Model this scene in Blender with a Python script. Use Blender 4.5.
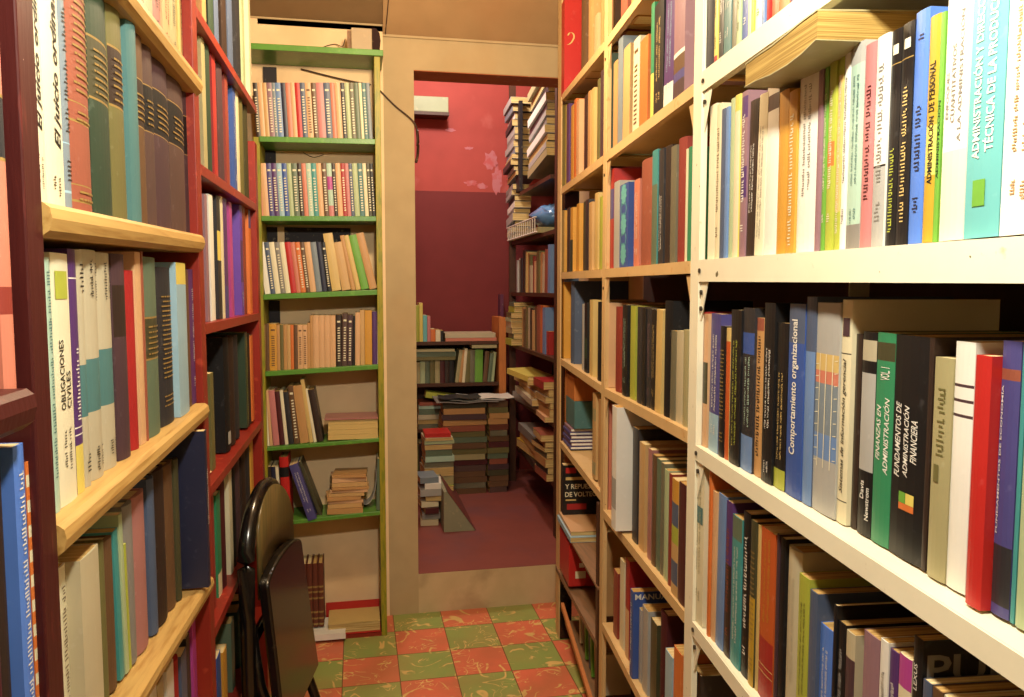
import bpy, bmesh, math, random
from mathutils import Vector, Matrix
R = math.radians
scn = bpy.context.scene
C = scn.collection
for o in list(bpy.data.objects): bpy.data.objects.remove(o)
random.seed(7)

# ---------------------------------------------------------------- camera, world, lamps, exposure
cam_d = bpy.data.cameras.new('camera'); cam = bpy.data.objects.new('camera', cam_d); C.objects.link(cam)
cam_d.sensor_width = 36; cam_d.lens = 780/1024*36; cam_d.clip_start = .02
cam.location = (0, 0, 1.38)
cam.rotation_euler = (R(90-4.43), 0, -R(11.25))
scn.camera = cam
w = bpy.data.worlds.new('world'); scn.world = w; w.use_nodes = True
w.node_tree.nodes['Background'].inputs[0].default_value = (1, .8, .55, 1)
w.node_tree.nodes['Background'].inputs[1].default_value = .0
def lamp(name, loc, power, col, radius=.05, shape=None):
    d = bpy.data.lights.new(name, 'POINT'); d.energy = power; d.color = col; d.shadow_soft_size = radius
    o = bpy.data.objects.new(name, d); o.location = loc; C.objects.link(o); return o
lamp('near_ceiling_lamp', (.15, .45, 2.06), 42, (1, .94, .78), .045)
lamp('rear_ceiling_lamp', (.14, 1.95, 2.30), 33, (1, .77, .48), .06)
lamp('far_room_lamp', (.50, 4.10, 2.85), 31, (1, .90, .82), .08)
vs = scn.view_settings
vs.view_transform = 'Standard'; vs.look = 'None'; vs.gamma = 1; vs.use_curve_mapping = False
vs.exposure = .95

# ---------------------------------------------------------------- materials
def lin(c):
    f = lambda v: (v/255/12.92) if v/255 <= .04045 else ((v/255+.055)/1.055)**2.4
    return (f(c[0]), f(c[1]), f(c[2]), 1)
def nm(name, rough=.6, spec=.35, metal=0):
    m = bpy.data.materials.new(name); m.use_nodes = True
    nt = m.node_tree; b = nt.nodes['Principled BSDF']
    b.inputs['Roughness'].default_value = rough; b.inputs['Metallic'].default_value = metal
    b.inputs['Specular IOR Level'].default_value = spec
    return m, nt, b
def N(nt, t, **k):
    n = nt.nodes.new(t)
    for a, v in k.items(): setattr(n, a, v)
    return n
def mixc(nt, fac, a, b):
    m = N(nt, 'ShaderNodeMix', data_type='RGBA')
    if hasattr(fac, 'links'): nt.links.new(fac, m.inputs[0])
    else: m.inputs[0].default_value = fac
    for s, v in ((6, a), (7, b)):
        if hasattr(v, 'links'): nt.links.new(v, m.inputs[s])
        else: m.inputs[s].default_value = v
    return m.outputs[2]
def ramp(nt, src, p0, p1, c0=(0,0,0,1), c1=(1,1,1,1)):
    r = N(nt, 'ShaderNodeValToRGB'); r.color_ramp.elements[0].position = p0; r.color_ramp.elements[1].position = p1
    r.color_ramp.elements[0].color = c0; r.color_ramp.elements[1].color = c1
    nt.links.new(src, r.inputs[0]); return r.outputs[0]
def noise(nt, scale, detail=4, vec=None, dist=0, coord='Object', stretch=None):
    tc = N(nt, 'ShaderNodeTexCoord'); n = N(nt, 'ShaderNodeTexNoise')
    n.inputs['Scale'].default_value = scale; n.inputs['Detail'].default_value = detail; n.inputs['Distortion'].default_value = dist
    v = tc.outputs[coord]
    if stretch:
        mp = N(nt, 'ShaderNodeMapping'); mp.inputs['Scale'].default_value = stretch; nt.links.new(v, mp.inputs[0]); v = mp.outputs[0]
    nt.links.new(v, n.inputs['Vector']); return n.outputs['Fac']
def worn(name, rgb, rough=.55, wear=(.62, .74), wearmix=.35, weartint=(200,180,140), scale=38, grain=None, spec=.35, bump=0, spots=None, dirt=.35):
    """painted / cloth / paper surface: base colour, cloudy dirt, light scuffs"""
    m, nt, b = nm(name, rough, spec)
    base = lin(rgb)
    dk = (base[0]*.62, base[1]*.60, base[2]*.56, 1)
    n1 = noise(nt, 9, 5, stretch=grain)
    c = mixc(nt, ramp(nt, n1, .35, .75, (0,0,0,1), (dirt,)*3+(1,)), base, dk)
    n2 = noise(nt, scale, 6, stretch=grain)
    c = mixc(nt, ramp(nt, n2, wear[0], wear[1], (0,0,0,1), (wearmix,)*3+(1,)), c, lin(weartint))
    if spots:
        n3 = noise(nt, spots[0], 2); c = mixc(nt, ramp(nt, n3, spots[1], spots[1]+.015), c, lin(spots[2]))
    nt.links.new(c, b.inputs['Base Color'])
    if bump:
        bp = N(nt, 'ShaderNodeBump'); bp.inputs['Strength'].default_value = bump; bp.inputs['Distance'].default_value = .004
        nt.links.new(n2, bp.inputs['Height']); nt.links.new(bp.outputs[0], b.inputs['Normal'])
    return m
PAL = {'white': (225, 222, 212), 'cream': (214, 205, 171), 'ivory': (221, 214, 185), 'beige': (185, 174, 143), 'grey-beige': (174, 165, 140), 'khaki': (159, 151, 110), 'tan': (183, 139, 88), 'sand': (193, 156, 103), 'straw': (200, 172, 108), 'peach': (206, 164, 122), 'salmon': (195, 119, 97), 'pink': (189, 119, 119), 'dusty pink': (162, 110, 104), 'rust red': (143, 80, 61), 'brick red': (133, 53, 43), 'bright red': (180, 38, 34), 'red': (157, 38, 37), 'dark red': (97, 29, 29), 'maroon': (74, 28, 31), 'orange': (203, 111, 53), 'deep orange': (184, 85, 37), 'amber': (196, 144, 56), 'mustard': (180, 145, 45), 'yellow': (211, 194, 97), 'yellow-green': (162, 169, 64), 'bright green': (103, 158, 58), 'green': (50, 128, 87), 'pale green': (165, 180, 139), 'dark green': (43, 61, 45), 'grey-green': (93, 109, 88), 'olive': (103, 98, 57), 'dark olive': (66, 64, 42), 'mint': (166, 193, 175), 'teal': (64, 139, 137), 'blue-green': (75, 114, 114), 'turquoise': (101, 173, 173), 'pale blue': (148, 180, 196), 'light blue': (104, 133, 178), 'blue': (55, 82, 150), 'bright blue': (80, 120, 201), 'slate blue': (76, 88, 112), 'grey-blue': (118, 130, 139), 'navy': (33, 36, 59), 'violet-blue': (73, 69, 125), 'purple': (80, 49, 104), 'bright violet': (102, 68, 168), 'magenta': (171, 66, 139), 'plum': (72, 51, 56), 'mauve': (140, 107, 116), 'purple-brown': (81, 60, 55), 'brown': (97, 70, 46), 'red-brown': (99, 52, 39), 'dark brown': (49, 35, 28), 'black': (22, 21, 22), 'charcoal': (45, 44, 47), 'grey': (128, 124, 118), 'olive-grey': (106, 103, 83), 'silver-grey': (164, 163, 158), 'gold': (148, 121, 68)}
_m = {}
def cover(c, hard=False):
    k = (c, hard)
    if k not in _m:
        rgb = PAL[c]
        lt = tuple(min(255, int(v*.75+70)) for v in rgb)
        _m[k] = worn(('cloth_' if hard else 'paper_')+c.replace(' ', '_').replace('-', '_'), rgb, .6 if hard else .42, wearmix=.3 if hard else .22, weartint=lt, scale=70, spec=.25 if hard else .45, dirt=.3)
    return _m[k]
def ink(c):
    k = ('ink', c)
    if k not in _m:
        m, nt, b = nm('ink_'+c.replace(' ', '_').replace('-', '_'), .35 if c == 'gold' else .5)
        n = noise(nt, 60, 3); nt.links.new(mixc(nt, ramp(nt, n, .3, .7, (0,0,0,1), (.35,)*3+(1,)), lin(PAL[c]), tuple(v*.75 for v in lin(PAL[c])[:3])+(1,)), b.inputs['Base Color'])
        _m[k] = m
    return _m[k]
def paper_mat(name, a, b2, axis):
    m, nt, b = nm(name, .85, .1)
    st = [6, 6, 6]; st[axis] = 900
    n = noise(nt, 1, 2, stretch=tuple(st))
    nt.links.new(mixc(nt, ramp(nt, n, .35, .65), lin(a), lin(b2)), b.inputs['Base Color'])
    return m
PAGES = paper_mat('page_edges', (226, 208, 162), (176, 148, 98), 0)
PAGES_OLD = paper_mat('old_page_edges', (200, 166, 104), (140, 104, 58), 0)
PAGES_OLDFLAT = paper_mat('yellowed_page_edges', (176, 148, 84), (128, 100, 50), 2)
PAGES_FLAT = paper_mat('page_edges_lying', (214, 190, 132), (158, 126, 74), 2)

M = {}
M['redpost'] = worn('dark_red_paint', (66, 21, 20), .45, wear=(.62, .68), wearmix=.35, weartint=(120, 50, 42), grain=(3, 3, .35), spots=(60, .76, (235, 220, 210)), bump=.15)
M['red'] = worn('red_shelf_paint', (134, 38, 27), .4, wear=(.62, .7), wearmix=.3, weartint=(205, 90, 60), spots=(70, .78, (230, 210, 190)), bump=.1)
M['pine'] = worn('yellow_pine', (186, 150, 88), .5, wear=(.5, .68), wearmix=.6, weartint=(140, 96, 36), scale=8, grain=(14, .8, 14), bump=.15)
M['green'] = worn('green_paint', (88, 140, 54), .35, wear=(.6, .68), wearmix=.3, weartint=(130, 180, 70), bump=.15, spots=(50, .77, (40, 70, 20)), dirt=.45)
M['olive'] = worn('olive_yellow_paint', (152, 142, 40), .45, wear=(.5, .6), wearmix=.5, weartint=(88, 110, 30), grain=(3, 3, .5), bump=.1)
M['metal'] = worn('chipped_white_metal_paint', (232, 226, 200), .4, wear=(.68, .74), wearmix=.5, weartint=(150, 140, 96), spots=(48, .74, (96, 90, 60)), bump=.1, dirt=.2)
M['orange'] = worn('tan_shelf_paint', (206, 172, 120), .45, wear=(.62, .7), wearmix=.5, weartint=(190, 130, 70), spots=(60, .76, (96, 66, 36)), bump=.1, dirt=.25)
M['bolt'] = worn('dark_bolt', (50, 42, 32), .4)
M['plaster'] = worn('tan_plaster', (182, 160, 122), .85, wear=(.55, .75), wearmix=.35, weartint=(176, 134, 84), scale=2.4, bump=.12, dirt=.3)
M['plaster_low'] = worn('soiled_plaster', (200, 176, 136), .85, wear=(.5, .7), wearmix=.5, weartint=(110, 90, 60), scale=5, bump=.12, dirt=.4)
M['cove'] = worn('terracotta_plaster', (166, 132, 92), .85, wear=(.5, .75), wearmix=.4, weartint=(160, 108, 66), scale=2, bump=.1)
M['brownback'] = worn('brown_backing', (84, 56, 40), .8, wear=(.5, .7), wearmix=.3, weartint=(60, 38, 28), scale=4)
M['nook'] = worn('cream_nook_wall', (238, 206, 162), .85, wear=(.55, .75), wearmix=.3, weartint=(190, 150, 100), scale=3, bump=.1, dirt=.25)
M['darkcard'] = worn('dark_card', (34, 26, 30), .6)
M['redwall'] = worn('crimson_wall', (164, 66, 58), .7, wear=(.60, .72), wearmix=.5, weartint=(200, 120, 110), scale=3.2, dirt=.3)
M['maroonwall'] = worn('maroon_lower_wall', (112, 37, 37), .7, wear=(.6, .75), wearmix=.2, weartint=(120, 44, 44), scale=4, dirt=.3)
M['purplewall'] = worn('purple_pillar', (92, 44, 70), .7, dirt=.3)
M['scuff'] = worn('bare_plaster_patch', (184, 110, 116), .8, wear=(.45, .6), wearmix=.6, weartint=(176, 60, 52), scale=20)
M['farfloor'] = worn('red_cement_floor', (132, 70, 62), .5, wear=(.5, .7), wearmix=.5, weartint=(96, 70, 84), scale=3, bump=.1, dirt=.4)
M['cement'] = worn('grey_cement', (140, 138, 112), .85, bump=.1)
M['darkwood'] = worn('dark_wood', (70, 40, 24), .5, wear=(.5, .7), wearmix=.4, weartint=(100, 62, 36), grain=(8, 8, .8))
M['tanwood'] = worn('tan_wood', (192, 118, 60), .5, wear=(.5, .7), wearmix=.4, weartint=(150, 84, 40), grain=(8, 8, .8))
M['plank'] = worn('weathered_plank', (140, 104, 74), .65, wear=(.45, .65), wearmix=.5, weartint=(100, 84, 62), grain=(9, .8, 9), scale=10)
M['black'] = worn('glossy_black_lacquer', (18, 15, 14), .2, wearmix=.05, spec=.6)
M['veneer'] = worn('brown_green_veneer', (104, 86, 50), .3, wear=(.45, .6), wearmix=.5, weartint=(60, 62, 36), grain=(10, 10, .7), scale=8)
M['cable'] = worn('brown_cable', (66, 42, 26), .5)
M['speaker_dark'] = worn('matt_dark_grille', (50, 34, 32), .85, spec=.1)
M['speaker'] = worn('grey_speaker_box', (168, 148, 118), .5)
M['glass_blue'] = worn('blue_plastic', (96, 140, 190), .2, spec=.6)
M['ceramic'] = worn('pale_board', (150, 156, 122), .5)

def tile_mat():
    m, nt, b = nm('red_green_checker_tiles', .32, .4)
    tc = N(nt, 'ShaderNodeTexCoord'); mp = N(nt, 'ShaderNodeMapping'); nt.links.new(tc.outputs['Object'], mp.inputs[0])
    mp.inputs['Location'].default_value = (-.131/.2, -3.078/.2035, 0); mp.inputs['Scale'].default_value = (1/.2, 1/.2035, 1)
    ck = N(nt, 'ShaderNodeTexChecker'); ck.inputs['Scale'].default_value = 1; nt.links.new(mp.outputs[0], ck.inputs['Vector'])
    ck.inputs['Color1'].default_value = (1,1,1,1); ck.inputs['Color2'].default_value = (0,0,0,1)
    n0 = noise(nt, 5, 5)
    red = mixc(nt, ramp(nt, n0, .35, .7), lin((218, 112, 82)), lin((196, 108, 76)))
    grn = mixc(nt, ramp(nt, n0, .35, .7), lin((138, 158, 84)), lin((156, 150, 84)))
    c = mixc(nt, ck.outputs['Fac'], grn, red)
    # cream squiggles inlaid in the cement
    def line(scale, dist, wdt, mscale, m0):
        n = noise(nt, scale, 1.5, dist=dist)
        a = N(nt, 'ShaderNodeMath', operation='SUBTRACT'); a.inputs[1].default_value = .5; nt.links.new(n, a.inputs[0])
        d = N(nt, 'ShaderNodeMath', operation='ABSOLUTE'); nt.links.new(a.outputs[0], d.inputs[0])
        r1 = ramp(nt, d.outputs[0], wdt*.5, wdt, (1,1,1,1), (0,0,0,1))
        k = ramp(nt, noise(nt, mscale, 2), m0, m0+.05)
        mu = N(nt, 'ShaderNodeMath', operation='MULTIPLY'); nt.links.new(r1, mu.inputs[0]); nt.links.new(k, mu.inputs[1]); return mu.outputs[0]
    c = mixc(nt, line(7, 1.0, .022, 11, .49), c, lin((220, 184, 112)))
    c = mixc(nt, line(11, 2.2, .018, 9, .53), c, lin((224, 188, 120)))
    # dirt
    c = mixc(nt, ramp(nt, noise(nt, 3.5, 5), .45, .75, (0,0,0,1), (.5,.5,.5,1)), c, lin((138, 112, 66)))
    # joints
    fr = N(nt, 'ShaderNodeVectorMath', operation='FRACTION'); nt.links.new(mp.outputs[0], fr.inputs[0])
    sp = N(nt, 'ShaderNodeSeparateXYZ'); nt.links.new(fr.outputs[0], sp.inputs[0])
    gs = []
    for i in (0, 1):
        a = N(nt, 'ShaderNodeMath', operation='SUBTRACT'); a.inputs[1].default_value = .5; nt.links.new(sp.outputs[i], a.inputs[0])
        d = N(nt, 'ShaderNodeMath', operation='ABSOLUTE'); nt.links.new(a.outputs[0], d.inputs[0])
        g = N(nt, 'ShaderNodeMath', operation='GREATER_THAN'); g.inputs[1].default_value = .492; nt.links.new(d.outputs[0], g.inputs[0]); gs.append(g.outputs[0])
    mx = N(nt, 'ShaderNodeMath', operation='MAXIMUM'); nt.links.new(gs[0], mx.inputs[0]); nt.links.new(gs[1], mx.inputs[1])
    c = mixc(nt, mx.outputs[0], c, lin((110, 72, 40)))
    nt.links.new(c, b.inputs['Base Color'])
    return m
M['tiles'] = tile_mat()
# red far wall with a darker maroon lower half
# ---------------------------------------------------------------- mesh helpers
class MB:
    def __init__(s): s.v = []; s.f = []; s.mi = []; s.mats = []
    def m(s, mat):
        if mat not in s.mats: s.mats.append(mat)
        return s.mats.index(mat)
    def face(s, pts, mat):
        i = len(s.v); s.v += [tuple(p) for p in pts]; s.f.append(tuple(range(i, i+len(pts)))); s.mi.append(s.m(mat))
    def hexa(s, p, mat):
        """p: 8 points, bottom 4 then top 4"""
        i = len(s.v); s.v += [tuple(q) for q in p]; k = s.m(mat)
        for f in ((0,3,2,1),(4,5,6,7),(0,1,5,4),(1,2,6,5),(2,3,7,6),(3,0,4,7)): s.f.append(tuple(i+a for a in f)); s.mi.append(k)
    def box(s, x0, x1, y0, y1, z0, z1, mat):
        s.hexa([(x0,y0,z0),(x1,y0,z0),(x1,y1,z0),(x0,y1,z0),(x0,y0,z1),(x1,y0,z1),(x1,y1,z1),(x0,y1,z1)], mat)
    def tube(s, pts, r, mat, n=10, closed=False):
        pts = [Vector(p) for p in pts]; k = s.m(mat); rings = []; L = len(pts)
        rr = r if isinstance(r, (list, tuple)) else [r]*L
        up = Vector((0, 0, 1))
        for j, p in enumerate(pts):
            a = pts[(j-1) % L] if (closed or j > 0) else p; b = pts[(j+1) % L] if (closed or j < L-1) else p
            t = (b-a).normalized(); u = t.cross(up)
            if u.length < .1: u = t.cross(Vector((0, 1, 0)))
            u.normalize(); v = u.cross(t); i = len(s.v)
            for q in range(n):
                an = 2*math.pi*q/n; s.v.append(tuple(p+(u*math.cos(an)+v*math.sin(an))*rr[j]))
            rings.append(i)
        for j in range(L if closed else L-1):
            a = rings[j]; b = rings[(j+1) % L]
            for q in range(n): s.f.append((a+q, a+(q+1) % n, b+(q+1) % n, b+q)); s.mi.append(k)
        if not closed:
            s.f.append(tuple(rings[0]+q for q in range(n))[::-1]); s.mi.append(k)
            s.f.append(tuple(rings[-1]+q for q in range(n))); s.mi.append(k)
    def prism(s, poly, y0, y1, mat):
        """poly of (x,z) extruded along y"""
        n = len(poly); i = len(s.v); k = s.m(mat)
        s.v += [(x, y0, z) for x, z in poly]+[(x, y1, z) for x, z in poly]
        s.f.append(tuple(range(i, i+n))); s.mi.append(k); s.f.append(tuple(range(i+n, i+2*n))[::-1]); s.mi.append(k)
        for a in range(n): b = (a+1) % n; s.f.append((i+a, i+n+a, i+n+b, i+b)); s.mi.append(k)
    def build(s, name, parent=None, smooth=False, bevel=0):
        me = bpy.data.meshes.new(name); me.from_pydata(s.v, [], s.f)
        for m in s.mats: me.materials.append(m)
        me.polygons.foreach_set('material_index', s.mi)
        bm = bmesh.new(); bm.from_mesh(me); bmesh.ops.recalc_face_normals(bm, faces=bm.faces)
        if bevel: bmesh.ops.bevel(bm, geom=[e for e in bm.edges], offset=bevel, segments=2, affect='EDGES', profile=.5)
        bm.to_mesh(me); bm.free()
        if smooth: me.polygons.foreach_set('use_smooth', [True]*len(me.polygons))
        o = bpy.data.objects.new(name, me); C.objects.link(o)
        if parent: o.parent = parent
        return o
def tag(o, label=None, cat=None, group=None, kind=None):
    if label: o['label'] = label
    if cat: o['category'] = cat
    if group: o['group'] = group
    if kind: o['kind'] = kind
    return o
def empty(name, loc=(0,0,0), rz=0, label=None, cat=None, group=None):
    o = bpy.data.objects.new(name, None); C.objects.link(o); o.location = loc; o.rotation_euler = (0, 0, rz); o.empty_display_size = .05
    return tag(o, label, cat, group)
def struct(name, mb, **k):
    o = mb.build(name, **k); o['kind'] = 'structure'; return o

A5 = R(5.15)
# frames: rotation about z; local x = viewer's right along the shelf, local y = into the shelf
FR = {'L': (( -.30, 0, 0), R(90)), 'G': ((0, 3.05, 0), 0.0),
      'R': ((.5*math.cos(A5), -.5*math.sin(A5), 0), -R(90)-A5),
      'B': ((0, 4.72, 0), 0.0), 'S': ((.93, 0, 0), -R(90))}
def fmat(f):
    p, a = FR[f]; return Matrix.Translation(p) @ Matrix.Rotation(a, 4, 'Z')
def fempty(f, name, x, y, z, label, cat, group=None):
    e = empty(name, fmat(f) @ Vector((x, y, z)), FR[f][1], label, cat, group); return e

# ---------------------------------------------------------------- text
_txt = {}
def text_mesh(s):
    if s not in _txt:
        cu = bpy.data.curves.new('t', 'FONT'); cu.body = s.strip('*/'); cu.size = 1; cu.resolution_u = 2; cu.offset = .018 if '*' in s else .010; cu.shear = .3 if '/' in s else 0
        o = bpy.data.objects.new('t', cu); C.objects.link(o)
        dg = bpy.context.evaluated_depsgraph_get(); dg.update()
        me = bpy.data.meshes.new_from_object(o.evaluated_get(dg))
        V = [tuple(v.co[:2]) for v in me.vertices]; F = [tuple(p.vertices) for p in me.polygons]
        bpy.data.objects.remove(o); bpy.data.curves.remove(cu); bpy.data.meshes.remove(me)
        x0 = min(v[0] for v in V); x1 = max(v[0] for v in V); y0 = min(v[1] for v in V); y1 = max(v[1] for v in V)
        _txt[s] = ([((v[0]-x0)/(x1-x0), (v[1]-y0)/(y1-y0)) for v in V], F, x1-x0, y1-y0)
    return _txt[s]
def put_text(mb, s, fn, mat):
    """fn maps unit-box text coordinates to a 3-D point"""
    V, F, a, b = text_mesh(s); i = len(mb.v); k = mb.m(mat)
    mb.v += [tuple(fn(u, v)) for u, v in V]
    for f in F: mb.f.append(tuple(i+q for q in f)); mb.mi.append(k)

# ---------------------------------------------------------------- books
DARK = {'black','charcoal','navy','dark brown','dark green','dark olive','maroon','plum','purple','purple-brown','violet-blue','blue','brown','dark red','slate blue','red','brick red','rust red','bright red','green','bright violet','magenta','blue-green','red-brown','teal','deep orange','bright blue'}
def spine_y(x, t, r, bul):
    u = max(-1, min(1, 2*x/t)); return bul*u*u
def make_book(r):
    t, h, D = r['t'], r['h'], r['D']; hard = r['hd'] == 'h'
    bul = min(.006, t*.2) if hard else min(.0015, t*.08)
    ct = min(.0028 if hard else .0008, t*.2); ns = 8 if hard else 4
    cm = cover(r['c'], hard)
    rnd = random.Random(hash((round(r['x'], 3), round(r['z'], 2))) & 0xffff)
    mb = MB()
    zs = [0.0, h]; bands = r.get('bands', [])
    for a, b, c in bands: zs += [a*h, b*h]
    zs = sorted(set(round(z, 5) for z in zs)); X = [-t/2+t*i/ns for i in range(ns+1)]
    for z0, z1 in zip(zs, zs[1:]):
        zc = (z0+z1)/2/h; mat = cm
        for a, b, c in bands:
            if a <= zc <= b: mat = ink(c) if c == 'gold' else cover(c, hard)
        for xa, xb in zip(X, X[1:]):
            mb.face([(xa, spine_y(xa, t, 0, bul), z0), (xb, spine_y(xb, t, 0, bul), z0), (xb, spine_y(xb, t, 0, bul), z1), (xa, spine_y(xa, t, 0, bul), z1)], mat)
    # boards
    for s in (-1, 1):
        xo = s*t/2; xi = s*(t/2-ct)
        mb.hexa([(xo, bul, 0), (xi, bul, 0), (xi, D, 0), (xo, D, 0), (xo, bul, h), (xi, bul, h), (xi, D, h), (xo, D, h)], cm)
    # inside of the spine, head and tail
    yb = bul+ct
    for z in (0, h):
        for xa, xb in zip(X, X[1:]): mb.face([(xa, spine_y(xa, t, 0, bul), z), (xb, spine_y(xb, t, 0, bul), z), (xb, yb, z), (xa, yb, z)], cm)
    mb.face([(-t/2, yb, 0), (t/2, yb, 0), (t/2, yb, h), (-t/2, yb, h)], cm)
    x, y, z = r['x'], r['y'], r['z']
    nmn = r.get('name') or ('hardback_book' if hard else 'pocket_book' if r['f'] == 'G' else 'old_book' if r['f'] in 'BS' else 'paperback_book')
    o = mb.build(nmn)
    F = fmat(r['f'])
    ln = r['lean']; lift = abs(math.sin(R(ln)))*t/2
    o.matrix_world = F @ Matrix.Translation((x, y, z+.0004+lift)) @ Matrix.Rotation(R(ln), 4, 'Y')
    tag(o, r['label'], 'book', 'books on the '+r['row'])
    # page block
    ins = .003 if hard else .0006
    p = MB(); pm = PAGES if rnd.random() < .6 else PAGES_OLD
    p.box(-t/2+ct*1.02, t/2-ct*1.02, yb+.0002, D-ins*1.4, ins, h-ins-(.0 if hard else 0), pm)
    p.build('pages', o)
    # lettering
    off = .0004+bul*.12
    dark = r['c'] in DARK
    ic = r.get('ink') or ('ivory' if dark else 'dark brown')
    def S(u, v):  # u 0..1 left to right, v 0..1 bottom to top
        xx = -t/2+u*t; return (xx, spine_y(xx, t, 0, bul)-off, v*h)
    L = MB()
    if r['dec'] == 'l':
        lv = r.get('lv') or [(.12, .2), (.3, .85)]
        for a, b in lv:
            v = a; mat = ink(ic)
            wu = .40 if t < .03 else .2
            rows_ = [(.5-wu/2, .5+wu/2)] if t < .03 else [(.28, .42), (.56, .70)]
            for (u0, u1) in rows_:
                v = a+rnd.random()*.04
                if ic == 'gold':      # gilt title lines run across the spine
                    v = a
                    while v < b-.012:
                        uu = .15+rnd.random()*.1
                        while uu < .82:
                            w_ = .05+rnd.random()*.07; L.face([S(uu, v), S(uu+w_, v), S(uu+w_, v+.009), S(uu, v+.009)], mat); uu += w_+.04
                        v += .03
                    continue
                cap = (u1-u0)*t/h; word = rnd.randint(3, 9)
                while v < b:          # worn, illegible title: single thin stems with word gaps
                    sw = cap*.17; lo = rnd.choice((0, 0, .28, .28)); hi = rnd.choice((1, 1, .8))
                    ua = u0+(u1-u0)*lo; ub = u0+(u1-u0)*hi
                    L.face([S(ua, v), S(ub, v), S(ub, v+sw), S(ua, v+sw)], mat)
                    if rnd.random() < .3: L.face([S(u1-(u1-u0)*.2, v+sw), S(u1, v+sw), S(u1, v+sw*2.4), S(u1-(u1-u0)*.2, v+sw*2.4)], mat)
                    v += cap*(.36+.16*rnd.random()); word -= .5
                    if word <= 0: v += cap*.5; word = rnd.randint(3, 9)
    elif r['dec'] == 'd':
        mat = ink('ivory' if dark or r['c'] in ('mauve','grey','teal','grey-blue','light blue','olive-grey','grey-green','tan','orange','pink','pale blue','mint') else 'brown')
        v = .10
        while v < .74:
            L.face([S(.28, v), S(.72, v), S(.72, v+.018+rnd.random()*.012), S(.28, v+.02)], mat); v += .042+rnd.random()*.012
        L.face([S(.22, .85), S(.78, .85), S(.78, .885), S(.22, .885)], mat)
    elif r['dec'] == 'b':
        mat = ink('turquoise')
        for cv in (.16, .52, .88):
            pts = []
            for i in range(24):
                a = 2*math.pi*i/24; q = .36 if i % 2 else .27
                pts.append(S(.5+q*math.cos(a), min(.995, max(.005, cv+q*t/h*math.sin(a)))))
            L.face(pts, mat)
        for cv in (.34, .70):
            for s in (-1, 1):
                pv = None
                for i in range(7):
                    a = i/6; cu_ = .5+s*(.1+.22*math.sin(math.pi*a)); cvv = cv-.1+.2*a
                    if pv: L.face([S(pv[0]-.03, pv[1]), S(pv[0]+.03, pv[1]), S(cu_+.03, cvv), S(cu_-.03, cvv)], mat)
                    pv = (cu_, cvv)
    for (s_, v0, v1, u0, u1, c) in r.get('txt', []):
        put_text(L, s_, lambda a, b, v0=v0, v1=v1, u0=u0, u1=u1: S(u1-(u1-u0)*b, v0+(v1-v0)*a), ink(c))
    for (y0, y1, z0, z1, c) in r.get('patch', []):
        L.face([(t/2+.0004, y0, h*z0), (t/2+.0004, y1, h*z0), (t/2+.0004, y1, h*z1), (t/2+.0004, y0, h*z1)], ink(c))
    for (s_, y0, y1, z0, z1, c) in r.get('side', []):
        put_text(L, s_, lambda a, b: (t/2+.0004, y0+(y1-y0)*a, h*z0+h*(z1-z0)*b), ink(c))
    if r.get('top') == 'curl':
        pv = None
        for i in range(12):
            a = R(160-i*25); q = (.028+.014*math.cos(a)-.0008*i, h*(.60+.05*math.sin(a))-(.004*(i-8) if i > 8 else 0))
            if pv:
                P = [(pv[0]-.003, pv[1]), (pv[0]+.003, pv[1]), (q[0]+.003, q[1]), (q[0]-.003, q[1])]
                L.face([(t/2+.0005, y_, z_) for y_, z_ in P], ink('straw'))
            pv = q
    if r.get('top') == 'grid':
        for i in range(9): v = .24+i*.058; L.face([S(.02, v), S(.98, v+.03), S(.98, v+.034), S(.02, v+.004)], ink('ivory'))
        for i in range(3): u = .2+.28*i; L.face([S(u, .22), S(u+.03, .22), S(u+.05, .76), S(u+.02, .76)], ink('ivory'))
    if r.get('sp'):
        E = MB()
        for (v0, v1, u0, u1, c) in r['sp']:
            ue = [u0+(u1-u0)*i/4 for i in range(5)]
            for ua, ub in zip(ue, ue[1:]): E.face([S(ua, v0), S(ub, v0), S(ub, v1), S(ua, v1)], ink(c))
        E.build('spine_emblem', o)
    if L.f: L.build('spine_lettering', o)
    return o
BOOKS = []
ROW = 'top left-hand wooden shelf'
BOOKS += [
 dict(f='L',x=1.3792,y=.0189,z=1.7874,t=.0509,h=.1702,D=.1225,lean=0,c='beige',hd='s',dec='l',row=ROW,label='thick beige paperback on top left-hand wooden shelf'),
 dict(f='L',x=1.4379,y=.0184,z=1.7876,t=.0658,h=.1781,D=.1282,lean=0,c='dusty pink',hd='h',dec='l',row=ROW,label='thick dusty pink hardback on top left-hand wooden shelf'),
 dict(f='L',x=1.5068,y=.0196,z=1.7879,t=.0601,h=.1899,D=.1367,lean=0,c='peach',hd='s',dec='l',row=ROW,label='thick peach paperback on top left-hand wooden shelf'),
 dict(f='L',x=1.5647,y=.0186,z=1.7881,t=.0549,h=.2037,D=.1466,lean=0,c='khaki',hd='h',dec='l',row=ROW,label='thick khaki hardback on top left-hand wooden shelf'),
 dict(f='L',x=1.6346,y=.0183,z=1.7884,t=.0841,h=.2221,D=.1599,lean=0,c='straw',hd='s',dec='l',row=ROW,label='thick straw paperback on top left-hand wooden shelf'),
 dict(f='L',x=1.7419,y=.0196,z=1.7888,t=.1152,h=.2436,D=.1754,lean=0,c='rust red',hd='h',dec='l',row=ROW,label='thick rust red hardback on top left-hand wooden shelf'),
]
ROW = 'second left-hand wooden shelf'
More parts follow.
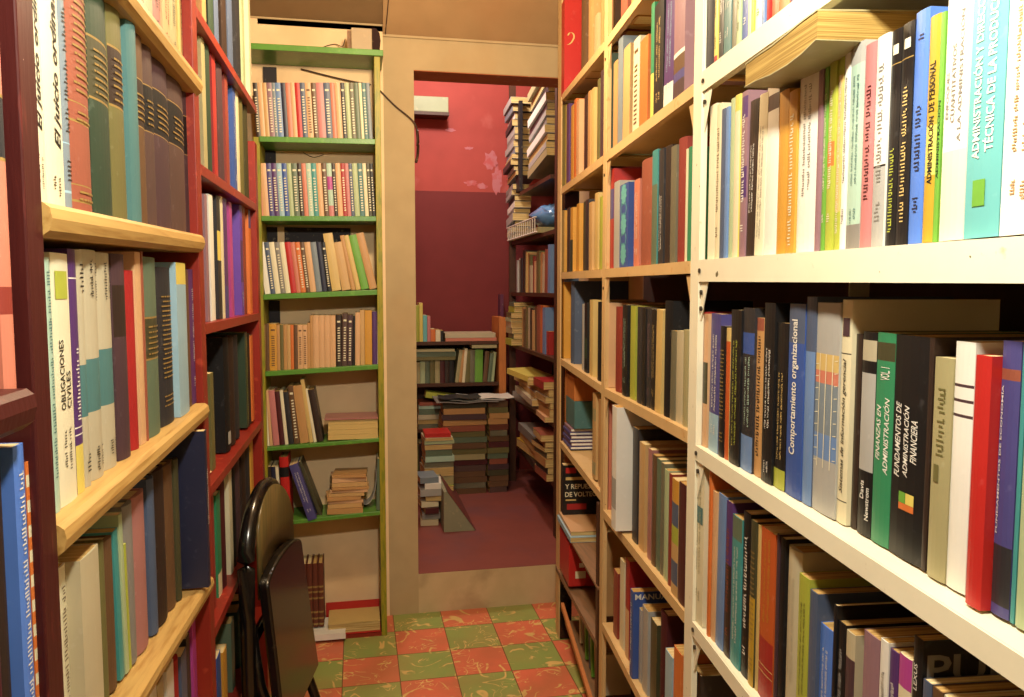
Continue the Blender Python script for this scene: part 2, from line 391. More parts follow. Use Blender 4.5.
BOOKS += [
 dict(f='L',x=.8852,y=.0137,z=1.4643,t=.0354,h=.2516,D=.1812,lean=0,c='ivory',hd='s',dec='l',row=ROW,label='thin ivory law book with black italic title on second left-hand wooden shelf',txt=[('*/El juicio ordinario', 0.3, 1.0, 0.35, 0.85, 'black')],lv=[(0.06, 0.2)]),
 dict(f='L',x=.928,y=.0132,z=1.4653,t=.0495,h=.2679,D=.1929,lean=0,c='ivory',hd='s',dec='l',row=ROW,label='wider ivory law book with bold black title on second left-hand wooden shelf',txt=[('*/El juicio ordinario c', 0.24, 1.0, 0.45, 0.92, 'black')],lv=[(0.05, 0.12)]),
 dict(f='L',x=.967,y=.0131,z=1.4664,t=.0277,h=.2722,D=.196,lean=0,c='grey-blue',hd='h',dec='l',row=ROW,label='grey-blue hardback on second left-hand wooden shelf',bands=[(0.07, 0.08, 'pale blue'), (0.27, 0.275, 'pale blue')]),
 dict(f='L',x=1.0161,y=.0109,z=1.4675,t=.0696,h=.277,D=.1995,lean=0,c='rust red',hd='h',dec='l',row=ROW,label='thick rust red hardback with gilt bands on second left-hand wooden shelf',bands=[(0.04, 0.05, 'gold'), (0.11, 0.115, 'gold'), (0.37, 0.38, 'gold'), (0.45, 0.455, 'gold')],lv=[(0.38, 0.45), (0.05, 0.1), (0.5, 0.95)],ink='gold'),
 dict(f='L',x=1.0975,y=.0121,z=1.4697,t=.0779,h=.2865,D=.2,lean=0,c='dark green',hd='h',dec='l',row=ROW,label='thick dark green hardback with gilt bands on second left-hand wooden shelf',bands=[(0.5, 0.51, 'gold'), (0.51, 0.76, 'dark olive'), (0.76, 0.77, 'gold')],lv=[(0.53, 0.74)],ink='gold'),
 dict(f='L',x=1.1686,y=.0111,z=1.4717,t=.0635,h=.2987,D=.2,lean=0,c='olive',hd='h',dec='l',row=ROW,label='thick olive hardback with gilt bands on second left-hand wooden shelf',bands=[(0.5, 0.51, 'gold'), (0.51, 0.76, 'dark brown'), (0.76, 0.77, 'gold')],lv=[(0.53, 0.74)],ink='gold'),
 dict(f='L',x=1.2221,y=.004,z=1.4728,t=.0428,h=.3039,D=.2,lean=0,c='blue-green',hd='h',dec='',row=ROW,label='blue-green hardback on second left-hand wooden shelf'),
 dict(f='L',x=1.2755,y=.0104,z=1.4741,t=.0632,h=.2878,D=.2,lean=0,c='brown',hd='h',dec='l',row=ROW,label='thick brown hardback with gilt bands on second left-hand wooden shelf',bands=[(0.5, 0.505, 'gold'), (0.508, 0.74, 'dark brown'), (0.742, 0.748, 'gold')],lv=[(0.54, 0.7)],ink='gold'),
 dict(f='L',x=1.3373,y=.0109,z=1.4758,t=.0531,h=.2913,D=.2,lean=0,c='purple-brown',hd='h',dec='l',row=ROW,label='thick purple-brown hardback with gilt bands just right of the brown one, second left-hand wooden shelf',bands=[(0.5, 0.505, 'gold'), (0.508, 0.74, 'black'), (0.742, 0.748, 'gold')],lv=[(0.54, 0.7)],ink='gold'),
 dict(f='L',x=1.4313,y=.0137,z=1.4782,t=.106,h=.3032,D=.2,lean=0,c='plum',hd='h',dec='l',row=ROW,label='thick plum hardback with gilt bands just left of the purple-brown one, second left-hand wooden shelf',bands=[(0.5, 0.505, 'gold'), (0.508, 0.74, 'black'), (0.742, 0.748, 'gold')],lv=[(0.54, 0.7)],ink='gold'),
 dict(f='L',x=1.5462,y=.0133,z=1.4812,t=.1231,h=.3061,D=.2,lean=0,c='purple-brown',hd='h',dec='l',row=ROW,label='thick purple-brown hardback with gilt bands just right of the plum one, second left-hand wooden shelf',bands=[(0.5, 0.505, 'gold'), (0.508, 0.74, 'black'), (0.742, 0.748, 'gold')],lv=[(0.54, 0.7)],ink='gold'),
 dict(f='L',x=1.6431,y=.0132,z=1.4836,t=.0668,h=.3011,D=.2,lean=0,c='plum',hd='h',dec='l',row=ROW,label='thick plum hardback with gilt bands, rightmost on second left-hand wooden shelf',bands=[(0.5, 0.505, 'gold'), (0.508, 0.74, 'black'), (0.742, 0.748, 'gold')],lv=[(0.54, 0.7)],ink='gold'),
]
ROW = 'third left-hand wooden shelf'
BOOKS += [
 dict(f='L',x=.8692,y=.0132,z=1.1442,t=.0088,h=.2746,D=.1977,lean=0,c='cream',hd='s',dec='l',row=ROW,label='thin cream paperback on third left-hand wooden shelf'),
 dict(f='L',x=.8831,y=.0108,z=1.1444,t=.0182,h=.2667,D=.192,lean=0,c='mint',hd='s',dec='l',row=ROW,label='mint paperback on third left-hand wooden shelf',lv=[(0.1, 0.95)],ink='blue-green'),
 dict(f='L',x=.9199,y=.0112,z=1.1449,t=.0499,h=.272,D=.1959,lean=0,c='ivory',hd='s',dec='l',row=ROW,label='ivory book on civil obligations with green emblem on third left-hand wooden shelf',txt=[('OBLIGACIONES', 0.38, 0.66, 0.22, 0.45, 'black'), ('CIVILES', 0.38, 0.53, 0.55, 0.82, 'black')],lv=[(0.12, 0.3)],ink='black',sp=[(0.82, 0.93, 0.15, 0.85, 'yellow-green')]),
 dict(f='L',x=.9624,y=.0125,z=1.1455,t=.0243,h=.2779,D=.2,lean=0,c='purple',hd='s',dec='l',row=ROW,label='purple paperback on third left-hand wooden shelf',bands=[(0, 0.2, 'yellow'), (0.24, 0.245, 'white'), (0.27, 0.275, 'white'), (0.88, 0.885, 'white')],lv=[(0.3, 0.6)],ink='white'),
 dict(f='L',x=.9906,y=.0129,z=1.1458,t=.0273,h=.2777,D=.1999,lean=0,c='grey-beige',hd='h',dec='l',row=ROW,label='grey-beige hardback on third left-hand wooden shelf',bands=[(0.3, 0.52, 'blue-green')],lv=[(0.8, 0.95), (0.03, 0.14)],ink='black'),
 dict(f='L',x=1.0334,y=.0134,z=1.1464,t=.0528,h=.2791,D=.2,lean=0,c='grey-beige',hd='h',dec='l',row=ROW,label='thick grey-beige hardback just left of the grey-beige one, third left-hand wooden shelf',bands=[(0.3, 0.53, 'blue-green')],lv=[(0.78, 0.95), (0.03, 0.14)],ink='black'),
 dict(f='L',x=1.0877,y=.0135,z=1.1471,t=.0528,h=.2771,D=.1995,lean=0,c='grey-beige',hd='h',dec='l',row=ROW,label='thick grey-beige hardback just left of the plum one, third left-hand wooden shelf',bands=[(0.3, 0.56, 'blue-green')],lv=[(0.76, 0.95), (0.03, 0.14)],ink='black'),
 dict(f='L',x=1.1417,y=.0103,z=1.1478,t=.0544,h=.2773,D=.1996,lean=0,c='plum',hd='h',dec='',row=ROW,label='thick plum hardback on third left-hand wooden shelf',bands=[(0.6, 0.85, 'dark brown')],lv=[(0.62, 0.83)],ink='gold'),
 dict(f='L',x=1.1971,y=.0124,z=1.1486,t=.0367,h=.2559,D=.1843,lean=0,c='red',hd='h',dec='',row=ROW,label='red hardback on third left-hand wooden shelf'),
 dict(f='L',x=1.2343,y=.0127,z=1.1491,t=.0299,h=.283,D=.2,lean=0,c='peach',hd='s',dec='',row=ROW,label='peach paperback on third left-hand wooden shelf'),
 dict(f='L',x=1.2537,y=.012,z=1.1493,t=.0081,h=.2851,D=.2,lean=0,c='rust red',hd='s',dec='',row=ROW,label='thin rust red paperback on third left-hand wooden shelf'),
 dict(f='L',x=1.3016,y=.0107,z=1.1499,t=.087,h=.2771,D=.1995,lean=0,c='grey-green',hd='h',dec='l',row=ROW,label='thick grey-green hardback with gilt bands on third left-hand wooden shelf',bands=[(0.43, 0.44, 'gold'), (0.44, 0.66, 'dark olive'), (0.66, 0.67, 'gold')],lv=[(0.46, 0.64)],ink='gold'),
 dict(f='L',x=1.4012,y=.0119,z=1.1514,t=.0968,h=.2628,D=.1892,lean=0,c='charcoal',hd='h',dec='l',row=ROW,label='thick charcoal hardback with gilt bands on third left-hand wooden shelf',ink='gold'),
 dict(f='L',x=1.4883,y=.006,z=1.1523,t=.0768,h=.2719,D=.1958,lean=0,c='pale blue',hd='s',dec='',row=ROW,label='thick pale blue paperback on third left-hand wooden shelf',bands=[(0.86, 1, 'yellow')]),
 dict(f='L',x=1.5781,y=.0137,z=1.1536,t=.0217,h=.2611,D=.188,lean=0,c='brown',hd='s',dec='',row=ROW,label='brown paperback on third left-hand wooden shelf'),
 dict(f='L',x=1.6223,y=.0135,z=1.1542,t=.0659,h=.2615,D=.1883,lean=0,c='purple',hd='s',dec='l',row=ROW,label='thick purple paperback on third left-hand wooden shelf',ink='white'),
]
ROW = 'fourth left-hand wooden shelf'
BOOKS += [
 dict(f='L',x=.888,y=.0202,z=.8641,t=.0192,h=.2198,D=.1583,lean=0,c='grey-beige',hd='s',dec='l',row=ROW,label='grey-beige paperback on fourth left-hand wooden shelf',ink='brown'),
 dict(f='L',x=.9097,y=.0192,z=.8621,t=.0235,h=.2156,D=.1552,lean=0,c='cream',hd='s',dec='l',row=ROW,label='cream paperback on fourth left-hand wooden shelf',lv=[(0.1, 0.9)],ink='brown'),
 dict(f='L',x=.9527,y=.004,z=.8604,t=.0616,h=.2169,D=.1562,lean=0,c='beige',hd='s',dec='',row=ROW,label='very thick beige box-like volume with pale top on fourth left-hand wooden shelf'),
 dict(f='L',x=1.0495,y=.0203,z=.8517,t=.0231,h=.207,D=.149,lean=0,c='olive',hd='h',dec='',row=ROW,label='olive hardback on fourth left-hand wooden shelf'),
 dict(f='L',x=1.0843,y=.0215,z=.8489,t=.0361,h=.2036,D=.1466,lean=0,c='brown',hd='h',dec='',row=ROW,label='brown hardback on fourth left-hand wooden shelf'),
 dict(f='L',x=1.1184,y=.0214,z=.8466,t=.0196,h=.2096,D=.1509,lean=-2.5,c='teal',hd='s',dec='',row=ROW,label='teal paperback on fourth left-hand wooden shelf'),
 dict(f='L',x=1.1366,y=.02,z=.8453,t=.0159,h=.2274,D=.1637,lean=-2,c='pale green',hd='s',dec='',row=ROW,label='pale green paperback on fourth left-hand wooden shelf'),
 dict(f='L',x=1.1489,y=.0197,z=.8442,t=.008,h=.1817,D=.1308,lean=-2,c='yellow-green',hd='s',dec='',row=ROW,label='thin yellow-green paperback on fourth left-hand wooden shelf'),
 dict(f='L',x=1.1753,y=.0204,z=.8419,t=.0425,h=.2323,D=.1672,lean=0,c='grey',hd='h',dec='',row=ROW,label='grey hardback on fourth left-hand wooden shelf'),
 dict(f='L',x=1.2293,y=.0197,z=.8378,t=.0647,h=.2367,D=.1704,lean=0,c='dusty pink',hd='h',dec='',row=ROW,label='thick dusty pink hardback on fourth left-hand wooden shelf'),
 dict(f='L',x=1.294,y=.0186,z=.8327,t=.0319,h=.25,D=.18,lean=0,c='slate blue',hd='h',dec='',row=ROW,label='slate blue hardback on fourth left-hand wooden shelf'),
 dict(f='L',x=1.349,y=.0192,z=.8284,t=.0702,h=.2558,D=.1842,lean=0,c='dark brown',hd='h',dec='',row=ROW,label='thick dark brown hardback on fourth left-hand wooden shelf'),
 dict(f='L',x=1.4235,y=.0213,z=.8223,t=.0579,h=.2541,D=.183,lean=0,c='brown',hd='h',dec='',row=ROW,label='thick brown hardback on fourth left-hand wooden shelf'),
 dict(f='L',x=1.465,y=.0182,z=.8196,t=.0242,h=.2558,D=.1842,lean=0,c='dark olive',hd='h',dec='',row=ROW,label='dark olive hardback on fourth left-hand wooden shelf'),
 dict(f='L',x=1.526,y=-.02,z=.8175,t=.0231,h=.2974,D=.2,lean=0,c='navy',hd='s',dec='l',row=ROW,label='navy paperback with white lettering, sticking out on fourth left-hand wooden shelf',lv=[(0.4, 0.75)],ink='white'),
 dict(f='L',x=1.573,y=.0182,z=.8134,t=.07,h=.2601,D=.1873,lean=0,c='brick red',hd='h',dec='l',row=ROW,label='thick brick red hardback on fourth left-hand wooden shelf',ink='maroon'),
]
ROW = 'lowest left-hand wooden shelf'
BOOKS += [
 dict(f='L',x=1.2108,y=.0291,z=.53,t=.0494,h=.2176,D=.1567,lean=0,c='white',hd='s',dec='',row=ROW,label='thick white paperback, leftmost on lowest left-hand wooden shelf'),
 dict(f='L',x=1.2986,y=.0301,z=.53,t=.0494,h=.2142,D=.1542,lean=0,c='white',hd='s',dec='',row=ROW,label='thick white paperback just right of the white one, lowest left-hand wooden shelf'),
 dict(f='L',x=1.3471,y=.0299,z=.53,t=.0395,h=.1959,D=.1411,lean=0,c='beige',hd='s',dec='',row=ROW,label='beige paperback on lowest left-hand wooden shelf'),
 dict(f='L',x=1.4132,y=.0294,z=.53,t=.0494,h=.1898,D=.1367,lean=0,c='white',hd='s',dec='',row=ROW,label='thick white paperback just right of the beige one, lowest left-hand wooden shelf'),
 dict(f='L',x=1.4725,y=.032,z=.53,t=.043,h=.1736,D=.125,lean=0,c='red',hd='h',dec='',row=ROW,label='red hardback on lowest left-hand wooden shelf'),
 dict(f='L',x=1.5167,y=.0288,z=.53,t=.0446,h=.1659,D=.1195,lean=0,c='slate blue',hd='s',dec='',row=ROW,label='slate blue paperback on lowest left-hand wooden shelf'),
 dict(f='L',x=1.5605,y=.0297,z=.53,t=.0312,h=.1774,D=.1277,lean=0,c='charcoal',hd='s',dec='',row=ROW,label='charcoal paperback on lowest left-hand wooden shelf'),
 dict(f='L',x=1.6207,y=.0288,z=.53,t=.0494,h=.1942,D=.1399,lean=0,c='magenta',hd='s',dec='',row=ROW,label='thick magenta paperback on lowest left-hand wooden shelf'),
]
ROW = 'dark red shelf at left edge'
BOOKS += [
 dict(f='L',x=.7698,y=.002,z=1.2892,t=.0232,h=.3051,D=.2,lean=0,c='salmon',hd='h',dec='',row=ROW,label='salmon-pink volume with black label on dark red shelf at left edge',bands=[(0.22, 0.3, 'brick red'), (0.66, 0.67, 'gold'), (0.67, 0.84, 'charcoal'), (0.84, 0.85, 'gold')],lv=[(0.68, 0.83)],ink='gold'),
]
ROW = 'lowest shelf at left edge'
BOOKS += [
 dict(f='L',x=.7335,y=.0111,z=.93,t=.0169,h=.3305,D=.2,lean=0,c='maroon',hd='h',dec='',row=ROW,label='maroon hardback on lowest shelf at left edge'),
 dict(f='L',x=.7523,y=.0114,z=.93,t=.0179,h=.3218,D=.2,lean=0,c='dark brown',hd='h',dec='',row=ROW,label='dark brown hardback on lowest shelf at left edge'),
 dict(f='L',x=.7729,y=.002,z=.93,t=.0225,h=.3079,D=.2,lean=0,c='bright blue',hd='s',dec='l',row=ROW,label='bright blue paperback on lowest shelf at left edge',lv=[(0.2, 0.92)],ink='white'),
 dict(f='L',x=.7955,y=.004,z=.93,t=.01,h=.2878,D=.2,lean=0,c='orange',hd='s',dec='',row=ROW,label='thin orange and cream checked booklet on lowest shelf at left edge',bands=[(0.0, 0.04, 'cream'), (0.08333333333333333, 0.12333333333333332, 'cream'), (0.16666666666666666, 0.20666666666666667, 'cream'), (0.25, 0.29, 'cream'), (0.3333333333333333, 0.3733333333333333, 'cream'), (0.4166666666666667, 0.45666666666666667, 'cream'), (0.5, 0.54, 'cream'), (0.5833333333333334, 0.6233333333333334, 'cream'), (0.6666666666666666, 0.7066666666666667, 'cream'), (0.75, 0.79, 'cream'), (0.8333333333333334, 0.8733333333333334, 'cream'), (0.9166666666666666, 0.9566666666666667, 'cream')]),
]
ROW = 'top red shelf'
BOOKS += [
 dict(f='L',x=1.8486,y=.0152,z=1.9372,t=.0494,h=.1973,D=.1421,lean=0,c='tan',hd='s',dec='',row=ROW,label='thick tan paperback on top red shelf'),
 dict(f='L',x=1.9628,y=.0166,z=1.9411,t=.0589,h=.2193,D=.1579,lean=0,c='dark green',hd='h',dec='',row=ROW,label='thick dark green hardback on top red shelf'),
 dict(f='L',x=2.0141,y=.0134,z=1.9434,t=.0428,h=.2457,D=.1769,lean=0,c='slate blue',hd='h',dec='',row=ROW,label='slate blue hardback on top red shelf'),
 dict(f='L',x=2.1275,y=.0132,z=1.9464,t=.0694,h=.2795,D=.2,lean=0,c='dark brown',hd='h',dec='',row=ROW,label='thick dark brown hardback on top red shelf'),
 dict(f='L',x=2.2361,y=.0139,z=1.9505,t=.0694,h=.3125,D=.2,lean=0,c='slate blue',hd='h',dec='',row=ROW,label='thick slate blue hardback on top red shelf'),
 dict(f='L',x=2.398,y=.0161,z=1.9552,t=.0694,h=.3505,D=.2,lean=0,c='charcoal',hd='h',dec='',row=ROW,label='thick charcoal hardback on top red shelf'),
 dict(f='L',x=2.4805,y=.0155,z=1.9588,t=.0494,h=.3851,D=.2,lean=0,c='pale green',hd='s',dec='',row=ROW,label='thick pale green paperback on top red shelf'),
 dict(f='L',x=2.6194,y=.0139,z=1.9623,t=.0494,h=.4128,D=.2,lean=0,c='cream',hd='s',dec='',row=ROW,label='thick cream paperback on top red shelf'),
]
ROW = 'second red shelf'
BOOKS += [
 dict(f='L',x=1.8154,y=.0143,z=1.627,t=.0421,h=.329,D=.2,lean=0,c='khaki',hd='s',dec='',row=ROW,label='khaki paperback on second red shelf'),
 dict(f='L',x=1.8702,y=.0137,z=1.6271,t=.0667,h=.3329,D=.2,lean=0,c='dark green',hd='h',dec='',row=ROW,label='thick dark green hardback on second red shelf'),
 dict(f='L',x=1.9473,y=.0148,z=1.6272,t=.0494,h=.3275,D=.2,lean=0,c='red',hd='s',dec='',row=ROW,label='thick red paperback on second red shelf'),
 dict(f='L',x=2.0326,y=.0132,z=1.6274,t=.0694,h=.3299,D=.2,lean=0,c='plum',hd='h',dec='',row=ROW,label='thick plum hardback on second red shelf'),
 dict(f='L',x=2.1311,y=.0158,z=1.6276,t=.0494,h=.3193,D=.2,lean=0,c='brick red',hd='s',dec='',row=ROW,label='thick brick red paperback on second red shelf'),
 dict(f='L',x=2.2676,y=.0166,z=1.6278,t=.0494,h=.3097,D=.2,lean=0,c='blue',hd='s',dec='l',row=ROW,label='thick blue paperback on second red shelf',ink='white'),
 dict(f='L',x=2.3265,y=.0168,z=1.628,t=.0494,h=.3118,D=.2,lean=0,c='cream',hd='s',dec='',row=ROW,label='thick cream paperback on second red shelf'),
 dict(f='L',x=2.4075,y=.0159,z=1.6281,t=.0694,h=.3233,D=.2,lean=0,c='olive',hd='h',dec='',row=ROW,label='thick olive hardback on second red shelf'),
 dict(f='L',x=2.5141,y=.0168,z=1.6283,t=.0694,h=.3305,D=.2,lean=0,c='dark olive',hd='h',dec='',row=ROW,label='thick dark olive hardback on second red shelf'),
]
ROW = 'third red shelf'
BOOKS += [
 dict(f='L',x=1.7894,y=.0131,z=1.3074,t=.0302,h=.2721,D=.1959,lean=0,c='mauve',hd='s',dec='',row=ROW,label='mauve paperback on third red shelf'),
 dict(f='L',x=1.8551,y=.0142,z=1.3069,t=.0494,h=.2792,D=.2,lean=0,c='white',hd='s',dec='',row=ROW,label='thick white paperback on third red shelf'),
 dict(f='L',x=1.9669,y=.0169,z=1.3061,t=.048,h=.2891,D=.2,lean=0,c='charcoal',hd='s',dec='',row=ROW,label='thick charcoal paperback on third red shelf',bands=[(0.48, 0.72, 'yellow')]),
 dict(f='L',x=2.0092,y=.0161,z=1.3056,t=.0358,h=.2945,D=.2,lean=0,c='cream',hd='s',dec='',row=ROW,label='cream paperback on third red shelf'),
 dict(f='L',x=2.0513,y=.0146,z=1.3052,t=.0477,h=.2944,D=.2,lean=0,c='purple',hd='s',dec='',row=ROW,label='thick purple paperback on third red shelf',bands=[(0, 0.27, 'violet-blue')]),
 dict(f='L',x=2.152,y=.0168,z=1.3045,t=.0494,h=.2966,D=.2,lean=0,c='magenta',hd='s',dec='',row=ROW,label='thick magenta paperback on third red shelf'),
 dict(f='L',x=2.3299,y=.0155,z=1.3035,t=.0494,h=.3084,D=.2,lean=0,c='bright violet',hd='s',dec='l',row=ROW,label='thick bright violet paperback on third red shelf',bands=[(0.3, 0.68, 'purple')],lv=[(0.08, 0.22)],ink='white'),
 dict(f='L',x=2.3974,y=.0163,z=1.3024,t=.0494,h=.3148,D=.2,lean=0,c='brick red',hd='s',dec='',row=ROW,label='thick brick red paperback on third red shelf'),
 dict(f='L',x=2.5036,y=.0142,z=1.3018,t=.0494,h=.3232,D=.2,lean=0,c='orange',hd='s',dec='',row=ROW,label='thick orange paperback on third red shelf',bands=[(0.8, 1, 'violet-blue')]),
 dict(f='L',x=2.6205,y=.0138,z=1.3008,t=.0494,h=.3202,D=.2,lean=0,c='dark olive',hd='s',dec='',row=ROW,label='thick dark olive paperback on third red shelf'),
]
ROW = 'fourth red shelf'
BOOKS += [
 dict(f='L',x=1.8357,y=.0198,z=.9722,t=.0404,h=.2181,D=.157,lean=0,c='olive',hd='s',dec='',row=ROW,label='olive paperback on fourth red shelf'),
 dict(f='L',x=2.0486,y=.0185,z=.9719,t=.0694,h=.2859,D=.2,lean=0,c='black',hd='h',dec='',row=ROW,label='very thick black binder with white label on fourth red shelf',sp=[(0.06, 0.17, 0.2, 0.7, 'silver-grey')]),
 dict(f='L',x=2.1376,y=.0195,z=.9714,t=.0694,h=.2805,D=.2,lean=0,c='dark brown',hd='h',dec='',row=ROW,label='thick dark brown hardback just right of the black one, fourth red shelf'),
 dict(f='L',x=2.2271,y=.0218,z=.9712,t=.0694,h=.2803,D=.2,lean=0,c='charcoal',hd='h',dec='',row=ROW,label='thick charcoal hardback on fourth red shelf'),
 dict(f='L',x=2.3933,y=.0193,z=.9709,t=.0464,h=.28,D=.2,lean=0,c='dark green',hd='s',dec='l',row=ROW,label='thick dark green paperback on fourth red shelf',lv=[(0.05, 0.95)],ink='yellow-green'),
 dict(f='L',x=2.444,y=.018,z=.9706,t=.0541,h=.2739,D=.1972,lean=0,c='dark brown',hd='h',dec='',row=ROW,label='thick dark brown hardback just right of the dark green one, fourth red shelf'),
 dict(f='L',x=2.5121,y=.0182,z=.9705,t=.0494,h=.2642,D=.1902,lean=0,c='orange',hd='s',dec='',row=ROW,label='thick orange paperback on fourth red shelf'),
]
ROW = 'fifth red shelf'
BOOKS += [
 dict(f='L',x=1.7931,y=.0187,z=.6604,t=.0306,h=.3142,D=.2,lean=0,c='brick red',hd='s',dec='',row=ROW,label='brick red paperback on fifth red shelf'),
 dict(f='L',x=1.8775,y=.0211,z=.6571,t=.0494,h=.2488,D=.1791,lean=0,c='green',hd='s',dec='',row=ROW,label='thick green paperback on fifth red shelf',bands=[(0, 0.25, 'cream')]),
 dict(f='L',x=1.9382,y=.0195,z=.6539,t=.0694,h=.2876,D=.2,lean=0,c='maroon',hd='h',dec='',row=ROW,label='thick maroon hardback on fifth red shelf'),
 dict(f='L',x=2.0432,y=.0192,z=.6498,t=.0483,h=.2783,D=.2,lean=0,c='cream',hd='s',dec='',row=ROW,label='thick cream paperback on fifth red shelf'),
 dict(f='L',x=2.0991,y=.0184,z=.6463,t=.0628,h=.3076,D=.2,lean=0,c='black',hd='h',dec='',row=ROW,label='thick black hardback on fifth red shelf'),
 dict(f='L',x=2.2028,y=.0219,z=.6417,t=.0694,h=.3023,D=.2,lean=0,c='plum',hd='h',dec='',row=ROW,label='thick plum hardback on fifth red shelf'),
 dict(f='L',x=2.3006,y=.0197,z=.6379,t=.0694,h=.2946,D=.2,lean=0,c='dark brown',hd='h',dec='',row=ROW,label='thick dark brown hardback on fifth red shelf'),
 dict(f='L',x=2.3806,y=.0188,z=.6336,t=.0694,h=.2913,D=.2,lean=0,c='charcoal',hd='h',dec='',row=ROW,label='thick charcoal hardback on fifth red shelf'),
 dict(f='L',x=2.4518,y=.0182,z=.6303,t=.0494,h=.3074,D=.2,lean=0,c='amber',hd='s',dec='',row=ROW,label='thick amber paperback on fifth red shelf'),
]
ROW = 'lowest red shelf'
BOOKS += [
 dict(f='L',x=1.8088,y=.0182,z=.36,t=.0494,h=.1907,D=.1373,lean=0,c='blue',hd='s',dec='',row=ROW,label='thick blue paperback on lowest red shelf'),
 dict(f='L',x=1.8945,y=.0187,z=.36,t=.0494,h=.165,D=.1188,lean=0,c='amber',hd='s',dec='',row=ROW,label='thick amber paperback on lowest red shelf'),
 dict(f='L',x=2.0259,y=.0207,z=.36,t=.0494,h=.179,D=.1289,lean=0,c='grey-green',hd='s',dec='',row=ROW,label='thick grey-green paperback on lowest red shelf'),
 dict(f='L',x=2.1634,y=.0186,z=.36,t=.0694,h=.1546,D=.1113,lean=0,c='blue-green',hd='h',dec='',row=ROW,label='thick blue-green hardback on lowest red shelf'),
 dict(f='L',x=2.3656,y=.0182,z=.36,t=.0694,h=.1065,D=.1,lean=0,c='black',hd='h',dec='',row=ROW,label='thick black hardback on lowest red shelf'),
]
ROW = 'top green shelf'
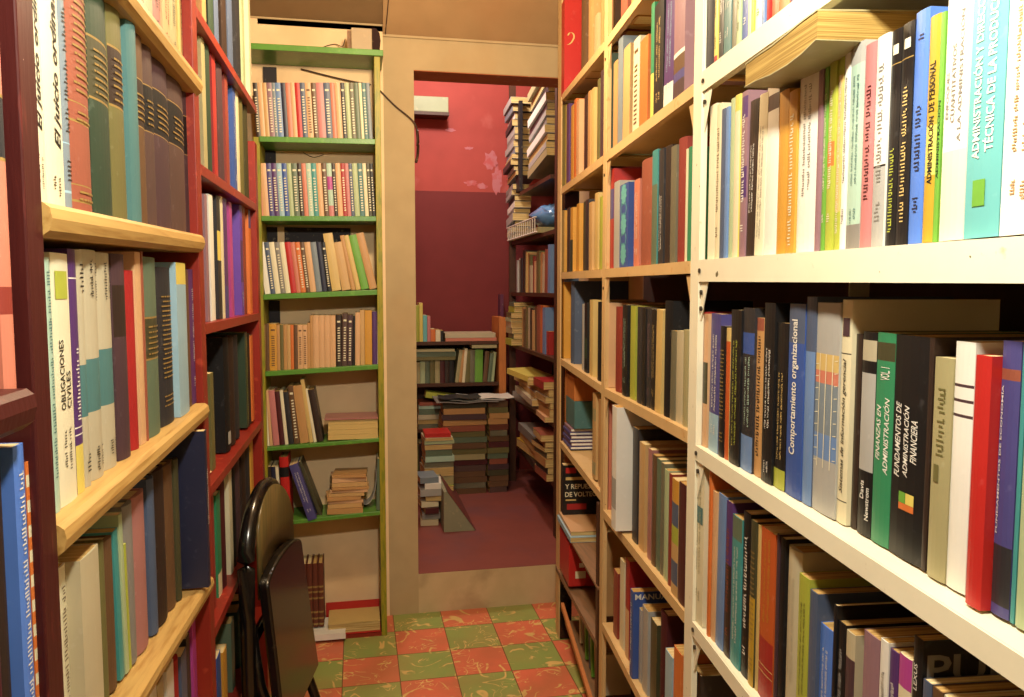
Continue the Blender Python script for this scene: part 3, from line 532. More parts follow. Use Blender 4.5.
BOOKS += [
 dict(f='G',x=-.3474,y=.02,z=1.937,t=.016,h=.1973,D=.12,lean=-2.6,c='dark brown',hd='s',dec='d',row=ROW,label='dark brown paperback with dotted spine on top green shelf'),
 dict(f='G',x=-.3304,y=.019,z=1.9372,t=.0166,h=.1977,D=.12,lean=-2.6,c='peach',hd='s',dec='',row=ROW,label='peach paperback just right of the dark brown one, top green shelf'),
 dict(f='G',x=-.3142,y=.022,z=1.9374,t=.0151,h=.1991,D=.12,lean=-2.6,c='sand',hd='s',dec='',row=ROW,label='sand paperback on top green shelf'),
 dict(f='G',x=-.2968,y=.0185,z=1.9376,t=.0177,h=.1989,D=.12,lean=-2.6,c='mauve',hd='s',dec='d',row=ROW,label='mauve paperback with dotted spine on top green shelf'),
 dict(f='G',x=-.282,y=.0201,z=1.9377,t=.0109,h=.1999,D=.12,lean=-2.6,c='grey-blue',hd='s',dec='d',row=ROW,label='thin grey-blue paperback with dotted spine on top green shelf'),
 dict(f='G',x=-.2663,y=.0211,z=1.9379,t=.0194,h=.2007,D=.12,lean=-2.6,c='light blue',hd='s',dec='d',row=ROW,label='light blue paperback with dotted spine on top green shelf'),
 dict(f='G',x=-.2478,y=.0196,z=1.9381,t=.0163,h=.2011,D=.12,lean=-2.6,c='navy',hd='s',dec='',row=ROW,label='navy paperback on top green shelf'),
 dict(f='G',x=-.2307,y=.022,z=1.9383,t=.0168,h=.2023,D=.12,lean=-2.6,c='salmon',hd='s',dec='',row=ROW,label='salmon paperback just right of the navy one, top green shelf'),
 dict(f='G',x=-.2139,y=.0199,z=1.9385,t=.0153,h=.2024,D=.12,lean=-2.6,c='peach',hd='s',dec='',row=ROW,label='peach paperback just left of the bright red one, top green shelf'),
 dict(f='G',x=-.1966,y=.019,z=1.9387,t=.018,h=.2029,D=.12,lean=-2.6,c='bright red',hd='s',dec='',row=ROW,label='bright red paperback on top green shelf'),
 dict(f='G',x=-.178,y=.0196,z=1.9389,t=.018,h=.2038,D=.12,lean=-2.6,c='slate blue',hd='s',dec='d',row=ROW,label='slate blue paperback with dotted spine just right of the bright red one, top green shelf'),
 dict(f='G',x=-.158,y=.0181,z=1.9391,t=.0207,h=.2042,D=.12,lean=-2.6,c='peach',hd='s',dec='d',row=ROW,label='peach paperback with dotted spine on top green shelf'),
 dict(f='G',x=-.138,y=.0197,z=1.9393,t=.0181,h=.2053,D=.12,lean=-2.6,c='brown',hd='s',dec='d',row=ROW,label='brown paperback with dotted spine on top green shelf'),
 dict(f='G',x=-.1152,y=.019,z=1.9396,t=.0262,h=.206,D=.12,lean=-2.6,c='pink',hd='s',dec='',row=ROW,label='pink paperback on top green shelf'),
 dict(f='G',x=-.0897,y=.0216,z=1.9399,t=.0236,h=.2077,D=.12,lean=-2.6,c='slate blue',hd='s',dec='d',row=ROW,label='slate blue paperback with dotted spine just right of the pink one, top green shelf'),
 dict(f='G',x=-.0689,y=.0213,z=1.9401,t=.0167,h=.2084,D=.12,lean=-2.6,c='salmon',hd='s',dec='',row=ROW,label='salmon paperback just right of the slate blue one, top green shelf'),
 dict(f='G',x=-.0499,y=.02,z=1.9403,t=.0199,h=.2088,D=.12,lean=-2.6,c='peach',hd='s',dec='',row=ROW,label='peach paperback just left of the charcoal one, top green shelf'),
 dict(f='G',x=-.0315,y=.0181,z=1.9405,t=.0156,h=.2091,D=.12,lean=-2.6,c='charcoal',hd='s',dec='d',row=ROW,label='charcoal paperback with dotted spine on top green shelf'),
 dict(f='G',x=-.0152,y=.019,z=1.9407,t=.0157,h=.2099,D=.12,lean=-2.6,c='pale green',hd='s',dec='',row=ROW,label='pale green paperback on top green shelf'),
 dict(f='G',x=.002,y=.019,z=1.9409,t=.0173,h=.2106,D=.12,lean=-2.6,c='olive-grey',hd='s',dec='d',row=ROW,label='olive-grey paperback with dotted spine on top green shelf'),
 dict(f='G',x=.0197,y=.0188,z=1.9411,t=.0168,h=.2112,D=.12,lean=-2.6,c='grey-green',hd='s',dec='',row=ROW,label='grey-green paperback on top green shelf'),
 dict(f='G',x=.0339,y=.0189,z=1.9412,t=.0103,h=.2118,D=.12,lean=-2.6,c='cream',hd='s',dec='',row=ROW,label='thin cream paperback on top green shelf'),
 dict(f='G',x=.0477,y=.0215,z=1.9414,t=.0158,h=.213,D=.12,lean=-2.6,c='blue-green',hd='s',dec='d',row=ROW,label='blue-green paperback with dotted spine on top green shelf'),
 dict(f='G',x=.063,y=.0186,z=1.9415,t=.0137,h=.2128,D=.12,lean=-2.6,c='grey-blue',hd='s',dec='',row=ROW,label='grey-blue paperback on top green shelf'),
]
ROW = 'second green shelf'
BOOKS += [
 dict(f='G',x=-.3453,y=.0182,z=1.6474,t=.0162,h=.1943,D=.12,lean=-2.6,c='salmon',hd='s',dec='',row=ROW,label='salmon paperback, leftmost on second green shelf'),
 dict(f='G',x=-.3262,y=.0217,z=1.6477,t=.0215,h=.1951,D=.12,lean=-2.6,c='peach',hd='s',dec='',row=ROW,label='peach paperback just right of the salmon one, second green shelf'),
 dict(f='G',x=-.3058,y=.0203,z=1.6481,t=.0178,h=.1951,D=.12,lean=-2.6,c='violet-blue',hd='s',dec='d',row=ROW,label='violet-blue paperback with dotted spine on second green shelf'),
 dict(f='G',x=-.2875,y=.022,z=1.6484,t=.0179,h=.1956,D=.12,lean=-2.6,c='purple',hd='s',dec='d',row=ROW,label='purple paperback with dotted spine on second green shelf'),
 dict(f='G',x=-.2688,y=.0196,z=1.6488,t=.0179,h=.1955,D=.12,lean=-2.6,c='pale blue',hd='s',dec='d',row=ROW,label='pale blue paperback with dotted spine on second green shelf'),
 dict(f='G',x=-.2504,y=.0216,z=1.6491,t=.018,h=.196,D=.12,lean=-2.6,c='blue',hd='s',dec='d',row=ROW,label='blue paperback with dotted spine on second green shelf'),
 dict(f='G',x=-.233,y=.0206,z=1.6494,t=.0154,h=.1961,D=.12,lean=-2.6,c='pale green',hd='s',dec='',row=ROW,label='pale green paperback just right of the blue one, second green shelf'),
 dict(f='G',x=-.2144,y=.0212,z=1.6497,t=.0207,h=.1964,D=.12,lean=-2.6,c='grey-green',hd='s',dec='d',row=ROW,label='grey-green paperback with dotted spine on second green shelf'),
 dict(f='G',x=-.1957,y=.021,z=1.6501,t=.0154,h=.1966,D=.12,lean=-2.6,c='dark brown',hd='s',dec='d',row=ROW,label='dark brown paperback with dotted spine just right of the grey-green one, second green shelf'),
 dict(f='G',x=-.1796,y=.02,z=1.6503,t=.0155,h=.1966,D=.12,lean=-2.6,c='salmon',hd='s',dec='',row=ROW,label='salmon paperback just right of the dark brown one, second green shelf'),
 dict(f='G',x=-.162,y=.0184,z=1.6507,t=.0182,h=.1966,D=.12,lean=-2.6,c='mint',hd='s',dec='d',row=ROW,label='mint paperback with dotted spine on second green shelf'),
 dict(f='G',x=-.1432,y=.0188,z=1.651,t=.0182,h=.1969,D=.12,lean=-2.6,c='teal',hd='s',dec='d',row=ROW,label='teal paperback with dotted spine on second green shelf'),
 dict(f='G',x=-.1245,y=.0215,z=1.6513,t=.0183,h=.1976,D=.12,lean=-2.6,c='peach',hd='s',dec='',row=ROW,label='peach paperback just right of the teal one, second green shelf'),
 dict(f='G',x=-.1055,y=.0216,z=1.6517,t=.0183,h=.1978,D=.12,lean=-2.6,c='brown',hd='s',dec='d',row=ROW,label='brown paperback with dotted spine on second green shelf'),
 dict(f='G',x=-.0866,y=.0217,z=1.652,t=.0184,h=.1981,D=.12,lean=-2.6,c='mint',hd='s',dec='',row=ROW,label='mint paperback on second green shelf',bands=[(0.0, 0.2, 'pink'), (0.5, 0.75, 'magenta')]),
 dict(f='G',x=-.0702,y=.0193,z=1.6523,t=.013,h=.1979,D=.12,lean=-2.6,c='dark brown',hd='s',dec='d',row=ROW,label='dark brown paperback with dotted spine just right of the mint one, second green shelf'),
 dict(f='G',x=-.0539,y=.0206,z=1.6526,t=.0185,h=.1983,D=.12,lean=-2.6,c='peach',hd='s',dec='',row=ROW,label='peach paperback just right of the dark brown one, second green shelf'),
 dict(f='G',x=-.0362,y=.0212,z=1.6529,t=.0158,h=.1986,D=.12,lean=-2.6,c='red',hd='s',dec='d',row=ROW,label='red paperback with dotted spine on second green shelf'),
 dict(f='G',x=-.0212,y=.0206,z=1.6532,t=.0131,h=.1987,D=.12,lean=-2.6,c='pink',hd='s',dec='',row=ROW,label='pink paperback on second green shelf'),
 dict(f='G',x=-.0075,y=.0213,z=1.6534,t=.0131,h=.199,D=.12,lean=-2.6,c='slate blue',hd='s',dec='d',row=ROW,label='slate blue paperback with dotted spine on second green shelf'),
 dict(f='G',x=.009,y=.0201,z=1.6537,t=.0186,h=.199,D=.12,lean=-2.6,c='pale green',hd='s',dec='',row=ROW,label='pale green paperback just right of the slate blue one, second green shelf'),
 dict(f='G',x=.0283,y=.0206,z=1.654,t=.0187,h=.1994,D=.12,lean=-2.6,c='blue-green',hd='s',dec='d',row=ROW,label='blue-green paperback with dotted spine on second green shelf'),
 dict(f='G',x=.0448,y=.0207,z=1.6543,t=.0132,h=.1996,D=.12,lean=-2.6,c='cream',hd='s',dec='',row=ROW,label='cream paperback on second green shelf'),
 dict(f='G',x=.0586,y=.0191,z=1.6546,t=.0132,h=.1995,D=.12,lean=-2.6,c='dark olive',hd='s',dec='d',row=ROW,label='dark olive paperback with dotted spine on second green shelf'),
 dict(f='G',x=.0714,y=.0217,z=1.6548,t=.011,h=.2001,D=.12,lean=-2.6,c='black',hd='s',dec='d',row=ROW,label='black paperback with dotted spine on second green shelf'),
]
ROW = 'third green shelf'
BOOKS += [
 dict(f='G',x=-.328,y=.0218,z=1.3564,t=.0205,h=.1952,D=.12,lean=-6,c='white',hd='s',dec='',row=ROW,label='white paperback on third green shelf'),
 dict(f='G',x=-.3084,y=.0183,z=1.3573,t=.0168,h=.1943,D=.12,lean=-6,c='slate blue',hd='s',dec='d',row=ROW,label='slate blue paperback with dotted spine on third green shelf'),
 dict(f='G',x=-.2905,y=.0219,z=1.3581,t=.0185,h=.1939,D=.12,lean=-6,c='ivory',hd='s',dec='',row=ROW,label='ivory paperback just right of the slate blue one, third green shelf'),
 dict(f='G',x=-.2717,y=.0218,z=1.3589,t=.018,h=.1932,D=.12,lean=-6,c='grey',hd='s',dec='d',row=ROW,label='grey paperback with dotted spine on third green shelf'),
 dict(f='G',x=-.253,y=.0207,z=1.3598,t=.018,h=.1925,D=.12,lean=-6,c='ivory',hd='s',dec='',row=ROW,label='ivory paperback just right of the grey one, third green shelf'),
 dict(f='G',x=-.2328,y=.0182,z=1.3607,t=.0207,h=.1917,D=.12,lean=-6,c='bright red',hd='s',dec='',row=ROW,label='bright red paperback on third green shelf'),
 dict(f='G',x=-.2144,y=.0216,z=1.3615,t=.0154,h=.1913,D=.12,lean=-6,c='salmon',hd='s',dec='',row=ROW,label='salmon paperback on third green shelf'),
 dict(f='G',x=-.197,y=.0185,z=1.3623,t=.0176,h=.1905,D=.12,lean=-6,c='orange',hd='s',dec='d',row=ROW,label='orange paperback with dotted spine on third green shelf'),
 dict(f='G',x=-.1801,y=.0219,z=1.3631,t=.0155,h=.1901,D=.12,lean=-6,c='brown',hd='s',dec='d',row=ROW,label='brown paperback with dotted spine on third green shelf'),
 dict(f='G',x=-.1609,y=.0207,z=1.364,t=.0215,h=.1894,D=.12,lean=-6,c='peach',hd='s',dec='',row=ROW,label='peach paperback on third green shelf'),
 dict(f='G',x=-.1389,y=.0182,z=1.365,t=.021,h=.1885,D=.12,lean=-6,c='grey-blue',hd='s',dec='',row=ROW,label='grey-blue paperback on third green shelf'),
 dict(f='G',x=-.1187,y=.0187,z=1.3659,t=.0183,h=.1878,D=.12,lean=-6,c='navy',hd='s',dec='',row=ROW,label='navy paperback on third green shelf'),
 dict(f='G',x=-.1011,y=.0205,z=1.3667,t=.0157,h=.1873,D=.12,lean=-6,c='black',hd='s',dec='d',row=ROW,label='black paperback with dotted spine on third green shelf'),
 dict(f='G',x=-.0739,y=.0203,z=1.3679,t=.0346,h=.2196,D=.12,lean=-8,c='straw',hd='s',dec='',row=ROW,label='straw paperback just right of the black one, third green shelf'),
 dict(f='G',x=-.0374,y=.021,z=1.3695,t=.033,h=.1851,D=.12,lean=-10,c='sand',hd='s',dec='',row=ROW,label='sand paperback on third green shelf'),
 dict(f='G',x=-.0105,y=.0217,z=1.3708,t=.0162,h=.2119,D=.12,lean=-11,c='tan',hd='s',dec='',row=ROW,label='tan paperback just right of the sand one, third green shelf'),
 dict(f='G',x=.0082,y=.0189,z=1.3716,t=.0178,h=.2118,D=.12,lean=-12,c='straw',hd='s',dec='',row=ROW,label='straw paperback just right of the tan one, third green shelf'),
 dict(f='G',x=.0336,y=.018,z=1.3728,t=.0286,h=.2113,D=.12,lean=-12.5,c='bright green',hd='s',dec='',row=ROW,label='green-covered slanting pocket book on third green shelf'),
 dict(f='G',x=.0646,y=.0217,z=1.3742,t=.0287,h=.2188,D=.12,lean=-13,c='tan',hd='s',dec='',row=ROW,label='tan paperback, rightmost on third green shelf'),
]
ROW = 'fourth green shelf'
BOOKS += [
 dict(f='G',x=-.3483,y=.0181,z=1.0657,t=.0127,h=.1754,D=.12,lean=.4,c='sand',hd='s',dec='',row=ROW,label='sand paperback, leftmost on fourth green shelf'),
 dict(f='G',x=-.3351,y=.0215,z=1.0663,t=.0133,h=.1783,D=.12,lean=.4,c='brown',hd='s',dec='',row=ROW,label='brown paperback just right of the sand one, fourth green shelf'),
 dict(f='G',x=-.3139,y=.0185,z=1.0672,t=.0272,h=.1773,D=.12,lean=.4,c='amber',hd='s',dec='d',row=ROW,label='amber paperback with dotted spine on fourth green shelf'),
 dict(f='G',x=-.2944,y=.0212,z=1.0681,t=.0112,h=.1723,D=.12,lean=.4,c='tan',hd='s',dec='',row=ROW,label='tan paperback just right of the amber one, fourth green shelf'),
 dict(f='G',x=-.2821,y=.0211,z=1.0687,t=.0123,h=.1716,D=.12,lean=.4,c='olive',hd='s',dec='',row=ROW,label='olive paperback on fourth green shelf'),
 dict(f='G',x=-.2692,y=.0215,z=1.0692,t=.0123,h=.1709,D=.12,lean=.4,c='tan',hd='s',dec='',row=ROW,label='tan paperback just right of the olive one, fourth green shelf'),
 dict(f='G',x=-.2562,y=.0202,z=1.0698,t=.0123,h=.1703,D=.12,lean=.4,c='sand',hd='s',dec='',row=ROW,label='sand paperback just right of the tan one, fourth green shelf'),
 dict(f='G',x=-.2439,y=.0215,z=1.0704,t=.0113,h=.1696,D=.12,lean=.4,c='orange',hd='s',dec='',row=ROW,label='orange paperback on fourth green shelf'),
 dict(f='G',x=-.2307,y=.0188,z=1.071,t=.0134,h=.169,D=.12,lean=.4,c='brown',hd='s',dec='',row=ROW,label='brown paperback just right of the orange one, fourth green shelf'),
 dict(f='G',x=-.2146,y=.0207,z=1.0717,t=.0178,h=.168,D=.12,lean=.4,c='peach',hd='s',dec='d',row=ROW,label='peach paperback with dotted spine just right of the brown one, fourth green shelf'),
 dict(f='G',x=-.1967,y=.0193,z=1.0725,t=.0168,h=.1671,D=.12,lean=.4,c='peach',hd='s',dec='d',row=ROW,label='peach paperback with dotted spine just right of the peach one, fourth green shelf'),
 dict(f='G',x=-.1827,y=.0216,z=1.0731,t=.0103,h=.1739,D=.12,lean=.4,c='tan',hd='s',dec='',row=ROW,label='thin tan paperback just right of the peach one, fourth green shelf'),
 dict(f='G',x=-.1718,y=.0211,z=1.0736,t=.0103,h=.202,D=.12,lean=.4,c='tan',hd='s',dec='',row=ROW,label='thin tan paperback just right of the tan one, fourth green shelf'),
 dict(f='G',x=-.1553,y=.0199,z=1.0743,t=.0212,h=.2012,D=.12,lean=.4,c='peach',hd='s',dec='',row=ROW,label='peach paperback just right of the tan one, fourth green shelf'),
 dict(f='G',x=-.134,y=.0201,z=1.0753,t=.0202,h=.2001,D=.12,lean=.4,c='peach',hd='s',dec='',row=ROW,label='peach paperback, second such from the left, fourth green shelf'),
 dict(f='G',x=-.1131,y=.0181,z=1.0762,t=.0202,h=.1991,D=.12,lean=.4,c='peach',hd='s',dec='',row=ROW,label='peach paperback, third such from the left, fourth green shelf'),
 dict(f='G',x=-.0923,y=.0181,z=1.0771,t=.0203,h=.198,D=.12,lean=.4,c='peach',hd='s',dec='',row=ROW,label='peach paperback just left of the dark brown one, fourth green shelf'),
 dict(f='G',x=-.07,y=.0204,z=1.0781,t=.0209,h=.1987,D=.12,lean=.4,c='dark brown',hd='s',dec='d',row=ROW,label='dark brown paperback with dotted spine on fourth green shelf'),
 dict(f='G',x=-.0496,y=.02,z=1.0791,t=.0193,h=.2034,D=.12,lean=1.5,c='purple-brown',hd='s',dec='d',row=ROW,label='purple-brown paperback with dotted spine on fourth green shelf'),
 dict(f='G',x=-.0296,y=.0215,z=1.08,t=.0183,h=.1966,D=.12,lean=1.5,c='plum',hd='s',dec='d',row=ROW,label='plum paperback with dotted spine on fourth green shelf'),
 dict(f='G',x=-.0149,y=.0204,z=1.0806,t=.0088,h=.192,D=.12,lean=1.5,c='black',hd='s',dec='',row=ROW,label='thin black paperback on fourth green shelf'),
 dict(f='G',x=.0002,y=.0186,z=1.0813,t=.0183,h=.2048,D=.12,lean=1,c='peach',hd='s',dec='',row=ROW,label='peach paperback just right of the black one, fourth green shelf'),
 dict(f='G',x=.0193,y=.0195,z=1.0821,t=.0167,h=.2134,D=.12,lean=.4,c='sand',hd='s',dec='',row=ROW,label='sand paperback just right of the peach one, fourth green shelf'),
 dict(f='G',x=.0423,y=.0211,z=1.0832,t=.0268,h=.2103,D=.12,lean=.4,c='amber',hd='s',dec='',row=ROW,label='amber paperback on fourth green shelf'),
 dict(f='G',x=.0661,y=.0201,z=1.0842,t=.0174,h=.2053,D=.12,lean=.4,c='purple',hd='s',dec='',row=ROW,label='purple paperback on fourth green shelf'),
 dict(f='G',x=.0798,y=.018,z=1.0848,t=.0078,h=.2046,D=.12,lean=.4,c='white',hd='s',dec='',row=ROW,label='thin white paperback on fourth green shelf'),
]
ROW = 'fifth green shelf'
BOOKS += [
 dict(f='G',x=-.345,y=.0214,z=.7768,t=.0198,h=.215,D=.12,lean=-2.5,c='ivory',hd='s',dec='',row=ROW,label='ivory paperback, leftmost on fifth green shelf'),
 dict(f='G',x=-.3282,y=.0213,z=.7775,t=.0107,h=.214,D=.12,lean=-3,c='peach',hd='s',dec='',row=ROW,label='thin peach paperback on fifth green shelf'),
 dict(f='G',x=-.3088,y=.0183,z=.7783,t=.0219,h=.2133,D=.12,lean=-4,c='pink',hd='s',dec='',row=ROW,label='pink paperback on fifth green shelf'),
 dict(f='G',x=-.2873,y=.0202,z=.7793,t=.0182,h=.2079,D=.12,lean=-4.5,c='maroon',hd='s',dec='',row=ROW,label='maroon paperback on fifth green shelf'),
 dict(f='G',x=-.2712,y=.0195,z=.78,t=.0118,h=.2107,D=.12,lean=-4.5,c='ivory',hd='s',dec='',row=ROW,label='ivory paperback just right of the maroon one, fifth green shelf'),
 dict(f='G',x=-.2542,y=.0211,z=.7807,t=.0194,h=.2037,D=.12,lean=-5,c='charcoal',hd='s',dec='',row=ROW,label='charcoal paperback on fifth green shelf'),
 dict(f='G',x=-.2329,y=.0192,z=.7817,t=.0205,h=.2256,D=.12,lean=-5,c='brown',hd='s',dec='d',row=ROW,label='brown paperback with dotted spine on fifth green shelf'),
 dict(f='G',x=-.2044,y=.0189,z=.7829,t=.0325,h=.2241,D=.12,lean=-6,c='tan',hd='s',dec='',row=ROW,label='tan paperback on fifth green shelf'),
 dict(f='G',x=-.1792,y=.0199,z=.784,t=.0141,h=.248,D=.12,lean=-7,c='straw',hd='s',dec='',row=ROW,label='straw paperback on fifth green shelf'),
 dict(f='G',x=-.165,y=.0219,z=.7846,t=.0108,h=.2103,D=.12,lean=-8,c='ivory',hd='s',dec='',row=ROW,label='thin ivory paperback on fifth green shelf'),
 dict(f='G',x=-.1454,y=.0184,z=.7854,t=.0238,h=.2061,D=.12,lean=-9,c='dark brown',hd='s',dec='',row=ROW,label='dark brown paperback on fifth green shelf'),
]
ROW = 'sixth green shelf'
BOOKS += [
 dict(f='G',x=-.3572,y=.0185,z=.4714,t=.0112,h=.2377,D=.12,lean=0,c='peach',hd='s',dec='',row=ROW,label='peach paperback on sixth green shelf'),
 dict(f='G',x=-.3355,y=.0205,z=.4728,t=.0199,h=.2236,D=.12,lean=-2,c='dark brown',hd='s',dec='',row=ROW,label='dark brown paperback on sixth green shelf'),
 dict(f='G',x=-.316,y=.0215,z=.4745,t=.0162,h=.2208,D=.12,lean=-2,c='navy',hd='s',dec='',row=ROW,label='navy paperback on sixth green shelf'),
 dict(f='G',x=-.2985,y=.02,z=.4757,t=.0119,h=.2193,D=.12,lean=-3,c='ivory',hd='s',dec='',row=ROW,label='ivory paperback on sixth green shelf'),
 dict(f='G',x=-.2741,y=0,z=.478,t=.0329,h=.2567,D=.12,lean=-2,c='bright red',hd='h',dec='',row=ROW,label='bright red hardback with black label on sixth green shelf',bands=[(0.7, 0.85, 'black')]),
 dict(f='G',x=-.1799,y=-.005,z=.483,t=.0332,h=.2294,D=.12,lean=-17,c='violet-blue',hd='s',dec='l',row=ROW,label='leaning blue book with pale lettering on sixth green shelf',ink='white'),
 dict(f='G',x=-.1497,y=.03,z=.4855,t=.0135,h=.2341,D=.12,lean=-19,c='dark olive',hd='s',dec='',row=ROW,label='dark olive paperback on sixth green shelf'),
 dict(f='G',x=.0735,y=.01,z=.5075,t=.0193,h=.2043,D=.12,lean=2,c='grey-green',hd='s',dec='',row=ROW,label='thin grey-green book against the right upright on sixth green shelf'),
]
ROW = 'topmost white shelf'
BOOKS += [
 dict(f='R',x=-1.4501,y=.006,z=1.7742,t=.0439,h=.3053,D=.2,lean=0,c='cream',hd='s',dec='',row=ROW,label='cream paperback, leftmost on topmost white shelf'),
 dict(f='R',x=-1.4066,y=.006,z=1.7738,t=.0382,h=.2835,D=.2,lean=0,c='charcoal',hd='h',dec='',row=ROW,label='charcoal hardback on topmost white shelf'),
 dict(f='R',x=-1.3794,y=.0112,z=1.7737,t=.0154,h=.2563,D=.1846,lean=0,c='yellow',hd='s',dec='l',row=ROW,label='yellow paperback on topmost white shelf',bands=[(0.0, 0.07, 'red')]),
 dict(f='R',x=-1.3603,y=.0133,z=1.7736,t=.022,h=.2654,D=.1911,lean=0,c='black',hd='s',dec='l',row=ROW,label='black paperback on topmost white shelf',ink='white'),
 dict(f='R',x=-1.3274,y=.0117,z=1.7733,t=.0323,h=.2491,D=.1794,lean=0,c='blue-green',hd='s',dec='l',row=ROW,label='blue-green paperback on topmost white shelf',ink='white'),
 dict(f='R',x=-1.3012,y=.0132,z=1.7732,t=.0193,h=.238,D=.1713,lean=0,c='olive-grey',hd='s',dec='',row=ROW,label='olive-grey paperback on topmost white shelf'),
 dict(f='R',x=-1.276,y=.0107,z=1.773,t=.0157,h=.2093,D=.1507,lean=0,c='pale green',hd='s',dec='l',row=ROW,label='pale green paperback on topmost white shelf'),
 dict(f='R',x=-1.2557,y=.0135,z=1.7728,t=.024,h=.2178,D=.1568,lean=0,c='blue',hd='s',dec='l',row=ROW,label='blue paperback on topmost white shelf',ink='white'),
 dict(f='R',x=-1.23,y=.0107,z=1.7727,t=.0113,h=.2051,D=.1477,lean=0,c='cream',hd='s',dec='',row=ROW,label='cream paperback just right of the blue one, topmost white shelf'),
 dict(f='R',x=-1.2176,y=.0106,z=1.7726,t=.0104,h=.1993,D=.1435,lean=0,c='yellow-green',hd='s',dec='',row=ROW,label='thin yellow-green paperback on topmost white shelf'),
 dict(f='R',x=-1.1995,y=.012,z=1.7725,t=.025,h=.1916,D=.1379,lean=0,c='white',hd='s',dec='l',row=ROW,label='white paperback just right of the yellow-green one, topmost white shelf',ink='bright green'),
 dict(f='R',x=-1.1793,y=.0114,z=1.7723,t=.01,h=.1668,D=.1201,lean=0,c='light blue',hd='s',dec='',row=ROW,label='thin light blue paperback on topmost white shelf'),
 dict(f='R',x=-1.1647,y=.0122,z=1.7722,t=.0184,h=.1752,D=.1262,lean=0,c='red',hd='h',dec='',row=ROW,label='red hardback on topmost white shelf'),
 dict(f='R',x=-1.1425,y=.0136,z=1.7721,t=.0252,h=.1655,D=.1192,lean=0,c='deep orange',hd='s',dec='',row=ROW,label='deep orange paperback on topmost white shelf'),
 dict(f='R',x=-1.111,y=.0128,z=1.7718,t=.0321,h=.1507,D=.1085,lean=0,c='orange',hd='s',dec='',row=ROW,label='orange paperback on topmost white shelf'),
 dict(f='R',x=-1.0767,y=.01,z=1.7716,t=.0211,h=.1349,D=.1,lean=0,c='purple',hd='s',dec='',row=ROW,label='purple paperback on topmost white shelf'),
 dict(f='R',x=-1.0517,y=.0112,z=1.7714,t=.0276,h=.1234,D=.1,lean=0,c='white',hd='s',dec='',row=ROW,label='white paperback just right of the purple one, topmost white shelf'),
 dict(f='R',x=-1.0213,y=.0122,z=1.7712,t=.0323,h=.1097,D=.1,lean=0,c='slate blue',hd='s',dec='',row=ROW,label='slate blue paperback on topmost white shelf'),
 dict(f='R',x=-.9827,y=.0119,z=1.7709,t=.038,h=.0982,D=.1,lean=0,c='cream',hd='s',dec='',row=ROW,label='cream paperback, rightmost on topmost white shelf'),
]
ROW = 'second white shelf'
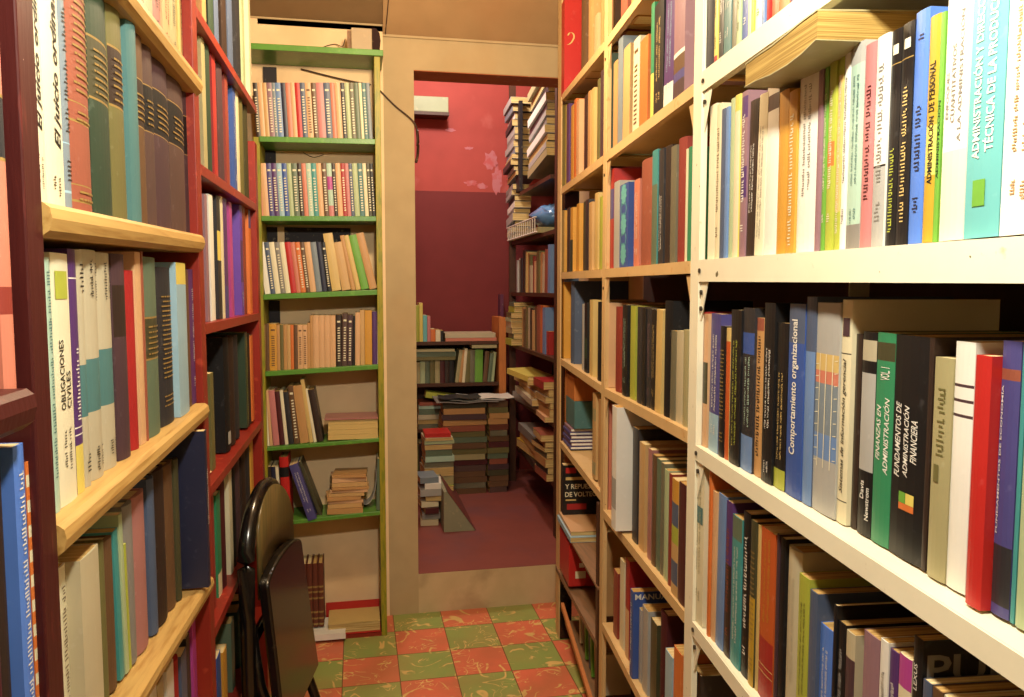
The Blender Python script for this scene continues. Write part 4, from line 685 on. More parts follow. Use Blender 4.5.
BOOKS += [
 dict(f='R',x=-1.3804,y=.0094,z=1.4314,t=.0331,h=.2754,D=.1983,lean=0,c='ivory',hd='s',dec='',row=ROW,label='ivory paperback, leftmost on second white shelf'),
 dict(f='R',x=-1.3499,y=.009,z=1.4312,t=.0224,h=.2704,D=.1947,lean=0,c='cream',hd='s',dec='l',row=ROW,label='cream paperback on second white shelf',ink='brown'),
 dict(f='R',x=-1.3253,y=.0077,z=1.431,t=.0175,h=.2563,D=.1845,lean=0,c='slate blue',hd='s',dec='',row=ROW,label='slate blue paperback on second white shelf'),
 dict(f='R',x=-1.3095,y=.0087,z=1.4309,t=.0132,h=.2562,D=.1845,lean=0,c='light blue',hd='s',dec='',row=ROW,label='light blue paperback on second white shelf'),
 dict(f='R',x=-1.2942,y=.0115,z=1.4308,t=.0168,h=.2669,D=.1922,lean=0,c='pale green',hd='s',dec='',row=ROW,label='pale green paperback on second white shelf'),
 dict(f='R',x=-1.2694,y=.01,z=1.4306,t=.0223,h=.2672,D=.1924,lean=0,c='yellow',hd='s',dec='',row=ROW,label='yellow paperback on second white shelf',bands=[(0.0, 0.9, 'cream')]),
 dict(f='R',x=-1.2455,y=.0122,z=1.4305,t=.0247,h=.2668,D=.1921,lean=0,c='mauve',hd='s',dec='l',row=ROW,label='mauve paperback just right of the yellow one, second white shelf',bands=[(0.36, 0.55, 'purple'), (0.84, 0.97, 'purple')],ink='white'),
 dict(f='R',x=-1.2168,y=.0138,z=1.4302,t=.0319,h=.2455,D=.1768,lean=1.5,c='dark brown',hd='s',dec='l',row=ROW,label='dark brown paperback on second white shelf',lv=[(0.28, 0.72)],ink='white'),
 dict(f='R',x=-1.1829,y=.0131,z=1.43,t=.0307,h=.2466,D=.1775,lean=2,c='ivory',hd='s',dec='l',row=ROW,label='ivory paperback just right of the dark brown one, second white shelf',lv=[(0.1, 0.8)],ink='grey'),
 dict(f='R',x=-1.1437,y=.0141,z=1.4297,t=.0405,h=.2562,D=.1844,lean=0,c='white',hd='s',dec='',row=ROW,label='white paperback just right of the ivory one, second white shelf',bands=[(0.84, 0.93, 'purple-brown')]),
 dict(f='R',x=-1.1081,y=.0148,z=1.4295,t=.03,h=.2358,D=.1698,lean=0,c='amber',hd='s',dec='',row=ROW,label='amber paperback on second white shelf'),
 dict(f='R',x=-1.0785,y=.0143,z=1.4292,t=.025,h=.2286,D=.1646,lean=0,c='amber',hd='s',dec='l',row=ROW,label='amber yellow book with pale vertical lettering on second white shelf',lv=[(0.05, 0.85)],ink='ivory'),
 dict(f='R',x=-1.0398,y=.018,z=1.429,t=.0517,h=.2528,D=.182,lean=0,c='white',hd='s',dec='l',row=ROW,label='broad plain white book with faint lettering on second white shelf',lv=[(0.3, 0.9)],ink='grey'),
 dict(f='R',x=-1.0048,y=.0172,z=1.4287,t=.0122,h=.2375,D=.171,lean=0,c='mauve',hd='s',dec='',row=ROW,label='mauve paperback just right of the white one, second white shelf'),
 dict(f='R',x=-.9933,y=.0194,z=1.4286,t=.0099,h=.2403,D=.173,lean=0,c='bright green',hd='s',dec='l',row=ROW,label='thin bright green paperback just right of the mauve one, second white shelf',ink='ivory'),
 dict(f='R',x=-.9752,y=.0175,z=1.4285,t=.017,h=.24,D=.1728,lean=0,c='yellow-green',hd='s',dec='l',row=ROW,label='yellow-green paperback just right of the bright green one, second white shelf',bands=[(0.45, 0.58, 'orange')],ink='ivory'),
 dict(f='R',x=-.9598,y=.0205,z=1.4284,t=.013,h=.2435,D=.1754,lean=0,c='yellow-green',hd='s',dec='l',row=ROW,label='yellow-green paperback just right of the yellow-green one, second white shelf',bands=[(0.2, 0.9, 'straw')],lv=[(0.05, 0.9)],ink='ivory'),
 dict(f='R',x=-.9466,y=.0211,z=1.4283,t=.0127,h=.2506,D=.1804,lean=0,c='white',hd='s',dec='l',row=ROW,label='white paperback just right of the yellow-green one, second white shelf',ink='grey'),
 dict(f='R',x=-.9221,y=.0205,z=1.4281,t=.0309,h=.2478,D=.1784,lean=0,c='silver-grey',hd='s',dec='l',row=ROW,label='silver-grey paperback on second white shelf',bands=[(0, 0.12, 'grey'), (0.12, 0.9, 'mint')],ink='blue-green'),
 dict(f='R',x=-.8926,y=.0198,z=1.4279,t=.023,h=.2391,D=.1721,lean=0,c='pink',hd='s',dec='l',row=ROW,label='pink paperback on second white shelf',lv=[(0.1, 0.12), (0.2, 0.8)],ink='maroon'),
 dict(f='R',x=-.8657,y=.0186,z=1.4277,t=.0241,h=.24,D=.1728,lean=0,c='white',hd='s',dec='l',row=ROW,label='white book marked with a dark rule on second white shelf',bands=[(0.38, 0.39, 'black'), (0.0, 0.38, 'silver-grey')],ink='grey'),
 dict(f='R',x=-.8436,y=.0211,z=1.4276,t=.0191,h=.2395,D=.1724,lean=0,c='black',hd='s',dec='l',row=ROW,label='black paperback just right of the white one, second white shelf',bands=[(0.84, 0.845, 'gold')],lv=[(0.04, 0.45)],ink='yellow-green',sp=[(0.885, 0.93, 0.3, 0.8, 'ivory')]),
 dict(f='R',x=-.8197,y=.0194,z=1.4274,t=.0209,h=.2393,D=.1723,lean=0,c='black',hd='s',dec='l',row=ROW,label='black paperback just right of the black one, second white shelf',bands=[(0.84, 0.845, 'gold')],lv=[(0.08, 0.72)],ink='straw',sp=[(0.885, 0.93, 0.3, 0.8, 'ivory')]),
 dict(f='R',x=-.7971,y=.0206,z=1.4272,t=.0234,h=.245,D=.1764,lean=0,c='bright blue',hd='s',dec='l',row=ROW,label='bright blue paperback on second white shelf',lv=[(0.1, 0.2), (0.3, 0.6), (0.86, 0.9)],ink='navy'),
 dict(f='R',x=-.7726,y=.0185,z=1.427,t=.0168,h=.2315,D=.1667,lean=0,c='mustard',hd='s',dec='',row=ROW,label='mustard yellow book on personnel administration on second white shelf',bands=[(0.3, 0.52, 'yellow')],txt=[('*ADMINISTRACIÓN', 0.26, 0.56, 0.25, 0.8, 'black'), ('*DE PERSONAL', 0.58, 0.8, 0.25, 0.8, 'black')],lv=[(0.84, 0.98)],ink='black'),
 dict(f='R',x=-.7591,y=.0183,z=1.4269,t=.0073,h=.2301,D=.1657,lean=0,c='bright green',hd='s',dec='',row=ROW,label='thin bright green paperback just right of the mustard one, second white shelf',txt=[('ADMINISTRACIÓN', 0.28, 0.62, 0.2, 0.8, 'black')]),
 dict(f='R',x=-.7308,y=.015,z=1.4267,t=.0355,h=.2518,D=.1813,lean=0,c='white',hd='s',dec='',row=ROW,label='wide white book titled in grey capitals on second white shelf',bands=[(0, 0.35, 'ivory')],txt=[('ENFOQUES', 0.48, 0.66, 0.1, 0.26, 'grey'), ('CUANTITATIVOS', 0.46, 0.76, 0.34, 0.52, 'grey'), ('A LA ADMINISTRACIÓN', 0.38, 0.88, 0.6, 0.78, 'grey')],lv=[(0.08, 0.3)],ink='pale green'),
 dict(f='R',x=-.6818,y=.01,z=1.4264,t=.0456,h=.2442,D=.1758,lean=0,c='turquoise',hd='s',dec='',row=ROW,label='wide turquoise book on administration and production on second white shelf',txt=[('*ADMINISTRACIÓN Y DIRECCIÓN', 0.3, 0.98, 0.12, 0.4, 'white'), ('*TÉCNICA DE LA PRODUCCIÓN', 0.32, 0.98, 0.5, 0.78, 'white')],sp=[(0.12, 0.22, 0.25, 0.62, 'bright green')]),
 dict(f='R',x=-.636,y=.01,z=1.4261,t=.0429,h=.2368,D=.1705,lean=0,c='white',hd='s',dec='l',row=ROW,label='thick white book at the right edge on second white shelf',ink='tan'),
]
ROW = 'third white shelf'
BOOKS += [
 dict(f='R',x=-1.4236,y=.01,z=1.0832,t=.0225,h=.2516,D=.1811,lean=0,c='red',hd='s',dec='',row=ROW,label='red paperback on third white shelf',bands=[(0.33, 0.64, 'black')]),
 dict(f='R',x=-1.3985,y=.01,z=1.0828,t=.0245,h=.249,D=.1793,lean=0,c='peach',hd='s',dec='',row=ROW,label='peach paperback on third white shelf',bands=[(0.33, 0.64, 'dark olive')]),
 dict(f='R',x=-1.3555,y=.0112,z=1.0822,t=.0465,h=.2512,D=.1809,lean=1,c='violet-blue',hd='s',dec='l',row=ROW,label='thick violet-blue paperback on third white shelf',bands=[(0, 0.28, 'pale blue')],ink='white'),
 dict(f='R',x=-1.3178,y=.0114,z=1.0816,t=.0238,h=.2319,D=.1669,lean=0,c='black',hd='s',dec='l',row=ROW,label='black paperback with gilt bands on third white shelf',ink='gold'),
 dict(f='R',x=-1.2961,y=.0132,z=1.0813,t=.0186,h=.2297,D=.1653,lean=0,c='straw',hd='s',dec='',row=ROW,label='straw paperback on third white shelf',bands=[(0, 0.9, 'deep orange')]),
 dict(f='R',x=-1.2607,y=.0122,z=1.0808,t=.043,h=.2624,D=.1889,lean=0,c='black',hd='s',dec='l',row=ROW,label='black paperback just right of the straw one, third white shelf',lv=[(0.1, 0.8)],ink='yellow-green'),
 dict(f='R',x=-1.216,y=.0152,z=1.0801,t=.0455,h=.2675,D=.1926,lean=0,c='charcoal',hd='s',dec='l',row=ROW,label='thick charcoal paperback on third white shelf',bands=[(0, 0.22, 'light blue'), (0.72, 0.85, 'blue')],lv=[(0.25, 0.7)],ink='mint'),
 dict(f='R',x=-1.1798,y=.0188,z=1.0796,t=.026,h=.2531,D=.1822,lean=0,c='tan',hd='s',dec='l',row=ROW,label='tan orange spine with black lettering on third white shelf',bands=[(0.92, 1, 'rust red')],lv=[(0.1, 0.88)],ink='black'),
 dict(f='R',x=-1.143,y=.0172,z=1.079,t=.0366,h=.2782,D=.2,lean=0,c='black',hd='s',dec='l',row=ROW,label='black paperback just right of the tan one, third white shelf',lv=[(0.3, 0.75), (0.03, 0.12)],ink='white'),
 dict(f='R',x=-1.106,y=.0208,z=1.0785,t=.0365,h=.2495,D=.1797,lean=0,c='black',hd='s',dec='l',row=ROW,label='black book with straw lettering and green foot on third white shelf',bands=[(0.0, 0.12, 'yellow-green')],lv=[(0.15, 0.7)],ink='straw'),
 dict(f='R',x=-1.0628,y=.0216,z=1.0778,t=.0474,h=.2794,D=.2,lean=0,c='blue',hd='s',dec='',row=ROW,label='blue book on organisational behaviour, white title on third white shelf',bands=[(0.8, 1, 'slate blue')],txt=[('*Comportamiento organizacional', 0.22, 0.92, 0.22, 0.72, 'white')],lv=[(0.1, 0.2)],ink='white'),
 dict(f='R',x=-1.0251,y=.0233,z=1.0773,t=.0272,h=.2904,D=.2,lean=0,c='slate blue',hd='s',dec='',row=ROW,label='slate blue paperback on third white shelf',bands=[(0, 0.74, 'light blue')]),
 dict(f='R',x=-.9815,y=.0247,z=1.0766,t=.0592,h=.2836,D=.2,lean=0,c='silver-grey',hd='s',dec='',row=ROW,label='pale book wrapped in a blue-orange grid on third white shelf',bands=[(0.26, 0.38, 'light blue'), (0.38, 0.62, 'grey-blue'), (0.62, 0.68, 'salmon'), (0.68, 0.76, 'straw')],top='grid'),
 dict(f='R',x=-.9396,y=.0275,z=1.076,t=.0238,h=.2889,D=.2,lean=0,c='cream',hd='s',dec='',row=ROW,label='cream book on management information systems on third white shelf',bands=[(0.76, 0.765, 'black'), (0.1, 0.105, 'black')],txt=[('/Sistemas de información gerencial', 0.14, 0.74, 0.3, 0.75, 'black')],sp=[(0.84, 0.92, 0.2, 0.85, 'plum')]),
 dict(f='R',x=-.9206,y=.034,z=1.0758,t=.0134,h=.2466,D=.1776,lean=0,c='dark brown',hd='s',dec='',row=ROW,label='dark brown paperback on third white shelf'),
 dict(f='R',x=-.893,y=.0313,z=1.0753,t=.0299,h=.2513,D=.1809,lean=0,c='black',hd='s',dec='',row=ROW,label='black-edged book with long grey panel on third white shelf',bands=[(0.32, 0.8, 'silver-grey'), (0.86, 0.96, 'grey-beige')],txt=[('Davis', 0.18, 0.27, 0.2, 0.5, 'white'), ('Newstrom', 0.08, 0.24, 0.6, 0.85, 'white')],lv=[(0.34, 0.78)],ink='grey'),
 dict(f='R',x=-.8585,y=.0312,z=1.0748,t=.0359,h=.2526,D=.1819,lean=0,c='green',hd='s',dec='',row=ROW,label='green finance book with white capitals on third white shelf',bands=[(0.87, 0.955, 'dark olive')],txt=[('/FINANZAS EN', 0.4, 0.66, 0.14, 0.4, 'white'), ('/ADMINISTRACIÓN', 0.34, 0.7, 0.54, 0.84, 'white'), ('VOL. 1', 0.78, 0.84, 0.3, 0.8, 'white')],lv=[(0.04, 0.2)],ink='yellow-green'),
 dict(f='R',x=-.8093,y=.0312,z=1.0741,t=.0602,h=.2529,D=.1821,lean=0,c='black',hd='s',dec='',row=ROW,label='broad black financial administration book on third white shelf',txt=[('/FUNDAMENTOS DE', 0.36, 0.7, 0.1, 0.28, 'white'), ('/ADMINISTRACIÓN', 0.37, 0.69, 0.35, 0.53, 'white'), ('/FINANCIERA', 0.44, 0.63, 0.6, 0.78, 'white')],lv=[(0.08, 0.14)],ink='red',sp=[(0.22, 0.25, 0.3, 0.75, 'orange'), (0.2505, 0.3, 0.3, 0.5, 'bright green'), (0.2505, 0.3, 0.51, 0.75, 'yellow')]),
 dict(f='R',x=-.7752,y=.0318,z=1.0736,t=.0073,h=.2533,D=.1823,lean=0,c='dark brown',hd='s',dec='',row=ROW,label='thin dark brown paperback on third white shelf'),
 dict(f='R',x=-.7508,y=.0286,z=1.0732,t=.0287,h=.2346,D=.1689,lean=0,c='khaki',hd='s',dec='l',row=ROW,label='khaki paperback on third white shelf',lv=[(0.54, 0.88)],ink='olive',sp=[(0.44, 0.52, 0.2, 0.5, 'olive')]),
 dict(f='R',x=-.7218,y=.0303,z=1.0728,t=.0284,h=.2535,D=.1825,lean=0,c='white',hd='s',dec='',row=ROW,label='white book with three plum stripes on third white shelf',bands=[(0.7, 0.712, 'plum'), (0.76, 0.772, 'plum'), (0.82, 0.832, 'plum')],lv=[(0.08, 0.55)],ink='grey'),
 dict(f='R',x=-.6822,y=.02,z=1.0721,t=.0212,h=.244,D=.1757,lean=0,c='bright red',hd='s',dec='',row=ROW,label='bright red wide-spined paperback on third white shelf'),
 dict(f='R',x=-.6597,y=.0303,z=1.0719,t=.0231,h=.2594,D=.1867,lean=0,c='violet-blue',hd='s',dec='',row=ROW,label='blue-violet economics book with white title on third white shelf',bands=[(0.04, 0.26, 'charcoal'), (0.86, 0.9, 'rust red')],txt=[('FUNDAMENTOS DE ECONOMÍA', 0.3, 0.84, 0.06, 0.22, 'white')]),
 dict(f='R',x=-.6445,y=.0318,z=1.0716,t=.005,h=.2573,D=.1852,lean=0,c='teal',hd='s',dec='',row=ROW,label='thin teal paperback on third white shelf'),
 dict(f='R',x=-.6327,y=.031,z=1.0714,t=.0153,h=.2583,D=.186,lean=0,c='pale green',hd='s',dec='',row=ROW,label='pale green paperback on third white shelf'),
]
ROW = 'fourth white shelf'
BOOKS += [
 dict(f='R',x=-1.4038,y=.006,z=.741,t=.0494,h=.3251,D=.2,lean=0,c='cream',hd='s',dec='l',row=ROW,label='thick cream paperback on fourth white shelf',ink='khaki',sp=[(0.6, 0.7, 0.3, 0.9, 'blue-green')]),
 dict(f='R',x=-1.3492,y=.0063,z=.739,t=.0108,h=.3234,D=.2,lean=0,c='orange',hd='s',dec='',row=ROW,label='thin orange paperback on fourth white shelf'),
 dict(f='R',x=-1.3325,y=.009,z=.7384,t=.0218,h=.2763,D=.1989,lean=0,c='peach',hd='s',dec='',row=ROW,label='peach paperback on fourth white shelf'),
 dict(f='R',x=-1.3039,y=.01,z=.7371,t=.0344,h=.2804,D=.2,lean=1,c='light blue',hd='s',dec='',row=ROW,label='light blue paperback on fourth white shelf'),
 dict(f='R',x=-1.2719,y=.0113,z=.7357,t=.0288,h=.2778,D=.2,lean=0,c='purple',hd='s',dec='l',row=ROW,label='purple paperback just right of the light blue one, fourth white shelf',bands=[(0, 0.6, 'dark brown')],ink='rust red'),
 dict(f='R',x=-1.2368,y=.0119,z=.7341,t=.0407,h=.2623,D=.1889,lean=0,c='teal',hd='s',dec='l',row=ROW,label='bright teal paperback with grey top on fourth white shelf',bands=[(0.85, 1, 'grey-green')],lv=[(0.15, 0.8)],ink='white'),
 dict(f='R',x=-1.2016,y=.014,z=.7326,t=.0288,h=.2818,D=.2,lean=0,c='black',hd='s',dec='l',row=ROW,label='black paperback just right of the teal one, fourth white shelf',ink='white'),
 dict(f='R',x=-1.173,y=.0129,z=.7312,t=.0207,h=.2779,D=.2,lean=0,c='dark olive',hd='s',dec='l',row=ROW,label='dark olive paperback with gilt bands on fourth white shelf',bands=[(0, 0.55, 'mustard')],ink='gold'),
 dict(f='R',x=-1.1571,y=.0161,z=.7307,t=.0104,h=.2758,D=.1986,lean=0,c='straw',hd='s',dec='',row=ROW,label='thin straw paperback on fourth white shelf'),
 dict(f='R',x=-1.1242,y=.0153,z=.729,t=.0494,h=.2797,D=.2,lean=0,c='deep orange',hd='s',dec='l',row=ROW,label='glowing orange-red paperback with striped foot on fourth white shelf',bands=[(0, 0.38, 'red'), (0.22, 0.225, 'straw'), (0.18, 0.185, 'straw')],lv=[(0.45, 0.95)],ink='amber'),
 dict(f='R',x=-1.0933,y=.0173,z=.7278,t=.0067,h=.2851,D=.2,lean=0,c='plum',hd='s',dec='',row=ROW,label='thin plum paperback on fourth white shelf'),
 dict(f='R',x=-1.0814,y=.0191,z=.7273,t=.0162,h=.2829,D=.2,lean=0,c='black',hd='s',dec='',row=ROW,label='black paperback just right of the plum one, fourth white shelf'),
 dict(f='R',x=-1.0524,y=.0196,z=.726,t=.0405,h=.278,D=.2,lean=0,c='beige',hd='h',dec='l',row=ROW,label='beige hardback on fourth white shelf',ink='grey-beige'),
 dict(f='R',x=-1.0145,y=.0192,z=.7243,t=.0307,h=.2532,D=.1823,lean=0,c='yellow-green',hd='s',dec='l',row=ROW,label='yellow-green paperback on fourth white shelf',ink='dark olive'),
 dict(f='R',x=-.9865,y=.0189,z=.7231,t=.0208,h=.2433,D=.1752,lean=0,c='slate blue',hd='s',dec='',row=ROW,label='tall slate-blue spine with white page top on fourth white shelf'),
 dict(f='R',x=-.9599,y=.0243,z=.7219,t=.0316,h=.2066,D=.1487,lean=0,c='bright blue',hd='s',dec='l',row=ROW,label='bright blue paperback on fourth white shelf',bands=[(0, 0.4, 'pale blue')],ink='white'),
 dict(f='R',x=-.9396,y=.0255,z=.721,t=.0081,h=.2457,D=.1769,lean=0,c='black',hd='s',dec='',row=ROW,label='thin black paperback on fourth white shelf'),
 dict(f='R',x=-.926,y=.027,z=.7205,t=.0183,h=.2281,D=.1642,lean=0,c='black',hd='s',dec='l',row=ROW,label='black paperback just right of the black one, fourth white shelf',ink='silver-grey'),
 dict(f='R',x=-.9043,y=.0266,z=.7195,t=.0208,h=.2262,D=.1629,lean=0,c='beige',hd='s',dec='',row=ROW,label='beige paperback on fourth white shelf',bands=[(0.4, 0.85, 'plum')]),
 dict(f='R',x=-.8471,y=.0196,z=.7169,t=.0327,h=.252,D=.1814,lean=0,c='mauve',hd='s',dec='',row=ROW,label='worn mauve-grey paperback with torn corner on fourth white shelf'),
 dict(f='R',x=-.8209,y=.0196,z=.7158,t=.0156,h=.2582,D=.1859,lean=0,c='white',hd='s',dec='l',row=ROW,label='white paperback on fourth white shelf',ink='grey'),
 dict(f='R',x=-.8046,y=.0213,z=.7151,t=.0162,h=.2545,D=.1833,lean=0,c='purple',hd='s',dec='l',row=ROW,label='purple paperback just right of the white one, fourth white shelf',ink='white'),
 dict(f='R',x=-.7804,y=.0191,z=.714,t=.023,h=.2608,D=.1878,lean=0,c='cream',hd='s',dec='',row=ROW,label='cream paperback on fourth white shelf',bands=[(0.86, 1, 'magenta')]),
 dict(f='R',x=-.7599,y=.0196,z=.7131,t=.016,h=.2922,D=.2,lean=0,c='black',hd='s',dec='',row=ROW,label='tall black book with large faint cover lettering on fourth white shelf',txt=[('LEXUS', 0.8, 0.9, 0.2, 0.6, 'white')],side=[('*PUBLI', 0.006, 0.15, 0.83, 0.945, 'grey')]),
 dict(f='R',x=-.7403,y=.0181,z=.7122,t=.014,h=.2547,D=.1834,lean=0,c='slate blue',hd='s',dec='',row=ROW,label='slate blue paperback on fourth white shelf'),
 dict(f='R',x=-.7252,y=.0187,z=.7116,t=.0154,h=.2548,D=.1835,lean=0,c='brown',hd='s',dec='',row=ROW,label='brown paperback on fourth white shelf'),
 dict(f='R',x=-.7078,y=.0202,z=.7108,t=.0186,h=.2545,D=.1833,lean=0,c='ivory',hd='s',dec='',row=ROW,label='ivory paperback on fourth white shelf'),
 dict(f='R',x=-.6886,y=.0208,z=.7099,t=.0178,h=.2609,D=.1879,lean=0,c='charcoal',hd='s',dec='',row=ROW,label='charcoal paperback on fourth white shelf'),
]
ROW = 'lowest white shelf'
BOOKS += [
 dict(f='R',x=-1.6467,y=.0205,z=.4,t=.0494,h=.0947,D=.1,lean=0,c='charcoal',hd='s',dec='',row=ROW,label='thick charcoal paperback on lowest white shelf'),
 dict(f='R',x=-1.5773,y=.0195,z=.4,t=.0494,h=.1235,D=.1,lean=0,c='cream',hd='s',dec='',row=ROW,label='thick cream paperback on lowest white shelf'),
 dict(f='R',x=-1.5139,y=.0218,z=.4,t=.0494,h=.1638,D=.1179,lean=0,c='violet-blue',hd='s',dec='',row=ROW,label='thick violet-blue paperback on lowest white shelf'),
 dict(f='R',x=-1.4453,y=.0205,z=.4,t=.0494,h=.2239,D=.1612,lean=0,c='dark brown',hd='s',dec='',row=ROW,label='thick dark brown paperback on lowest white shelf'),
]
ROW = 'top left orange-lit shelf'
BOOKS += [
 dict(f='R',x=-2.9401,y=0,z=2.0917,t=.0994,h=.3367,D=.2,lean=0,c='bright red',hd='s',dec='',row=ROW,label='large bright red binder with pale curl on top left orange-lit shelf',top='curl'),
 dict(f='R',x=-2.6176,y=.0133,z=2.0844,t=.0694,h=.3346,D=.2,lean=0,c='brown',hd='h',dec='',row=ROW,label='thick brown hardback on top left orange-lit shelf'),
 dict(f='R',x=-2.5194,y=.0169,z=2.0809,t=.0694,h=.3016,D=.2,lean=0,c='tan',hd='h',dec='',row=ROW,label='thick tan hardback on top left orange-lit shelf'),
 dict(f='R',x=-2.4222,y=.017,z=2.0771,t=.0494,h=.135,D=.1,lean=2,c='peach',hd='s',dec='',row=ROW,label='thick peach paperback on top left orange-lit shelf'),
 dict(f='R',x=-2.3394,y=.0167,z=2.0748,t=.0315,h=.186,D=.1339,lean=0,c='tan',hd='s',dec='',row=ROW,label='tan paperback on top left orange-lit shelf'),
]
ROW = 'top orange-lit shelf behind the divider'
BOOKS += [
 dict(f='R',x=-2.3026,y=.0304,z=2.0649,t=.0372,h=.3246,D=.2,lean=0,c='dark green',hd='s',dec='',row=ROW,label='dark green paperback on top orange-lit shelf behind the divider'),
 dict(f='R',x=-2.25,y=.0292,z=2.0654,t=.0494,h=.2631,D=.1894,lean=0,c='brown',hd='s',dec='',row=ROW,label='thick brown paperback on top orange-lit shelf behind the divider'),
 dict(f='R',x=-2.1355,y=.0284,z=2.0662,t=.0694,h=.2427,D=.1747,lean=0,c='rust red',hd='h',dec='',row=ROW,label='thick rust red hardback on top orange-lit shelf behind the divider'),
 dict(f='R',x=-2.0256,y=.029,z=2.067,t=.0694,h=.1943,D=.1399,lean=0,c='tan',hd='h',dec='',row=ROW,label='thick tan hardback on top orange-lit shelf behind the divider'),
]
ROW = 'second left orange-lit shelf'
BOOKS += [
 dict(f='R',x=-3.0058,y=0,z=1.7556,t=.0494,h=.3173,D=.2,lean=0,c='mustard',hd='s',dec='',row=ROW,label='glossy mustard-yellow paperback on second left orange-lit shelf'),
 dict(f='R',x=-2.8884,y=.0137,z=1.7559,t=.0494,h=.2951,D=.2,lean=0,c='purple',hd='s',dec='',row=ROW,label='thick purple paperback on second left orange-lit shelf'),
 dict(f='R',x=-2.7967,y=.0136,z=1.7563,t=.0494,h=.2706,D=.1948,lean=0,c='amber',hd='s',dec='',row=ROW,label='thick amber paperback on second left orange-lit shelf'),
 dict(f='R',x=-2.7407,y=.0131,z=1.7566,t=.0411,h=.2785,D=.2,lean=0,c='orange',hd='s',dec='',row=ROW,label='orange paperback on second left orange-lit shelf'),
 dict(f='R',x=-2.6761,y=.0106,z=1.7572,t=.0494,h=.2595,D=.1868,lean=0,c='peach',hd='s',dec='',row=ROW,label='thick peach paperback on second left orange-lit shelf'),
 dict(f='R',x=-2.5412,y=.011,z=1.7577,t=.0494,h=.2432,D=.1751,lean=0,c='dark brown',hd='s',dec='',row=ROW,label='thick dark brown paperback on second left orange-lit shelf'),
 dict(f='R',x=-2.4903,y=.0112,z=1.758,t=.0385,h=.2434,D=.1752,lean=0,c='tan',hd='s',dec='',row=ROW,label='tan paperback on second left orange-lit shelf'),
 dict(f='R',x=-2.4475,y=.0138,z=1.7583,t=.0464,h=.2406,D=.1732,lean=0,c='straw',hd='s',dec='',row=ROW,label='thick straw paperback on second left orange-lit shelf'),
 dict(f='R',x=-2.3492,y=.0107,z=1.7587,t=.0319,h=.2435,D=.1753,lean=0,c='olive',hd='s',dec='',row=ROW,label='olive paperback on second left orange-lit shelf'),
 dict(f='R',x=-2.3164,y=.0132,z=1.7589,t=.0328,h=.2595,D=.1869,lean=0,c='plum',hd='s',dec='',row=ROW,label='plum paperback on second left orange-lit shelf'),
]
ROW = 'second orange-lit shelf beside white post'
BOOKS += [
 dict(f='R',x=-2.2507,y=.02,z=1.7593,t=.0694,h=.2825,D=.2,lean=0,c='grey-green',hd='s',dec='',row=ROW,label='thick grey-green paperback on second orange-lit shelf beside white post'),
 dict(f='R',x=-2.1412,y=.0122,z=1.7598,t=.0457,h=.2361,D=.17,lean=0,c='tan',hd='s',dec='',row=ROW,label='thick tan paperback on second orange-lit shelf beside white post'),
 dict(f='R',x=-2.0922,y=.0138,z=1.7601,t=.0515,h=.2832,D=.2,lean=0,c='grey-blue',hd='s',dec='',row=ROW,label='thick grey-blue paperback on second orange-lit shelf beside white post'),
 dict(f='R',x=-2.0187,y=.011,z=1.7606,t=.0694,h=.2368,D=.1705,lean=1.5,c='sand',hd='s',dec='',row=ROW,label='thick sand paperback on second orange-lit shelf beside white post'),
 dict(f='R',x=-1.9269,y=.0121,z=1.761,t=.059,h=.2278,D=.164,lean=1.5,c='cream',hd='s',dec='d',row=ROW,label='thick cream paperback with dotted spine on second orange-lit shelf beside white post'),
 dict(f='R',x=-1.8526,y=.0106,z=1.7614,t=.0694,h=.2059,D=.1483,lean=1,c='orange',hd='s',dec='',row=ROW,label='thick orange paperback on second orange-lit shelf beside white post'),
 dict(f='R',x=-1.779,y=.0104,z=1.7618,t=.0257,h=.2612,D=.1881,lean=0,c='green',hd='s',dec='',row=ROW,label='green paperback on second orange-lit shelf beside white post',bands=[(0, 0.4, 'yellow')]),
 dict(f='R',x=-1.7277,y=.0101,z=1.762,t=.0692,h=.2469,D=.1778,lean=0,c='black',hd='s',dec='l',row=ROW,label='thick black paperback on second orange-lit shelf beside white post',ink='straw'),
 dict(f='R',x=-1.6598,y=.0113,z=1.7624,t=.0657,h=.254,D=.1829,lean=3,c='purple',hd='s',dec='l',row=ROW,label='thick purple paperback on second orange-lit shelf beside white post',bands=[(0, 0.2, 'white')],ink='pale blue'),
 dict(f='R',x=-1.5848,y=.0105,z=1.7629,t=.0694,h=.2224,D=.1602,lean=0,c='mauve',hd='s',dec='',row=ROW,label='mauve picture cover book beside white post on second orange-lit shelf beside white post',bands=[(0, 0.18, 'plum'), (0.18, 0.26, 'violet-blue'), (0.26, 0.4, 'brown'), (0.4, 0.44, 'white')]),
]
ROW = 'third left orange-lit shelf'
